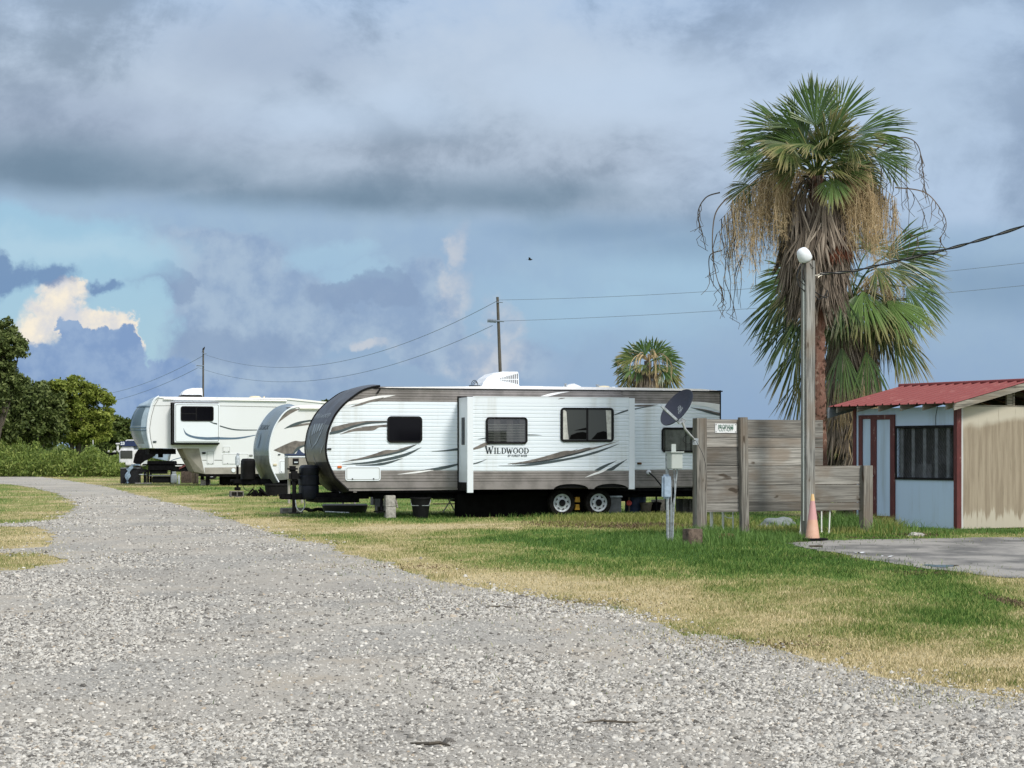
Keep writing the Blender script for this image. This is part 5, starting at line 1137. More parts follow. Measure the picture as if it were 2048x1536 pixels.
za = CH+(HZ-767)/F*48.0; zA1 = CH+(HZ-741)/F*48.0
acunit(t1_, xa0, xa1, .85, 1.6, za-.12, zA1)
mb = MB(); mb.box(xa0-.1, xa1-.05, .55, 1.7, 3.09, 3.16, bev=.01); mb.build('air_conditioner_base', 'rv_trim', t1_)
def vent(px0, px1, h, y, kind='box', mat='plw', name='roof_vent'):
    a, _ = f1.tz(px0, 770, -y); b, _ = f1.tz(px1, 770, -y); mb = MB(); zz = 3.10
    if kind == 'box': mb.box(a, b, y, y+.35, zz, zz+h, bev=.015)
    if kind == 'peak': mb.prism([(a, zz), (b, zz), (b, zz+h*.45), (a+(b-a)*.5, zz+h), (a, zz+h*.55)], y, y+.35)
    if kind == 'dome': mb.lathe([(0, h), ((b-a)*.3, h*.9), ((b-a)*.47, h*.5), ((b-a)*.5, 0)], ((a+b)/2, y+.2, zz), 'Z', 20)
    if kind == 'pipe': mb.tube([((a+b)/2, y, zz), ((a+b)/2, y, zz+h)], (b-a)*.3, 10); mb.lathe([(0, .03), ((b-a)*.5, .02), ((b-a)*.5, 0), (0, 0)], ((a+b)/2, y, zz+h), 'Z', 12)
    mb.build(name, mat, t1_)
vent(1045, 1087, .06, .9); vent(1128, 1134, .10, .7, 'pipe', 'galv'); vent(1135, 1162, .13, .8, 'peak'); vent(1191, 1199, .09, .9, 'pipe', 'galv'); vent(1198, 1228, .10, 1.0, 'dome', 'cream'); vent(1224, 1232, .06, .8)
a, _ = f1.tz(941, 770, -.5); mb = MB()
for q in range(3):
    mb.tube([(a+.1+.08*math.cos(t_)*(1-.2*q)+.03*q, .5+.04*q, 3.16+.11*math.sin(t_)*(1-.25*q)) for t_ in np.linspace(0, math.pi, 14)], .007, 5)
mb.box(a-.02, a+.25, .48, .6, 3.11, 3.15, bev=.01); mb.build('coiled_antenna', 'dark', t1_)
# rear jacks
mb = MB(); mb.tube([(tR-.75, .35, .62), (tR-.20, .25, .22)], .05, 8); mb.tube([(tR+.02, .35, .62), (tR-.35, .25, .38)], .03, 8); mb.box(tR-.28, tR-.05, .15, .35, .18, .22); mb.build('stabiliser_jack', 'dark', t1_)
mb = MB(); mb.tube([(tR-2.1, .2, .55), (tR-.9, .2, .5)], .03, 6); mb.tube([(tR-1.6, .2, .05), (tR-1.6, .2, .6)], .02, 6); mb.box(tR-1.3, tR-1.1, .25, .4, .12, .5); mb.build('hanging_pipes', 'dark', t1_)
mb = MB(); mb.tube([(t755+.03, -.03, 3.02), (t755-.05, -.05, 2.92)], .02, 6); mb.build('awning_bracket', 'black', t1_)
# propane regulator box behind the cap base (lifting plate)
mb = MB(); mb.tube([(-4.7, .3, .5), (-4.75, .15, .17)], .035, 8); mb.box(-4.9, -4.6, .05, .3, .14, .17); mb.build('stabiliser_jack', 'dark', t1_)
# ================================================================== SECOND TRAILER (silver cap)
def orig(px, py): c = G(px, py); return c.x, c.y
f2 = Frame(-8.44, 70.4, 20.0); W2 = 2.42
t2 = thing('travel_trailer', 'smooth white travel trailer with silver-grey curved nose, between the corrugated and the tall trailer', 'travel trailer', (-8.44, 70.4, 0), R(20))
C3 = lambda l: [(180+x/4.096, 740+y/4.096) for x, y in l]
rim2 = [f2.tz(*p) for p in C3([(1690, 305), (1640, 318), (1590, 355), (1545, 415), (1510, 480), (1485, 560), (1473, 640), (1475, 700), (1480, 760), (1500, 820), (1528, 880), (1550, 918)])]
rim2 = smooth_pts(rim2, 4); r2t = np.array([p[0] for p in rim2]); r2z = np.array([p[1] for p in rim2])
tr2 = 9.0; zr2 = r2z[0]; zb2 = .78
def xf2(z): return float(np.interp(z, r2z[::-1], r2t[::-1]))
poly = [(xf2(z), z) for z in np.linspace(zb2, zr2, 24)]
mb = MB(); mb.prism([(a, b) for a, b in poly]+[(tr2, zr2), (tr2, zb2)], 0, W2, 0); mb.build('body', 'rv_cream', t2)
mb = MB(); mb.prism([(r2t[0]-.3, zr2), (tr2, zr2), (tr2, zr2+.05), (r2t[0]+.5, zr2+.09), (r2t[0], zr2+.05)], -.02, W2+.02); mb.tube([(r2t[0]+.1, -.05, zr2-.03), (tr2, -.05, zr2-.02)], .05, 8); mb.build('roof', 'roofw', t2)
M['capgreen'] = simple('weathered_silver_cap_base', (.15, .17, .15), .4, 0, .2, 2)
cap2, _ = capstrip('front_cap', rim2, -.02, W2+.02, .03, ['capgrey', 'capgreen'], t2, lambda z: 0 if z > 1.45 else 1, .12)
for yy in (-.025, W2+.02): mb = MB(); mb.tube([(a-.02, yy, z) for a, z in rim2], .028, 6); mb.build('cap_edging', 'rv_trim', t2)
def cp2(s_, z, off=.02):
    o = .03+.12*math.sin(math.pi*s_)+off; return (xf2(z)-o, -.02+(W2+.04)*s_, z)
tx = textmesh('lettering', 'Outback', .42, cap2, Matrix(), 'ink', 1.0, .0, .25, .0)
me = tx.data; xs = [v.co.x for v in me.vertices]; xm0, xm1 = min(xs), max(xs); ctz = f2.tz(539, 850)[1]
for v in me.vertices:
    s_ = .80-(v.co.x-xm0)/(xm1-xm0)*.6; z_ = 2.46+v.co.y*.85; v.co = Vector(cp2(s_, z_))
mb = MB(); n = 16
for i in range(n+1):
    a_ = R(-75+150*i/n+(-10)); w_ = .09*math.sin(math.pi*i/n)
    for rr_ in (.30, .30-w_): mb.v.append(cp2(.5-(math.cos(a_)*rr_-.1)/W2, 1.98+math.sin(a_)*rr_)); mb.at.append(0)
    if i: mb.f.append((2*i-2, 2*i-1, 2*i+1, 2*i)); mb.m.append(0)
mb.build('crescent_emblem', 'decal_dk', cap2)
mb = MB(); [mb.add([cp2(a_, zz), cp2(a_+.04, zz), cp2(a_+.04, zz+.05), cp2(a_, zz+.05)], [(0, 1, 2, 3)]) for a_, zz in ((.15, 2.85), (.85, 2.85))]; mb.build('clearance_light', 'dark', cap2)
sw2 = lambda top, bot, mat, k=0: swoosh(t2, f2, .006+k, C3(top), C3(bot), mat)
sw2([(1535, 435), (1560, 380), (1610, 340), (1665, 322), (1720, 318)], [(1535, 436), (1590, 395), (1640, 360), (1680, 338), (1720, 320)], 'decal_tp')
sw2([(1590, 480), (1660, 440), (1750, 415), (1900, 398)], [(1590, 482), (1670, 462), (1760, 430), (1900, 412)], 'decal_dk'); sw2([(1640, 470), (1740, 440), (1900, 425)], [(1640, 472), (1750, 455), (1900, 436)], 'decal_tp')
sw2([(1505, 655), (1600, 610), (1680, 580), (1740, 585), (1900, 560)], [(1505, 658), (1600, 690), (1665, 700), (1700, 640), (1780, 610), (1900, 600)], 'decal_tp')
sw2([(1660, 690), (1690, 640), (1740, 618), (1790, 610)], [(1660, 700), (1700, 660), (1740, 632), (1790, 620)], 'decal_dk', .002)
sw2([(1685, 690), (1712, 648), (1735, 672), (1770, 690)], [(1685, 692), (1710, 700), (1740, 705), (1770, 692)], 'decal_nv', .002)
rdoor(t2, f2, *[C3([(1550, 740)])[0][0], C3([(1640, 740)])[0][0], C3([(0, 740)])[0][1], C3([(0, 845)])[0][1]], .004, 'rv_trim')
lens(t2, f2, *C3([(1515, 775)])[0], .13, .07, .01, 'cream'); lens(t2, f2, *C3([(1550, 692)])[0], .09, .03, .01, 'dark', 'clearance_light')
mb = MB(); mb.box(xf2(1.0)+.2, tr2, .02, W2-.05, .60, .80); mb.box(.2, tr2, .3, .42, .42, .6); mb.box(.2, tr2, 2.0, 2.12, .42, .6); mb.build('chassis', 'dark', t2)
mb = MB(); x0_ = f2.tz(*C3([(1555, 0)])[0])[0]; mb.prism([(xf2(.8), .79), (.9, .79), (.9, .62), (xf2(.8)+.05, .55)], -.004, .02); mb.build('lower_skirt', 'capgreen', t2)
# front furniture of trailer 2
tx0 = f2.tz(461, 960, -1.2)[0]; mb = MB()
mb.box(tx0+.1, tx0+.45, 1.1, 1.3, .42, .58, bev=.02); mb.tube([(tx0, 1.2, .52), (tx0+.2, 1.2, .52)], .06, 10)
for yy in (.35, 2.05): mb.add([(tx0+.35, 1.1, .40), (tx0+.35, 1.3, .40), (.5, yy+.1, .42), (.5, yy, .42), (tx0+.35, 1.1, .58), (tx0+.35, 1.3, .58), (.5, yy+.1, .60), (.5, yy, .60)], [(0, 1, 2, 3), (7, 6, 5, 4), (0, 4, 5, 1), (1, 5, 6, 2), (2, 6, 7, 3), (3, 7, 4, 0)])
mb.build('tongue', 'dark', t2)
tj = f2.tz(475, 900, -1.2)[0]
mb = MB(); mb.tube([(tj, 1.2, .20), (tj, 1.2, 1.05)], .045, 10); mb.box(tj-.10, tj+.10, 1.1, 1.3, .18, .30, bev=.02); mb.build('tongue_jack', 'dark', t2)
mb = MB(); mb.box(tj-.07, tj+.07, 1.1, 1.3, 1.06, 1.42, bev=.03); mb.tube([(tj, 1.2, 1.4), (tj+.03, 1.2, 1.5)], .05, 8); mb.build('jack_head_cover', 'fabric', t2)
ta, tb = f2.tz(483, 940, -1.2)[0], f2.tz(509, 940, -1.2)[0]
mb = MB(); loft(mb, [((tb-ta)*.5, .36, .58), ((tb-ta)*.5, .38, .7), ((tb-ta)*.49, .37, 1.0), ((tb-ta)*.5, .38, 1.02), ((tb-ta)*.48, .37, 1.24), ((tb-ta)*.38, .3, 1.31), (.08, .1, 1.32)], (ta+tb)/2, 1.2); mb.build('tank_cover', 'black', t2, smooth=35)
mb = MB(); a_ = f2.tz(485, 980, -1.1)[0]; b_ = f2.tz(510, 980, -1.1)[0]; mb.tube(curve_pts([(a_, 1.1, .45), (a_+.05, 1.08, .26), ((a_+b_)/2, 1.05, .16), (b_-.06, 1.08, .28), (b_, 1.1, .45)]), .012, 6); mb.build('hanging_hose', 'cable', t2)
wheel(t2, 3.2, -.02, .35, f2, .21); wheel(t2, 4.1, -.02, .35, f2, .21)
def shape2block(px, py, w, d, h, rz, mat, lab, name='concrete_block', group=None, hole=True, z=0): return block1(name, mat, px, py, w, d, h, rz, lab, 'block', z, group, hole)
shape2block(473, 994, .45, .4, .20, 15, 'blockdk', 'grey block under the jack of the silver-nosed trailer')
mb = MB(); 
for k in range(14): a_ = rng.uniform(-.3, .3); mb.tube([(a_-.12, rng.uniform(-.1, .1), .02), (a_*.5, rng.uniform(-.1, .1), rng.uniform(.1, .34)), (a_+.15, rng.uniform(-.1, .1), .02)], .03, 6)
c = G(514, 993); o = mb.build('hose_heap', 'dark'); o.location = c; tag(o, 'small black heap of hose on the grass beneath the silver-nosed trailer', 'hose')
c = G(555, 992); tb_ = thing('storage_tub', 'dark tub standing in shadow under the silver-nosed trailer', 'tub', c, R(18))
mb = MB(); loft(mb, [(.40, .25, .0), (.44, .28, .36), (.47, .31, .37), (.47, .31, .42), (.4, .26, .43)], 0, 0); mb.build('body', 'black', tb_, smooth=35)
# generator-like cream box on posts in front of trailer 2 (between the two noses)
bx = thing('electrical_cabinet', 'taupe box with a black panel and dark blue lid between the two trailer noses', 'cabinet', P(590, 0, 60).to_2d().to_3d(), R(19)); c = Vector((P(590, 0, 60).x, 60, 0)); bx.location = c
def rel_(px, py, D=60): p = P(px, py, D)-c; return p.x, p.z
x0, z1 = rel_(576, 914); x1, z0 = rel_(616, 952)
mb = MB(); mb.box(x0, x1, -.0, .5, z0-.1, z1, bev=.02); mb.box(x0+.05, x0+.11, .2, .3, 0, z0); mb.box(x1-.15, x1-.09, .2, .3, 0, z0); mb.build('housing', 'rv_taupe', bx)
mb = MB(); mb.box(x0-.01, x1+.01, -.02, .52, z1+.03, z1+.10, bev=.02); mb.build('lid', 'decal_nv', bx); mb = MB(); mb.box(x0-.005, x1+.005, -.015, .51, z1-.01, z1+.028); mb.build('trim', 'rv_trim', bx)
mb = MB(); a_ = rel_(585.5, 917); b_ = rel_(597.5, 929); mb.box(a_[0], b_[0], -.02, .0, b_[1], a_[1]); mb.build('panel', 'black', bx)
mb = MB(); mb.box(a_[0]+.04, b_[0]-.03, -.024, -.019, b_[1]+.05, b_[1]+.085); mb.build('panel_label', 'fabric', bx)
# ================================================================== FIFTH WHEEL
M['inner0'] = simple('shade_block_black', (.006, .006, .006), .9, spec=.05)  # black for the added block that darkens the fifth wheel's underside
f3 = Frame((312-1024)/F*91, 91, 17.0); W3 = 2.45
t3 = thing('fifth_wheel_trailer', 'tall white fifth wheel trailer with blue swooshes and raised grey nose at the left', 'fifth wheel trailer', (f3.X, f3.Y, 0), R(17))
q = lambda px, py, d=0: f3.tz(px, py, d)
zt3 = q(320, 796)[1]; zu = q(400, 897)[1]; zb3 = q(420, 948)[1]; t0 = q(312, 850)[0]; te = t0+11.5; tn = q(398, 900)[0]; tnb = q(410, 948)[0]
edgeL = [q(*p) for p in C3([(565, 217), (530, 240), (505, 290), (480, 380), (470, 480), (478, 560), (495, 640)])]; edgeL = smooth_pts(edgeL, 3)
side = edgeL + [(tn, zu), (tnb, zb3), (te, zb3), (te, 3.35), (te-2.6, 3.72), (te-5.5, zt3-.03)]
mb = MB(); mb.prism(side, 0, W3, 0); mb.build('body', 'rv_cream', t3)
mb = MB(); mb.prism([(edgeL[0][0], zt3), (te-5.5, zt3-.03), (te-2.6, 3.72), (te, 3.35), (te, 3.42), (te-2.6, 3.80), (te-5.4, zt3+.05), (edgeL[0][0]+.1, zt3+.06)], -.04, W3+.04); mb.tube([(edgeL[0][0]+.2, -.06, zt3-.05), (te-5.5, -.06, zt3-.09)], .035, 8); mb.build('roof', 'roofw', t3)
# nose: rounded grey windowed cap projecting forward from edgeL
def nose(mats, mfun):
    prof = [q(*p) for p in C3([(565, 217), (530, 240), (505, 290), (480, 380), (470, 480), (478, 560), (495, 640)])]
    prof = smooth_pts(prof, 4); vs = []; fs = []; mi = []; ny = 13; n = len(prof)
    offs = {}
    for i, (a, z) in enumerate(prof):
        f_ = (z-zu)/(zt3-zu); depth = .62*math.sin(math.pi*min(1, max(0, .12+.80*f_)))**.6
        if z > zt3-.25: depth *= max(.25, (zt3+.05-z)/.30)
        for k in range(ny):
            s_ = k/(ny-1); e_ = (1-abs(2*s_-1)**3.2)
            vs.append((a-depth*e_-.0, -.01+(W3+.02)*s_, z))
    for i in range(n-1):
        for k in range(ny-1): fs.append((i*ny+k, i*ny+k+1, (i+1)*ny+k+1, (i+1)*ny+k)); mi.append(mfun((prof[i][1]+prof[i+1][1])/2, k))
    fs.append(tuple(range(ny))); mi.append(0); fs.append(tuple((n-1)*ny+k for k in range(ny))[::-1]); mi.append(0)
    mb = MB(); mb.add(vs, fs); mb.m = mi; return mb.build('front_cap', mats, t3, smooth=40), vs
M['capwin'] = glassy('cap_windscreen', (.10, .15, .19), .08); M['capbl'] = simple('light_blue_cap', (.34, .44, .52), .35, 0, .2, 2)
zm = q(300, 855)[1]; zmt = q(300, 813)[1]
cap3, _ = nose(['capbl', 'capwin', 'capgrey'], lambda z, k: 0 if (z > zmt+.05 or k in (0, 11)) else (1 if z > zm+.05 else (2 if z > zu+.22 else 0)))
mb = MB()
for zz in (zm, zm-.12, zmt):
    f_ = (zz-zu)/(zt3-zu); dp = .62*math.sin(math.pi*min(1, max(0, .12+.80*f_)))**.6; a0 = float(np.interp(zz, [p[1] for p in edgeL][::-1], [p[0] for p in edgeL][::-1]))
    pts = [(a0-dp*(1-abs(2*s_-1)**3.2)-.012, -.01+(W3+.02)*s_, zz) for s_ in np.linspace(0, 1, 17)]; mb.tube(pts, .022, 5)
mb.build('cap_trim_line', 'decal_bl', cap3)
mb = MB(); mb.tube([(a-.0, -.02, z) for a, z in edgeL], .05, 6); mb.build('cap_edging', 'rv_trim', t3)
mb = MB(); 
seam = [q(*p, .0) for p in C3([(555, 240), (525, 290), (500, 380), (485, 480), (493, 560), (512, 640)])]; mb.tube([(a+.02, -.012, z) for a, z in seam], .012, 5); mb.build('seam_line', 'outline', t3)
# gooseneck front wall box
mb = MB(); a0, a1 = q(370, 897)[0], q(385, 945)[0]
mb.add([(tn-.75, .25, zu), (tn-.75, W3-.25, zu), (tn, W3, zu), (tn, 0, zu), (tnb-.45, .25, zb3+.1), (tnb-.45, W3-.25, zb3+.1), (tnb, W3, zb3), (tnb, 0, zb3)], [(0, 1, 5, 4), (0, 4, 7, 3), (1, 2, 6, 5), (4, 5, 6, 7)]); gn = mb.build('gooseneck_wall', 'rv_taupe', t3)
mb = MB(); mb.box(tn-.5, tn-.2, 1.0, 1.4, 1.2, zu); mb.tube([(tn-1.6, 1.2, 1.30), (tn-1.6, 1.2, zu)], .12, 10); mb.box(tn-2.2, tn-1.0, .4, 2.0, 1.45, zu-.01); mb.build('king_pin', 'dark', t3)
mb = MB(); a0_, a1_ = q(412, 953)[0], te; mb.box(a0_, a1_, .05, W3-.05, .42, zb3+.02); mb.build('chassis', 'dark', t3)
mb = MB(); mb.sheet([q(409, 935), q(640, 933), (te, q(640, 933)[1]), (te, zb3), (tnb, zb3)], -.006); mb.build('lower_band', 'rv_taupe', t3)
sw3 = lambda top, bot, mat, d=.006: swoosh(t3, f3, d, C3(top), C3(bot), mat)
sw3([(980, 425), (1080, 458), (1200, 485), (1400, 488)], [(980, 427), (1080, 468), (1200, 495), (1400, 494)], 'decal_dk'); sw3([(1060, 550), (1200, 552), (1360, 530)], [(1060, 570), (1220, 565), (1360, 535)], 'decal_bl')
sw3([(510, 291), (1000, 291), (1880, 308)], [(510, 295), (1000, 295), (1880, 314)], 'outline'); sw3([(920, 736), (1100, 736), (1380, 738)], [(920, 742), (1100, 742), (1380, 744)], 'outline')
def cc3(x0, x1, y0, y1): return (180+x0/4.096, 180+x1/4.096, 740+y0/4.096, 740+y1/4.096)
rdoor(t3, f3, *cc3(955, 1018, 660, 772), .004, 'rv_cream'); rdoor(t3, f3, *cc3(1083, 1300, 684, 772), .004, 'rv_cream')
rdoor(t3, f3, *cc3(1085, 1150, 625, 675), .004, 'rv_cream', 'vent_cover', .03)
for x_, y_, mm in ((530, 588, 'decal_dk'), (932, 680, 'dark'), (1318, 700, 'outline')): lens(t3, f3, *C3([(x_, y_)])[0], .16, .08, .006, mm)
x, z = q(*C3([(1175, 822)])[0]); mb = MB(); mb.lathe([(0, -.03), (.09, -.03), (.1, 0)], (x, -.006, z), 'Y', 16); mb.build('cord_hatch', 'rv_trim', t3)
# slide of fifth wheel
d3 = .55; sa, za_ = q(*C3([(692, 272)])[0], d3); sb, zb_ = q(*C3([(1063, 600)])[0], d3)
mb = MB(); mb.box(sa, sb, -d3, .0, zb_+.02, za_, bev=.03); so3 = mb.build('slide_out', 'rv_trim', t3)
mb = MB(); mb.box(sa-.10, sb+.02, -.05, -.002, zb_-.07, za_+.05); mb.box(sa-.06, sa-.01, -d3+.03, -.05, zb_-.02, za_+.03); mb.box(sa-.0, sb, -d3+.05, -.051, zb_-.05, zb_+.015); mb.build('slide_seal', 'black', so3)
ringm = MB(); ringmesh(ringm, rrect(sa+.05, sb-.05, zb_+.07, za_-.05, .06), rrect(sa+.07, sb-.07, zb_+.09, za_-.07, .05), -d3-.004, -d3+.004); ringm.build('panel_seam', 'outline', so3)
f_, x0, x1, z0, z1 = window(so3, f3, *cc3(743, 1013, 296, 420), d3, fw=.05, r=.1)
mb = MB(); xm = (x0+x1)/2-.05; mb.box(xm-.02, xm+.02, -d3-.035, -d3, z0+.03, z1-.03); mb.box(x0+.04, xm-.021, -d3-.034, -d3-.001, (z0+z1)/2-.02, (z0+z1)/2+.02); mb.build('mullion', 'black', f_)
sw_ = lambda top, bot, mat: swoosh(so3, f3, d3+.004, C3(top), C3(bot), mat)
sw_([(765, 475), (790, 515), (850, 540), (950, 550), (1063, 548)], [(765, 480), (785, 530), (850, 558), (950, 572), (1063, 570)], 'decal_bl'); sw_([(980, 422), (1010, 430), (1042, 436)], [(980, 426), (1010, 440), (1042, 448)], 'decal_dk')
mb = MB(); xa0_, _ = q(361, 790, -1.0); xa1_, _ = q(404, 790, -1.0); z_ = CH+(HZ-796)/F*92.5
ac3 = acunit(t3, xa0_, xa1_, .9, 1.7, z_-.05, CH+(HZ-776)/F*92.5, False)
mb = MB(); mb.box(xa0_, xa1_, .85, 1.75, z_, z_+.14, bev=.03); mb.build('shroud_base', 'black', ac3)
mb = MB(); a_, _ = q(510, 795, -1); mb.lathe([(0, .16), (.2, .15), (.3, .08), (.33, 0)], (a_, 1.0, zt3+.0), 'Z', 20); a_, _ = q(528, 795, -1); mb.tube([(a_, 1, zt3-.05), (a_, 1, zt3+.14)], .04, 8); a_, _ = q(420, 795, -1); mb.box(a_, a_+.5, .9, 1.4, zt3, zt3+.07, bev=.01); mb.build('roof_vent', 'cream', t3)
for xx in (5.5, 6.5): wheel(t3, tn+xx, -.0, .40, f3, .22)
mb = MB(); mb.box(tnb+.1, tnb+.25, .3, .45, .0, .5); mb.box(tnb+.1, tnb+.25, 2.0, 2.15, .0, .5); mb.build('landing_leg', 'dark', t3)
mb = MB(); mb.box(tnb+.8, tnb+5.2, 0, .5, 0, .50, bev=.05); o = mb.build('bin_or_shade_block', 'inner0'); o.location = f3.w(0, -.5, 0); o.rotation_euler = (0, 0, R(17)); tag(o, 'long black block added as the dark shade below the side of the fifth wheel', 'bin')  # added block, its black stands in for shade under the trailer
for px_, lab in ((411, 'concrete block on the grass under the front of the fifth wheel'), ):
    shape2block(px_, 971, .42, .3, .26, 17, 'block', lab, hole=False)
# ================================================================== SMALL TRAILER BEHIND
f4 = Frame((330-1024)/F*112, 112, 14.0)
t4 = thing('travel_trailer', 'low white trailer with pale blue nose seen under the raised nose of the fifth wheel', 'travel trailer', (f4.X, f4.Y, 0), R(14))
C6 = lambda l: [(180+x/9.309, 860+y/9.309) for x, y in l]
pr = [f4.tz(*p) for p in C6([(1560, 250), (1545, 350), (1510, 450), (1480, 580)])]; pr = smooth_pts(pr, 3)
body4 = pr+[(pr[-1][0]+.1, .75), (6.5, .75), (6.5, 2.95), (pr[0][0]+.1, 2.95)]
mb = MB(); mb.prism(body4, 0, 2.3, 0); mb.build('body', 'rv_cream', t4)
cap4, _ = capstrip('front_cap', [(a, z) for a, z in pr], -.0, 2.3, .12, ['capbl'], t4, lambda z: 0, .75)
sw4 = lambda top, bot, mat: swoosh(t4, f4, .006, C6(top), C6(bot), mat)
sw4([(1490, 575), (1600, 530), (1830, 480), (2000, 450)], [(1490, 585), (1600, 545), (1830, 492), (2000, 465)], 'decal_bl'); sw4([(1660, 700), (1800, 620), (2000, 540)], [(1660, 735), (1800, 665), (2000, 600)], 'deadred' if 'deadred' in M else 'maroon')
mb = MB(); mb.box(pr[-1][0]+.3, 6.4, .1, 2.2, .45, .76); mb.build('chassis', 'dark', t4); wheel(t4, 2.6, -.02, .34, f4, .2)
# ================================================================== THINGS AT THE FIFTH WHEEL'S NOSE
def at(px, D): return Vector(((px-1024)/F*D, D, 0))
def boxpx(mb, c, px0, px1, py0, py1, D, dep, mi=0, bev=.01, dy_=0.0):
    a = P(px0, py1, D)-c; b = P(px1, py0, D)-c; mb.box(a.x, b.x, dy_, dy_+dep, a.z, b.z, mi=mi, bev=bev)
D5 = CH*F/(968-HZ)
c = at(257, D5); pl = thing('wicker_chest', 'dark grey woven chest at the left end of the clutter under the fifth wheel nose', 'chest', c)
mb = MB(); boxpx(mb, c, 240.5, 273, 936.5, 967, D5, 1.0); mb.build('body', 'wicker', pl); mb = MB(); boxpx(mb, c, 240, 273.5, 935.5, 937.5, D5, 1.04, 0, .008, -.02); mb.build('lid', 'greyp', pl)
c = at(262, D5); tw = MB(); vs = []; nn_ = 14
path = [(275, 929), (268, 930), (262, 934), (258, 940), (256, 948), (255, 958), (255, 966)]; pp = [P(x, y, D5-.08-.02*i)-c for i, (x, y) in enumerate(path)]; pp = curve_pts(pp, 4)
for i, p in enumerate(pp):
    w_ = .13+.05*math.sin(i*.8)-.002*i
    for k in range(7): a_ = k/6-.5; vs.append((p.x+a_*w_*2.0, p.y-.05*math.sin(k*2.1+i*.3)-.03, p.z+.03*math.sin(k*1.7+i*.5)))
tw.add(vs, [(i*7+k, i*7+k+1, (i+1)*7+k+1, (i+1)*7+k) for i in range(len(pp)-1) for k in range(6)]); o = tw.build('towel', 'denim', smooth=True); o.location = c; tag(o, 'crumpled pale blue towel draped over the dark woven chest', 'towel')
c = at(320, D5+.4); tb5 = thing('grill_table', 'black flat-topped outdoor grill table with side shelves under the fifth wheel nose', 'table', c)
mb = MB(); boxpx(mb, c, 291, 345, 922, 931, D5, .9, 0, .03); boxpx(mb, c, 293, 343, 931, 941, D5, .8, 0, .02); boxpx(mb, c, 282, 362, 928, 931, D5, .6, 0, .006); mb.build('top', 'dark', tb5)
for px0, px1 in ((291, 295), (338, 342)):
    for yy in (0, .7): mb = MB(); boxpx(mb, c, px0, px1, 940, 968, D5, .08, 0, .005, yy); mb.build('leg', 'dark', tb5)
mb = MB(); boxpx(mb, c, 292, 341, 950, 952.5, D5, .6, 0, .005); mb.build('shelf', 'greyp', tb5)
mb = MB(); boxpx(mb, c, 296, 330, 941, 948, D5, .3, 0, .01, .1); boxpx(mb, c, 300, 338, 953, 966, D5, .5, 0, .03, .1); mb.build('bin_or_shade_block', 'black', tb5)
c = at(285, D5+.6); bn = thing('low_bench', 'black low bench between the woven chest and the grill table', 'bench', c)
mb = MB(); boxpx(mb, c, 273, 292, 939, 945, D5+.6, .6); mb.build('seat', 'wicker', bn); mb = MB(); boxpx(mb, c, 275, 278, 945, 967, D5+.6, .5); boxpx(mb, c, 287, 290, 945, 967, D5+.6, .5); mb.build('leg', 'black', bn)
mb = MB(); boxpx(mb, c, 273, 292, 948, 950, D5+.5, .1); mb.build('rail', 'fabric', bn)
c = at(348, D5); pt = thing('propane_tank', 'pale grey propane cylinder to the right of the black grill table', 'gas cylinder', c); h_ = CH-(948-HZ)/F*D5
mb = MB(); mb.lathe([(0, .02), (.11, .02), (.15, .06), (.155, .12), (.155, h_-.1), (.13, h_-.02), (.06, h_+.02), (0, h_+.02)], n=22); mb.build('cylinder', 'tank', pt, smooth=40)
mb = MB(); mb.lathe([(.10, h_), (.10, h_+.12), (.09, h_+.12), (.09, h_)], n=16); mb.lathe([(.03, h_+.02), (.03, h_+.09), (0, h_+.09)], n=8); mb.build('collar', 'tank', pt)
c = at(358, D5); o = MB(); o.lathe([(0, 0), (.05, 0), (.05, .36), (.02, .42), (.02, .47), (0, .47)], n=12); o = o.build('bottle', 'plw', smooth=40); o.location = c; tag(o, 'tall white bottle between the propane cylinder and the brown crate', 'bottle')
c = at(371, D5+.3); cr = thing('crate', 'dark brown crate below the gooseneck wall of the fifth wheel', 'crate', c); mb = MB(); boxpx(mb, c, 362, 381, 942, 966, D5+.3, .6); mb.build('body', 'brickb', cr); mb = MB(); boxpx(mb, c, 355, 383, 940.5, 942.5, D5+.3, .7, 0, .006); mb.build('lid', 'dark', cr)
c = G(287, 968); mb = MB(); mb.box(-.4, .4, -.15, .15, 0, .06, bev=.02); o = mb.build('stepping_stone', 'block'); o.location = c; tag(o, 'pale flat stone on the grass in front of the black bench', 'stone')
for px_, lab in ((388, 'left'), (394, 'right')):
    c = at(px_, D5+1); mb = MB(); mb.box(-.06, .06, -.1, .1, 0, .55, bev=.01); o = mb.build('wood_prop', 'bark'); o.location = c; tag(o, lab+' one of two dark timber props under the gooseneck of the fifth wheel', 'prop', 'timber props under the fifth wheel')
# tools / dark hanging cloth below nose
c = at(296, D5+3); mb = MB(); q_ = [P(x, y, D5+3)-c for x, y in ((266, 925), (270, 908), (276, 899), (312, 897), (311, 905), (306, 912), (296, 918), (286, 922), (276, 930))]
mb.prism([(p.x, p.z) for p in q_], 0, .5); o = mb.build('tarpaulin', 'dark'); o.location = c; tag(o, 'black tarpaulin bundle hanging below the fifth wheel nose', 'tarpaulin')
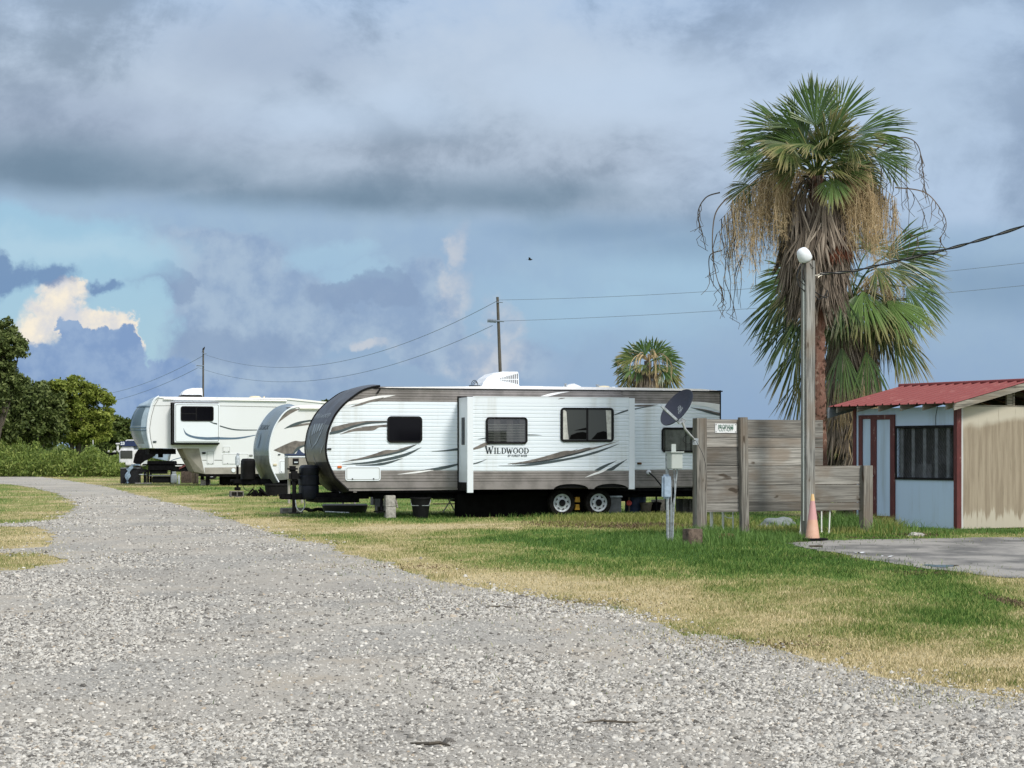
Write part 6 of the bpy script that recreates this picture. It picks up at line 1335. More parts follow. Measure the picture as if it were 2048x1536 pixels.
# far utility trailer with black tilted board
D6 = CH*F/(945-HZ); c = at(232, D6); ut = thing('boat_trailer', 'white framed flatbed trailer carrying a black tray at the edge of the tall weeds', 'trailer', c)
def bar(mb, c, a, b, D, r, dy_=0): pa, pb = P(*a, D)-c, P(*b, D)-c; mb.tube([(pa.x, dy_, pa.z), (pb.x, dy_, pb.z)], r, 6)
mb = MB(); bar(mb, c, (204.5, 926), (262, 932), D6, .07); bar(mb, c, (204.5, 926), (262, 932), D6, .07, 1.6); bar(mb, c, (206, 913), (203.5, 943), D6, .05); bar(mb, c, (206, 913), (203.5, 943), D6, .05, 1.6); bar(mb, c, (256, 915), (250, 938), D6, .06); bar(mb, c, (244, 910), (246, 926), D6, .07); bar(mb, c, (226, 908), (219, 927), D6, .05, .3); bar(mb, c, (226, 910), (231, 926), D6, .04, .3); mb.build('frame', 'wht', ut)
mb = MB(); q_ = [P(x, y, D6)-c for x, y in ((205, 904), (250, 906), (261, 917), (242, 914), (212, 915))]; mb.prism([(p.x, p.z) for p in q_], .1, 1.5); boxpx(mb, c, 217, 258, 911, 927, D6, .9, 0, .02, .5); mb.build('tray', 'dark', ut)
mb = MB(); boxpx(mb, c, 213, 252, 900.5, 905, D6, 1.0, 0, .03, .2); mb.build('white_cover', 'wht', ut)
mb = MB(); a_ = P(213, 920, D6)-c; mb.lathe([(.12, 0), (.35, 0), (.35, .2), (.12, .2)], (a_.x, -.1, a_.z), 'Y', 18); mb.build('wheel', 'wht', ut); mb = MB(); boxpx(mb, c, 236, 256, 923, 929, D6, .5, 0, .01, -.1); mb.build('deck_board', 'rust', ut)
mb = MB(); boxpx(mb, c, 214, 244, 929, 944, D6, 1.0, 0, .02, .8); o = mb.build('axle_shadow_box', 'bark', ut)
for k, px_ in enumerate((262, 269)):
    c = at(px_, D6-8); ch_ = thing('folding_chair', ('left' if k == 0 else 'right')+' one of two slatted grey chairs behind the towel-draped chest', 'chair', c, 0, 'slatted chairs behind the chest')
    mb = MB(); boxpx(mb, c, px_-2.2, px_+2.2, 914, 925, D6-8, .05, 0, .005); mb.build('backrest', 'fabric', ch_); mb = MB(); boxpx(mb, c, px_-2.2, px_+2.2, 926, 928, D6-8, .5, 0, .005, -.5); mb.build('seat', 'wicker', ch_)
    mb = MB(); [mb.tube([(a_, b_, 0), (a_, b_, .5)], .02, 5) for a_ in (-.2, .2) for b_ in (-.45, 0)]; mb.build('legs', 'dark', ch_)
# parked truck / van with navy box
D7 = 128; c = at(255, D7); vn = thing('camper_truck', 'small white truck with navy blue box on top, half hidden by fifth wheel nose', 'truck', c)
mb = MB(); boxpx(mb, c, 238, 285, 899, 932, D7, 1.8, 0, .08); q_ = [P(x, y, D7)-c for x, y in ((239, 900), (243, 893), (265, 893), (268, 900))]; mb.prism([(p.x, p.z) for p in q_], .1, 1.7); mb.build('body', 'wht', vn)
mb = MB(); boxpx(mb, c, 241, 265, 901, 917, D7, .05, 0, .02, -.04); mb.build('windscreen', 'glassg', vn)
mb = MB(); boxpx(mb, c, 240, 285, 882.5, 893, D7, 1.8, 0, .03); mb.build('box', 'navy', vn)
mb = MB(); boxpx(mb, c, 232.5, 240, 886, 889, D7, .3, 0, .02, -.2); boxpx(mb, c, 234, 238, 889, 900, D7, .1, 0, .01, -.1); mb.build('mirror', 'wht', vn)
a_ = P(245.5, 887, D7)-c; textmesh('lettering', '23', .26, vn, Matrix.Translation((a_.x, -.02, a_.z)) @ UPX, 'rv_trim', 1, .012)
mb = MB(); mb.tube([(P(250, 0, D7)-c).x*Vector((1, 0, 0))+Vector((0, .3, (P(0, 882, D7)).z)), Vector(((P(252, 0, D7)-c).x, .3, P(0, 880.5, D7).z)), Vector(((P(266, 0, D7)-c).x, .3, P(0, 880.5, D7).z))], .04, 6); mb.build('roof_rail', 'wht', vn)
for px_ in (246, 275): mb = MB(); mb.lathe([(0, -.02), (.2, -.02), (.34, 0), (.34, .2), (0, .2)], ((px_-255)/F*D7, 0, .34), 'Y', 18); mb.build('wheel', 'tyre', vn)
# ================================================================== UNDER THE MAIN TRAILER
def on1(t, d, z=0): return f1.w(t, d, z)
def b1(name, mat, px, py, w, d, h, lab, z=0, hole=True, group=None, rz=17, depth=0.0):
    return block1(name, mat, px, py, w, d, h, rz, lab, 'block', z, group, hole)
b1('concrete_block', 'block', 780, 1036, .24, .2, .265, 'lower light grey block of the pair under the trailer front', hole=False)
b1('concrete_block', 'block', 779.5, 1036, .235, .2, .265, 'upper light grey block of the pair under the trailer front', z=.268, hole=False)
b1('concrete_block', 'blockdk', 760, 1028, .18, .2, .2, 'lower dark block left of the light grey pair under the trailer', hole=True)
b1('concrete_block', 'blockdk', 752, 1026, .22, .3, .2, 'upper dark block left of the light grey pair under the trailer', z=.203)
b1('concrete_block', 'blockdk', 583, 1027, .52, .4, .14, 'dark block under the jack foot of the corrugated trailer', hole=False)
b1('concrete_block', 'blockdk', 1377, 1028, .38, .25, .38, 'grey block under the rear stabiliser near the fence', hole=True)
b1('concrete_block', 'blockdk', 1362, 1026, .2, .25, .36, 'darker block left of the rear stabiliser block', hole=False)
b1('concrete_block', 'blockdk', 1320, 1022, .4, .25, .3, 'low shadowed block beneath the trailer rear behind the meter post', hole=False)
mb = MB(); vs = []
for i in range(9):
    for j in range(9): u, v = i/8-.5, j/8-.5; vs.append((u*.34, v*.3, .08+.09*math.exp(-(u*u+v*v)*9)+.02*math.sin(i*2.1+j)))
mb.add(vs, [(i*9+j, i*9+j+1, (i+1)*9+j+1, (i+1)*9+j) for i in range(8) for j in range(8)])
mb.add([(x, y, z) for x in (-.17, .02) for y in (-.16,) for z in (-.3, .1)], [(0, 1, 3, 2)]); o = mb.build('rag', 'greyp', smooth=True); c = G(764, 1027); o.location = c+Vector((0, 0, .34)); tag(o, 'grey rag lying over the dark blocks under the trailer', 'rag')
c = on1(-3.9, .25); bk = thing('bucket', 'black tapered bucket right of the light grey blocks under the trailer', 'bucket', c); mb = MB(); mb.lathe([(0, 0), (.17, 0), (.23, .45), (.25, .45), (.25, .49), (.2, .49)], n=26); mb.build('body', 'black', bk, smooth=40); mb = MB(); mb.tube([(-.24, 0, .43), (-.2, -.2, .3), (.2, -.2, .3), (.24, 0, .43)], .008, 6); mb.build('handle', 'galv', bk)
c = G(690, 1027); tr_ = thing('plastic_lid', 'dark round-edged sled-like tray lying in shadow on the grass under the trailer front', 'tray', c, R(5)); mb = MB(); loft(mb, [(.52, .3, 0), (.56, .34, .12), (.58, .36, .2), (.55, .33, .23)], 0, .3); mb.build('tray', 'capdk', tr_, smooth=35); mb = MB(); mb.tube([(-.5, -.2, .05), (-.1, -.25, .03), (.1, -.25, .02)], .02, 6); mb.build('lever', 'galv', tr_)
c = G(612, 1025); mb = MB()
for k in range(10): a_ = rng.uniform(-.5, .5); mb.tube([(a_, rng.uniform(0, .4), .03), (a_+.2, rng.uniform(0, .4), .10), (a_+.4, rng.uniform(0, .4), .02)], .025, 6)
o = mb.build('jumbled_hoses', 'dark'); o.location = c; tag(o, 'jumble of dark hoses and straps on the grass by the trailer tongue', 'hose')
# hitch parts / folded frame seen beneath
c = on1(-2.3, -.9); fr_ = thing('folding_step', 'rusty grey folded metal step frame beyond the trailer underside', 'frame', c, R(17)); mb = MB()
for z_ in (.30, .42, .55): mb.tube([(-1.0, 0, z_), (.75, 0, z_)], .014, 6)
for a_ in (-.7, -.1, .45): mb.tube([(a_, 0, .55), (a_+.25, 0, .12)], .014, 6); mb.tube([(a_+.25, 0, .55), (a_-.05, 0, .1)], .014, 6)
mb.build('tubes', 'steelb', fr_); mb = MB(); mb.box(-.6, .1, -.02, .3, .40, .47); mb.build('step_plate', 'fabric', fr_)
c = on1(.0, -.9); mb = MB(); mb.box(-2.0, 1.2, 0, .4, 0, .56, bev=.03); mb.box(-.9, .2, -.1, .3, .5, .6, bev=.02); o = mb.build('bin_or_shade_block', 'inner'); o.location = on1(-.95, .15); o.rotation_euler = (0, 0, R(17)); tag(o, 'black storage bin below the slide-out, lengthened to fill out its dark shade', 'bin')  # bin drawn longer so its black fills the shade under the slide-out
for (px_, w_, h_, mm, lab, d_, nm, ct) in ((1152, .14, .12, 'yellow', 'upper yellow strap block between the trailer wheels', .1, 'wheel_chock', 'chock'), (1152, .12, .13, 'yellow', 'lower yellow wheel chock between the trailer wheels', .1, 'wheel_chock', 'chock')):
    x_, z_ = f1.tz(px_, 999 if 'upper' in lab else 1014, .2); mb = MB(); mb.prism([(-w_/2, 0), (w_/2, 0), (w_*.4, h_), (-w_*.3, h_)], -.1, .1); o = mb.build(nm, mm); p_ = f1.w(x_, .2, z_-h_/2); o.location = p_; o.rotation_euler = (0, 0, R(17)); tag(o, lab, ct, 'yellow chocks between the wheels')
xx, _ = f1.tz(1230, 1010, -.1); c = f1.w(xx, -.1, 0); tt = thing('storage_tote', 'dark grey plastic tote with white lid behind the right trailer wheel', 'tote', c, R(17)); mb = MB(); mb.box(-.20, .17, 0, .45, 0, .44, bev=.02); mb.build('body', 'greyp', tt); mb = MB(); mb.box(-.24, .19, -.03, .48, .445, .485, bev=.01); mb.build('lid', 'fabric', tt)
xx, _ = f1.tz(1271, 1010, -.9); c = f1.w(xx, -.9, 0); dr_ = thing('barrel', 'navy blue barrel in the shade under the trailer rear', 'barrel', c); mb = MB(); mb.lathe([(0, .0), (.25, 0), (.27, .1), (.26, .3), (.27, .5), (.25, .58), (0, .58)], n=24); mb.build('body', 'bluep', dr_, smooth=40); mb = MB(); mb.tube([(0, -.27, .5), (0, -.3, .5)], .04, 8); mb.build('bung', 'black', dr_)
xx, _ = f1.tz(1258, 1010, -.3); c = f1.w(xx, -.3, 0); vv = thing('red_valve', 'small red valve handle on a pipe behind the grey tote', 'valve', c); mb = MB(); mb.lathe([(0, -.03), (.06, -.03), (.07, 0), (.06, .03), (0, .03)], (0, 0, .30), 'Y', 14); mb.build('handle', 'redp', vv); mb = MB(); mb.tube([(0, .04, 0), (0, .04, .55)], .025, 8); mb.build('pipe', 'bark', vv)
for (px_, D_, r_, mm, lab) in ((1292, -.4, .15, 'bark', 'brown pot under the trailer rear, left of the dark one'), (1311, -.6, .14, 'dark', 'dark pot under the trailer rear')):
    xx, _ = f1.tz(px_, 1010, D_); c = f1.w(xx, D_, 0); o = thing('flower_pot', lab, 'pot', c, 0, 'pots under the trailer rear'); mb = MB(); mb.lathe([(0, 0), (r_*.7, 0), (r_, .26), (r_*1.08, .26), (r_*1.08, .31), (r_*.9, .31)], n=20); mb.build('body', mm, o, smooth=40); mb = MB(); mb.lathe([(0, .28), (r_*.9, .28)], n=16); mb.build('soil', 'brickb', o)
# picnic table / far items under trailer
c = on1(-3.0, -9); pk = thing('picnic_table', 'weathered picnic table on the lawn seen below the trailer', 'picnic table', c, R(20))
mb = MB(); mb.box(-.9, .9, -.35, .35, .70, .75); mb.build('table_top', 'woodx', pk)
for y_ in (-.75, .55): mb = MB(); mb.box(-.9, .9, y_, y_+.25, .42, .46); mb.build('bench', 'woodx', pk)
for x_ in (-.6, .6): mb = MB(); mb.box(x_-.03, x_+.03, -.8, .8, .36, .42); mb.tube([(x_, -.7, 0), (x_, -.2, .7)], .03, 4); mb.tube([(x_, .7, 0), (x_, .2, .7)], .03, 4); mb.build('leg_frame', 'woodx', pk)
# ================================================================== PALMS
def frond(mb, hub, d, L, spread=70, nseg=30, droop=.25, face=None, mi=0, pet=None, pr=.016, limp=0.0, wmul=1.0, r_=random):
    """costapalmate fan: hub point, outward direction d, blade length L"""
    d = Vector(d).normalized(); hub = Vector(hub)
    up = Vector(face) if face is not None else Vector((0, 0, 1))
    sd_ = d.cross(up)
    if sd_.length < .1: sd_ = d.cross(Vector((0, -1, .2)))
    sd_.normalize(); nrm = sd_.cross(d).normalized()
    if pet is not None:
        pet = Vector(pet); mid = (pet+hub)/2+Vector((0, 0, .10*(hub-pet).length)); mb.tube(curve_pts([pet, mid, hub], 4), [pr*1.6]*3+[pr]*6 if False else pr, 5, mi=1)
    dphi = R(2*spread)/nseg
    for k in range(nseg):
        ph = R(-spread)+dphi*(k+.5)+r_.uniform(-.3, .3)*dphi
        fwd = d*math.cos(ph)+sd_*math.sin(ph); side = (-d*math.sin(ph)+sd_*math.cos(ph))
        Lk = L*(1-.30*(abs(ph)/R(max(spread, 60)))**2)*r_.uniform(.86, 1.06); dr = droop*r_.uniform(.6, 1.5); lp_ = limp*r_.uniform(.5, 1.5)
        curl = nrm*(.10*L*math.cos(ph*1.5)); tw_ = r_.uniform(-.12, .12)
        vs = []; at = []
        for j, s_ in enumerate((0.03, .25, .5, .75, 1.0)):
            w_ = min(s_*dphi*Lk*1.18, .86*dphi*Lk*(1.03-s_)/.42*wmul+.002)*.5 if s_ < 1 else .002
            p = hub+fwd*(Lk*s_)+side*(tw_*Lk*s_*s_)-nrm*(.13*Lk*abs(math.sin(ph))*s_)
            p.z -= dr*Lk*s_**2.6+lp_*Lk*s_**1.6
            rid = nrm*(w_*.55)
            vs += [p-side*w_, p+rid, p+side*w_]; at += [s_]*3
        fs = []
        for j in range(4):
            o = 3*j; fs += [(o, o+1, o+4, o+3), (o+1, o+2, o+5, o+4)]
        mb.add(vs, fs, mi, at)
def strand_ribbon(mb, pts, w, mi=0):
    vs = []; 
    for i, p in enumerate(pts):
        q = pts[min(i+1, len(pts)-1)]-pts[max(i-1, 0)]; s_ = q.cross(Vector((random.uniform(-1, 1)*.3, -1, .1)))
        s_ = s_.normalized() if s_.length > 1e-5 else Vector((1, 0, 0)); ww = w*(1-.6*i/len(pts)); vs += [p-s_*ww, p+s_*ww]
    mb.add(vs, [(2*i, 2*i+1, 2*i+3, 2*i+2) for i in range(len(pts)-1)], mi)
def trunk(mb, pts, rs, n=14, rough=.12):
    o = len(mb.v); mb.tube(curve_pts(pts, 10), 1.0, n)
    cps = curve_pts(pts, 10); m_ = len(cps)
    for i in range(m_):
        r_ = np.interp(i/(m_-1), np.linspace(0, 1, len(rs)), rs)
        for k in range(n):
            v = Vector(mb.v[o+i*n+k]); mb.v[o+i*n+k] = tuple(cps[i]+(v-cps[i])*r_*(1+random.uniform(-rough, rough)))
def build_palm(name, label, base, D, spec):
    root = thing(name, label, 'palm tree', base); return root
# ---------- main palm
D1 = 44.0; pb = Vector(((1637-1024)/F*D1, D1, 0)); k1 = D1/F
pm_ = build_palm('palm_tree', 'tallest fan palm with thick shaggy skirt and tan hanging flower strands behind the light pole', pb, D1, None)
def L1(px, py, dy=0.0): p = P(px, py, D1); return Vector((p.x-pb.x, dy, p.z))
apex = L1(1632, 352)
mb = MB(); tp = [L1(1643, 1100)*1.0, L1(1640, 950), L1(1637, 800), L1(1635, 650), L1(1633, 500), L1(1632, 350)]; tp[0].z = -.05
trunk(mb, tp, [.26, .20, .15, .15, .17, .16, .14]); 
for k in range(260):                              # old leaf bases
    z = random.uniform(.4, 4.9); a_ = random.uniform(0, 6.28); c_ = Vector((np.interp(z, [0, 3, 7], [.06, .02, -.03]), 0, z)); o_ = Vector((math.cos(a_), math.sin(a_), 0)); s_ = Vector((-o_.y, o_.x, 0)); p = c_+o_*.14
    mb.add([p-s_*.04, p+s_*.04, p+o_*random.uniform(.02, .07)+Vector((0, 0, .09))], [(0, 1, 2)])
mb.build('trunk', 'trunkp', pm_)
crown = []   # (hub px, hub py, depth, dirx, diry(depth), dirz, L px, spread, mat)
CR = [(1628, 256, -.25, -.12, -.10, 1, 116, 64, 'frond'), (1674, 244, .0, .42, .05, .95, 108, 48, 'frond'), (1668, 262, .3, .22, .3, 1, 84, 46, 'frond'), (1574, 268, -.1, -.95, -.25, .36, 120, 42, 'frond'), (1582, 280, .1, -1, .1, -.04, 128, 34, 'frond'), (1526, 312, -.3, -1, -.2, .02, 86, 50, 'frond'), (1572, 300, -.7, -.55, -.8, -.25, 95, 60, 'frondd'), (1706, 272, -.3, 1, -.2, .34, 122, 34, 'frond'), (1700, 285, .2, 1, .2, .12, 130, 34, 'frond'), (1740, 318, -.4, 1, -.35, -.12, 88, 46, 'frond'), (1648, 285, -.8, .15, -.9, .15, 92, 66, 'frondd'), (1612, 300, -.8, -.3, -.9, -.15, 84, 62, 'frondd'), (1690, 300, -.7, .5, -.8, .0, 90, 60, 'frondd'), (1652, 366, -.85, .05, -.55, -1, 66, 66, 'frondb'), (1610, 262, .6, -.4, .8, .6, 100, 60, 'frond'), (1670, 290, .7, .5, .9, .2, 100, 60, 'frond'), (1560, 320, .5, -.8, .7, -.1, 95, 55, 'frond'), (1725, 310, .6, .8, .7, -.1, 90, 55, 'frondd'), (1500, 370, .0, -.8, .1, -.6, 60, 60, 'frondd'), (1640, 232, .1, .0, .1, 1, 86, 34, 'frond'), (1596, 262, -.2, -.6, -.3, .65, 96, 40, 'frond')]
mats = {'frond': MB(), 'frondd': MB(), 'frondb': MB()}; pmb = MB(); random.seed(12)
for k in range(34):
    a_ = random.uniform(0, 6.28); el = random.uniform(-.5, 1.2); a, b, c_ = math.cos(a_)*math.cos(el), math.sin(a_)*math.cos(el), math.sin(el); rr_ = random.uniform(28, 62); CR.append((1632+a*rr_, 345-max(-.1, c_)*rr_-8, b*.6, a, b, c_, random.uniform(72, 95), 55, random.choice(['frond', 'frondd', 'frondd'])))
for (hx, hy, dpt, a, b, c_, L, spd, mt) in CR:
    hub = L1(hx, hy, dpt); upf = Vector((random.uniform(-.2, .2), -1, random.uniform(.2, .9)))
    if mt == 'frondb': upf = Vector((0, -1, .5))
    frond(mats[mt], hub, (a, b, c_), L*k1, spd, 40, .08 if c_ > .7 else .20, upf, wmul=1.15)
    mats[mt].add([], [])
    pmb.tube(curve_pts([apex+Vector((random.uniform(-.05, .05), dpt*.15, -.05)), (apex+hub)/2+Vector((0, 0, .10)), hub+Vector((a, b, c_)).normalized()*.05], 5), .017, 5)
cr_ = []
for mt, mb_ in mats.items(): cr_.append(mb_.build('crown', mt, pm_, attr='along'))
pmb.build('frond_stems', 'frondd', pm_)
# skirt of dead fronds
sk = MB(); skr = MB()
for k in range(230):
    f_ = random.random(); z = 7.25-f_*1.95; a_ = random.uniform(0, 6.28); r0 = .20+.24*math.sin(math.pi*min(1, .25+f_*.8)); o_ = Vector((math.cos(a_), math.sin(a_), 0)); hub = Vector((apex.x, 0, z))+o_*(r0+random.uniform(0, .22))
    frond(sk, hub, tuple(o_*random.uniform(.10, .34)+Vector((0, 0, -1))), random.uniform(.75, 1.25), random.uniform(16, 34), 13, .03, tuple(o_), limp=.0, wmul=.8)
for a_ in (-95, -60, -110, -80, -75):
    o_ = Vector((math.cos(R(a_)), math.sin(R(a_)), 0)); hub = Vector((apex.x+.12, 0, 6.62+random.uniform(-.1, .1)))+o_*.42; frond(skr, hub, tuple(o_*.35+Vector((0, 0, -1))), 1.0, 36, 22, .02, tuple(o_), wmul=.9)
for k in range(46):      # upper arching dead stems
    a_ = random.uniform(0, 6.28); o_ = Vector((math.cos(a_), math.sin(a_)*.8, 0)); p0 = apex+Vector((0, 0, random.uniform(-.5, -.05))); rr_ = random.uniform(.35, 1.0); p1 = p0+o_*rr_*.6+Vector((0, 0, random.uniform(.0, .25))); p2 = p0+o_*rr_+Vector((0, 0, -random.uniform(.1, .5))); sk.tube(curve_pts([p0, p1, p2], 4), .014, 4)
sk.build('dead_frond_skirt', 'dead', pm_); skr.build('dead_frond_skirt', 'deadr', pm_)['label'] = 'red-brown dead fronds at the front of the skirt'
# flower strands
fl = MB(); random.seed(5)
def strands(mb, apex, ends, n_hang, Lr, w=.006, fuzz=True, L_=None):
    for (ex, ey, dpt) in ends:
        e = L_(ex, ey, dpt); mid = (apex+e)/2+Vector((0, 0, .35*(e-apex).length*.55)); path = curve_pts([apex, mid, e], 12); strand_ribbon(mb, path, .010)
        for k in range(n_hang):
            i = random.randint(int(len(path)*.40), len(path)-1); p = path[i].copy(); L = random.uniform(*Lr)*(.5+.5*i/len(path)); pts = [p]; dx_ = random.uniform(-.14, .14); dy_ = random.uniform(-.2, .2)
            for q in range(1, 7): p = p+Vector((dx_*.25*(1.4-q*.2)+random.uniform(-.04, .04), dy_*.25+random.uniform(-.04, .04), -L/6*random.uniform(.6, 1.3))); pts.append(p)
            strand_ribbon(mb, pts, w*random.uniform(.6, 1.3))
            if fuzz:
                for q in pts[1:]:
                    for _ in range(4):
                        v = Vector((random.uniform(-1, 1), random.uniform(-1, 1), random.uniform(-1.3, .4)))*random.uniform(.04, .13); strand_ribbon(mb, [q, q+v*.6, q+v+Vector((0, 0, -.03))], .0035)
endsL = [(1462, 402, -.3), (1476, 385, .2), (1450, 430, .0), (1500, 380, -.6), (1520, 372, .4), (1545, 376, -.6), (1488, 420, -.5), (1535, 400, -.2)]
endsR = [(1722, 372, -.4), (1745, 350, -.2), (1762, 372, -.1), (1775, 392, .2), (1708, 380, -.7), (1738, 395, -.6), (1755, 340, .5), (1790, 400, -.2), (1730, 345, -.6), (1748, 400, -.5)]
strands(fl, apex, endsL, 36, (.9, 1.8), L_=L1); strands(fl, apex, endsR, 46, (.9, 1.9), L_=L1)
fl.build('flower_strands', 'straw', pm_)
bl = MB(); strands(bl, apex, [(1440, 440, .2), (1432, 470, -.2), (1455, 500, .1), (1480, 520, 0), (1820, 330, .1), (1800, 420, .2)], 9, (.8, 1.6), .009, False, L1)
def longstalk(mb, pxs, dpt=0.0, w=.016, hang=6):
    pts = curve_pts([L1(x, y, dpt) for x, y in pxs], 8); strand_ribbon(mb, pts, w)
    for k in range(hang):
        i = random.randint(len(pts)//3, len(pts)-1); p = pts[i]; q = [p+Vector((random.uniform(-.05, .05)*j, 0, -.13*j)) for j in range(5)]; strand_ribbon(mb, q, .009)
longstalk(bl, [(1440, 385), (1412, 395), (1396, 425), (1404, 465), (1412, 500)]); longstalk(bl, [(1455, 395), (1430, 430), (1425, 500), (1435, 560), (1448, 580)]); longstalk(bl, [(1445, 500), (1420, 512), (1424, 560), (1445, 590)], .1, .014, 3)
longstalk(bl, [(1750, 300), (1800, 275), (1835, 290), (1846, 345), (1852, 400)], 0, .016, 10); longstalk(bl, [(1790, 375), (1850, 385), (1885, 425), (1892, 455), (1878, 478)], 0, .015, 8); longstalk(bl, [(1700, 340), (1760, 330), (1820, 380), (1850, 430)], 0, .012, 8)
longstalk(bl, [(1450, 560), (1465, 600), (1475, 640)], .1, .01, 2); longstalk(bl, [(1780, 430), (1810, 460), (1840, 475), (1860, 470)], .1, .01, 4)
bl.build('dry_stalks', 'blackst', pm_)
# ---------- second palm
D2 = 47.5; k2 = D2/F; pb2 = Vector(((1705-1024)/F*D2, D2, 0)); random.seed(9)
p2_ = build_palm('palm_tree', 'shorter bushy fan palm with skirt to the ground between the light pole and the shed', pb2, D2, None)
def L2(px, py, dy=0.0): p = P(px, py, D2); return Vector((p.x-pb2.x, dy, p.z))
ap2 = L2(1700, 600)
mb = MB(); trunk(mb, [L2(1704, 1060)*1, L2(1702, 900), L2(1700, 600)], [.38, .32, .25]); mb.build('trunk', 'bark', p2_)
CR2 = [(1768, 515, -.1, .95, -.2, .35, 118, 44, 'frond'), (1790, 535, .2, 1, .0, -.1, 110, 42, 'frond'), (1745, 540, -.5, .5, -.7, -.3, 90, 60, 'frondd'), (1712, 588, -.9, .22, -.5, -.75, 98, 46, 'frondb'), (1762, 605, -.7, .75, -.5, -.55, 110, 40, 'frondb'), (1808, 575, -.2, .75, -.2, -.5, 92, 54, 'frond'), (1670, 698, -1.0, .0, -.35, -1, 92, 30, 'frond'), (1717, 706, -1.0, .14, -.35, -1, 88, 32, 'frond'), (1782, 668, -.5, .45, -.3, -.8, 100, 36, 'frondd'), (1760, 640, -.2, .6, .1, -.7, 110, 40, 'frondd'), (1585, 560, -.2, -.6, -.2, -.5, 95, 55, 'frond'), (1572, 590, .1, -.45, .0, -.8, 100, 50, 'frond'), (1590, 640, -.2, -.55, -.2, -.8, 100, 46, 'frond'), (1600, 690, .0, -.25, -.1, -1, 105, 36, 'frondd'), (1620, 600, -.3, -.5, -.3, -.7, 100, 50, 'frond'), (1600, 545, .3, -.8, .3, -.1, 90, 55, 'frond'), (1790, 600, .5, .8, .6, -.5, 100, 50, 'frond'), (1740, 500, .4, .4, .6, .5, 110, 55, 'frond'), (1700, 500, .5, .0, .7, .5, 110, 60, 'frond'), (1650, 560, .6, -.6, .6, .2, 100, 55, 'frond'), (1610, 740, .1, -.15, 0, -1, 100, 30, 'frondd')]
mats = {'frond': MB(), 'frondd': MB(), 'frondb': MB()}; pmb = MB(); random.seed(14)
for k in range(26):
    a_ = random.uniform(0, 6.28); el = random.uniform(-1.1, .7); a, b, c_ = math.cos(a_)*math.cos(el), math.sin(a_)*math.cos(el), math.sin(el); rr_ = random.uniform(50, 95); CR2.append((1705+a*rr_, 575-c_*rr_*.7, b*1.0, a*.8, b, c_-.35, random.uniform(72, 92), 50, random.choice(['frond', 'frond', 'frondd'])))
for (hx, hy, dpt, a, b, c_, L, spd, mt) in CR2:
    hub = L2(hx, hy, dpt); upf = Vector((a*.5, -1, random.uniform(.2, .8)))
    frond(mats[mt], hub, (a, b, c_), L*k2*1.08, spd, 34, .22, upf)
    pmb.tube(curve_pts([ap2+Vector((0, dpt*.2, -.1)), (ap2+hub)/2+Vector((0, 0, .18)), hub], 5), .018, 5)
for mt, mb_ in mats.items(): mb_.build('crown', mt, p2_, attr='along')
pmb.build('frond_stems', 'frondd', p2_)
sk = MB()
for k in range(230):
    z = random.uniform(1.15, 5.0); a_ = random.uniform(0, 6.28); rad = np.interp(z, [.5, 1.8, 2.6, 4, 5], [.36, .40, .55, .50, .35]); o_ = Vector((math.cos(a_), math.sin(a_), 0)); hub = Vector((0, 0, z))+o_*(rad+random.uniform(0, .12))
    frond(sk, hub, tuple(o_*random.uniform(.05, .22)+Vector((0, 0, -1))), random.uniform(.8, 1.3), random.uniform(12, 26), 10, .02, tuple(o_), wmul=.8)
sk.build('dead_frond_skirt', 'dead', p2_)
sk = MB()
for k in range(26):
    a_ = random.uniform(-2.4, -.2); o_ = Vector((math.cos(a_), math.sin(a_), 0)); hub = Vector((0, 0, random.uniform(2.2, 3.6)))+o_*.62; frond(sk, hub, tuple(o_*.15+Vector((0, 0, -1))), random.uniform(.7, 1.1), 18, 12, .02, tuple(o_), wmul=.7)
sk.build('dead_frond_skirt', 'straw', p2_); fl = MB(); strands(fl, ap2, [(1770, 540, -.2), (1800, 560, 0), (1810, 540, .2), (1740, 560, -.4)], 14, (.5, 1.1), L_=L2); fl.build('flower_strands', 'straw', p2_)
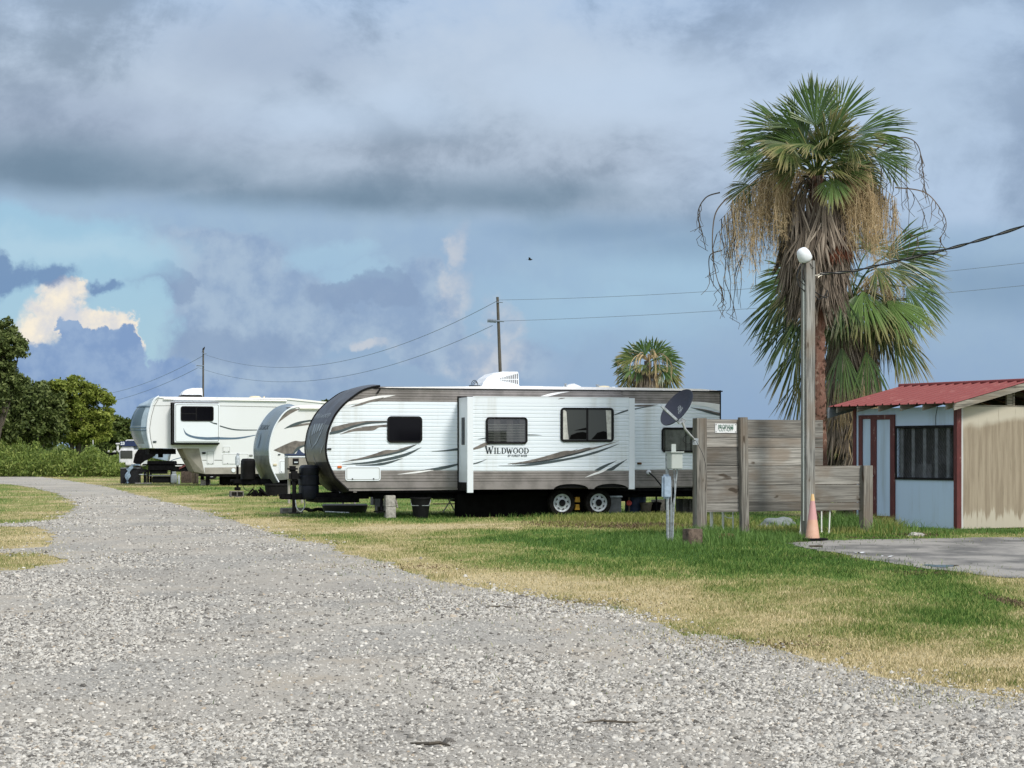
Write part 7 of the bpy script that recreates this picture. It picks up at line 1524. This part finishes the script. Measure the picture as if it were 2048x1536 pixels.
# ---------- distant palm behind the trailer
D3 = 110.0; pb3 = Vector(((1296-1024)/F*D3, D3, 0)); random.seed(3)
p3_ = build_palm('palm_tree', 'distant fan palm whose crown shows above the roof of the corrugated trailer', pb3, D3, None)
def L3(px, py, dy=0.0): p = P(px, py, D3); return Vector((p.x-pb3.x, dy, p.z))
ap3 = L3(1296, 722); mb = MB(); trunk(mb, [Vector((0, 0, -.05)), Vector((0, 0, 3)), ap3], [.34, .25, .2]); mb.build('trunk', 'bark', p3_)
CR3 = [(1262, 722, .1, -.9, 0, .1, 34, 55, 'frond'), (1330, 722, .1, .9, 0, .1, 34, 55, 'frond'), (1300, 725, -.8, .1, -.8, .2, 34, 60, 'frond'), (1275, 735, -.6, -.6, -.6, -.4, 34, 55, 'frond'), (1320, 738, -.6, .6, -.6, -.4, 34, 55, 'frond'), (1290, 712, -.3, -.25, -.2, 1, 38, 40, 'frond'), (1305, 712, -.2, .12, -.2, 1, 36, 40, 'frond'), (1312, 712, 0, .55, 0, .8, 38, 40, 'frond'), (1278, 715, 0, -.5, 0, .8, 36, 36, 'frond'), (1268, 718, -.2, -.9, -.2, .25, 34, 50, 'frondd'), (1322, 716, -.2, .9, -.2, .25, 34, 50, 'frond'), (1262, 738, -.2, -.7, -.2, -.5, 32, 50, 'frondd'), (1330, 735, -.2, .7, -.2, -.5, 34, 50, 'frondd'), (1262, 752, -.2, -.4, -.2, -.8, 32, 50, 'frondd'), (1335, 748, -.2, .5, -.2, -.8, 32, 50, 'frondd'), (1280, 720, .4, -.4, .8, .5, 36, 50, 'frond'), (1310, 720, .4, .4, .8, .5, 36, 50, 'frond'), (1285, 730, -.6, -.2, -.8, -.3, 28, 60, 'frondd'), (1310, 730, -.6, .2, -.8, -.3, 28, 60, 'frondd')]
mats = {'frond': MB(), 'frondd': MB()}
for (hx, hy, dpt, a, b, c_, L, spd, mt) in CR3: frond(mats[mt], L3(hx, hy, dpt), (a, b, c_), L*D3/F*1.25, spd+8, 20, .2, (0, -1, .5), wmul=1.3)
for mt, mb_ in mats.items(): mb_.build('crown', mt, p3_, attr='along')
fl = MB(); k3 = 24
for k in range(34):
    a_ = random.uniform(0, 6.28); rr_ = random.uniform(.6, 1.9); e = ap3+Vector((math.cos(a_)*rr_, math.sin(a_)*rr_, random.uniform(-.3, .5)-.15*rr_)); pth = curve_pts([ap3, (ap3+e)/2+Vector((0, 0, .45)), e, e+Vector((.1*math.cos(a_), 0, -random.uniform(.6, 1.6)))], 5); strand_ribbon(fl, pth, .022)
    for _ in range(2): q = pth[random.randint(6, len(pth)-1)]; strand_ribbon(fl, [q, q+Vector((random.uniform(-.1, .1), 0, -.5)), q+Vector((random.uniform(-.1, .1), 0, -random.uniform(.8, 1.3)))], .018)
fl.build('flower_strands', 'straw', p3_); sk = MB()
for k in range(60):
    a_ = random.uniform(0, 6.28); o_ = Vector((math.cos(a_), math.sin(a_), 0)); frond(sk, ap3+o_*.4+Vector((0, 0, -random.uniform(.2, 1.6))), tuple(o_*.6+Vector((0, 0, -1))), 1.2, 26, 9, .05, tuple(o_), wmul=1.0)
sk.build('dead_frond_skirt', 'dead', p3_)
# ================================================================== UTILITY POLES + LINES
def upole(px0, px1, ytop, D, r, lab, arm):
    bt = at(px1, D); tp_ = P(px0, ytop, D)-bt; o = thing('utility_pole', lab, 'utility pole', bt, 0, 'utility poles behind the trailers')
    mb = MB(); mb.tube([(0, 0, -.1), (tp_.x*.5, 0, tp_.z*.5), tuple(tp_)], [r*1.15, r, r*.78], 12); mb.build('post', 'pole', o, smooth=40)
    a0, a1 = P(arm[0], arm[2], D)-bt, P(arm[1], arm[3], D)-bt
    mb = MB(); mb.tube([(a0.x, -r, a0.z), (a1.x, -r, a1.z)], .05, 8); n = 7
    if arm[4]:
        for k in range(n): q = a0.lerp(a1, .03+.55*k/n); mb.lathe([(.05, -.04), (.13, -.03), (.13, .03), (.05, .04)], (q.x, -r, q.z), 'X', 12)
    mb.build('insulator_arm', 'wire', o); mb = MB(); mb.tube([(tp_.x-.05, -r, tp_.z-.35), (tp_.x+.35, -r, tp_.z-.36)], .03, 6); mb.build('bolt', 'wire', o); return o
upole(995, 1008, 594, 130, .115, 'nearer utility pole rising behind the air conditioner of the big trailer, leaning left', (975, 1008, 641, 643, True))
upole(406.5, 406, 700, 195, .10, 'farther utility pole rising behind the fifth wheel with a small bird on top', (393, 408, 731, 732, False))
def line(a, b, sag, r, lab, n=30):
    a = P(*a); b = P(*b); pts = [a.lerp(b, i/n)-Vector((0, 0, sag*4*(i/n)*(1-i/n))) for i in range(n+1)]; mb = MB(); mb.tube(pts, r, 4, cap=False); tag(mb.build('power_line', 'wire'), lab, 'power line')
line((994, 602, 130), (407, 708, 195), 2.6, .017, 'upper wire between the two utility poles')
line((985, 651, 130), (396, 735, 195), 2.4, .017, 'lower wire between the two utility poles')
line((405, 712, 195), (130, 792, 275), 1.3, .02, 'upper wire running left from the farther pole down to the trees'); line((395, 736, 195), (120, 810, 275), 1.2, .02, 'lower wire running left from the farther pole down to the trees')
line((996, 600, 130), (2500, 468, 96), .65, .014, 'upper wire running right from the nearer pole behind the palms'); line((1008, 642, 130), (2500, 522, 96), .45, .014, 'lower wire running right from the nearer pole behind the palms')
def bird(pos, s_, lab, wings=False):
    mb = MB(); mb.lathe([(0, -.10*s_), (.03*s_, -.07*s_), (.05*s_, 0), (.035*s_, .06*s_), (.028*s_, .09*s_), (0, .13*s_)], (0, 0, 0), 'X', 10)
    mb.add([(-.08*s_, -.02*s_, 0), (-.08*s_, .02*s_, 0), (-.2*s_, .03*s_, -.01), (-.2*s_, -.03*s_, -.01)], [(0, 1, 2, 3)])
    if wings: mb.add([(.05*s_, 0, .02), (-.05*s_, 0, .02), (-.08*s_, -.25*s_, .08*s_), (.0, -.25*s_, .08*s_), (-.08*s_, .25*s_, .08*s_), (.0, .25*s_, .08*s_)], [(0, 1, 2, 3), (0, 1, 4, 5)])
    o = mb.build('bird', 'bird', smooth=True); o.location = pos; tag(o, lab, 'bird'); return o
bird(P(1060, 519, 90), .9, 'tiny dark bird flying in the sky above the trailer', True)
o = bird(P(407, 698, 195), 2.0, 'small dark bird perched on top of the farther utility pole'); o.rotation_euler = (0, R(-60), 0)
# ================================================================== TREES
def leafcloud(name, parent, centers, mat, n, size, seed, flat=.6, z0=0.0):
    """leaf clumps: centres (x,y,z,rx,ry,rz) -> small quads through the volume with gaps"""
    g_ = np.random.default_rng(seed); C = np.array(centers, float); w_ = C[:, 3]*C[:, 4]*C[:, 5]; w_ = w_**.75; idx = g_.choice(len(C), n, p=w_/w_.sum())
    sub = g_.normal(size=(len(C), 40, 3)); sub /= np.linalg.norm(sub, axis=2, keepdims=True); sub *= (g_.random((len(C), 40, 1))**.33)
    j = g_.integers(0, 40, n); cen = sub[idx, j]*.9; d = g_.normal(size=(n, 3)); d /= np.linalg.norm(d, axis=1)[:, None]; d *= (g_.random((n, 1))**.5)*.30
    p = C[idx, :3]+(cen+d)*C[idx, 3:6]; p[:, 2] = np.maximum(p[:, 2], z0+.05)
    a = g_.normal(size=(n, 3)); a /= np.linalg.norm(a, axis=1)[:, None]; b = np.cross(a, g_.normal(size=(n, 3))); b /= np.linalg.norm(b, axis=1)[:, None]
    s_ = size*g_.uniform(.6, 1.4, (n, 1)); V = np.stack([p-a*s_, p+b*s_*.45, p+a*s_, p-b*s_*.45], 1).reshape(-1, 3)
    return npmesh(name, V, np.arange(4*n).reshape(-1, 4), mat, parent)
def tree(px, D, lab, clumps, mat, n, size, seed, trunks, name='tree', cat='tree'):
    bt = at(px, D); o = thing(name, lab, cat, bt); cs = []
    for (cx, cy, rx, ry, *dd_) in clumps:
        p = P(cx, cy, D)-bt; k = D/F; cs.append((p.x, (dd_[0] if dd_ else random.uniform(-1, 1)*rx*k*.5), p.z, rx*k, rx*k*.9, ry*k))
    leafcloud('crown', o, cs, mat, n, size, seed)
    mb = MB()
    for tr__ in trunks:
        pts = [P(x, y, D)-bt for x, y in tr__]; pts[0].z = max(-.1, min(pts[0].z, .2)); r0 = .22; mb.tube(curve_pts(pts, 4), [r0*(1-.75*i/(4*(len(pts)-1))) for i in range(4*(len(pts)-1)+1)], 7)
    for c_ in cs[::2]:
        b_ = Vector((c_[0]*.5, c_[1]*.5, c_[2]*.55)); mb.tube([b_, Vector(c_[:3])], [.08, .03], 5)
    mb.build('trunk', 'bark', o); return o
random.seed(21)
tree(-20, 132, 'tall dark sparse-topped tree at the left edge of the photo', [(-30, 690, 60, 44), (10, 668, 34, 22), (28, 690, 28, 20), (-5, 720, 44, 30), (40, 705, 22, 14), (5, 650, 16, 14), (-60, 730, 80, 60), (12, 745, 30, 26), (30, 770, 36, 24), (-20, 790, 70, 40), (0, 690, 30, 22), (45, 690, 14, 10), (18, 642, 10, 8)], 'leafdk', 26000, .14, 31, [[(-20, 930), (-15, 860), (-5, 780), (10, 690)], [(-18, 850), (15, 780), (35, 720)]])
tree(60, 148, 'broad dark green tree between the tall tree and the yellow-green one', [(20, 800, 60, 40), (60, 790, 46, 34), (90, 810, 46, 40), (40, 850, 60, 40), (0, 850, 60, 50), (80, 860, 50, 34), (110, 850, 30, 40), (20, 880, 60, 30)], 'leafdk', 30000, .15, 32, [[(55, 930), (58, 870), (60, 800)], [(58, 900), (85, 850), (90, 810)]])
tree(150, 150, 'bright yellow-green spreading tree in the middle of the left tree line', [(100, 785, 34, 24), (130, 775, 34, 20), (160, 785, 34, 24), (190, 790, 30, 20), (215, 800, 22, 12), (120, 815, 50, 30), (165, 825, 50, 30), (205, 835, 30, 24), (150, 860, 60, 30), (190, 865, 40, 24), (90, 840, 36, 34), (150, 762, 20, 12)], 'leafbr', 30000, .14, 33, [[(152, 935), (160, 880), (165, 820)], [(150, 930), (140, 870), (120, 800)], [(155, 920), (185, 860), (205, 820)]])
tree(228, 156, 'small rounded green tree at the right end of the tree line, by the fifth wheel', [(235, 850, 26, 18), (215, 868, 34, 24), (245, 870, 24, 24), (230, 890, 34, 20), (255, 850, 14, 14), (262, 870, 14, 20)], 'leafmd', 12000, .14, 34, [[(230, 935), (232, 890), (236, 855)]])
tree(662, 150, 'tree top just showing between the two nearer trailer roofs', [(655, 806, 12, 6), (668, 812, 12, 10), (645, 812, 10, 6), (670, 840, 30, 30), (690, 800, 18, 10)], 'leafdk', 2500, .2, 35, [[(662, 935), (660, 860), (660, 815)]])
# undergrowth in front of the trees
def band(name, pxs, D0_, D1_, n, hfun, mat, size, seed, lab, cat):
    g_ = np.random.default_rng(seed); D_ = g_.uniform(D0_, D1_, n); px = g_.uniform(pxs[0], pxs[1], n); x = (px-1024)/F*D_; f_ = fbm(x*.8, D_*.35, 4, seed); hmax = hfun(px)*(.12+1.75*np.clip(f_-.12, 0, 1)**1.2); z = g_.random(n)**.8*hmax
    p = np.stack([x, D_, z+.03], 1); a = g_.normal(size=(n, 3)); a[:, 2] = abs(a[:, 2])*1.4; a /= np.linalg.norm(a, axis=1)[:, None]; b = np.cross(a, g_.normal(size=(n, 3))); b /= np.linalg.norm(b, axis=1)[:, None]; s_ = size*g_.uniform(.5, 1.5, (n, 1))
    V = np.stack([p-a*s_, p+b*s_*.35, p+a*s_, p-b*s_*.35], 1).reshape(-1, 3); return tag(npmesh(name, V, np.arange(4*n).reshape(-1, 4), mat), lab, cat, kind='stuff')
band('tall_weeds', (-160, 250), 124, 142, 80000, lambda p: np.interp(p, [-160, 0, 90, 180, 250], [2.3, 2.2, 1.9, 1.6, 1.3]), 'weed', .115, 3, 'tall sunlit weeds and brush in front of the left trees', 'weeds')
band('far_brush', (-200, 520), 150, 200, 26000, lambda p: np.full_like(p, 2.6), 'leafmd', .24, 4, 'dark green brush behind the weeds on the left', 'brush')
band('far_treeline', (480, 2400), 230, 300, 30000, lambda p: np.full_like(p, 2.2), 'leafmd', .35, 5, 'low green brush line on the far side of the field behind the trailers', 'brush')
band('dry_reeds', (1340, 1420), 62, 70, 2600, lambda p: np.full_like(p, 1.1), 'weedy', .09, 6, 'pale tall reeds seen beyond the trailer rear beside the fence', 'reeds')
c = at(186, 140); mb = MB(); mb.tube([(0, 0, 0), (0, 0, CH+(HZ-880)/F*140)], .03, 6); o = mb.build('marker_stake', 'wht'); o.location = c; tag(o, 'thin pale stake standing in the tall weeds on the left', 'stake')
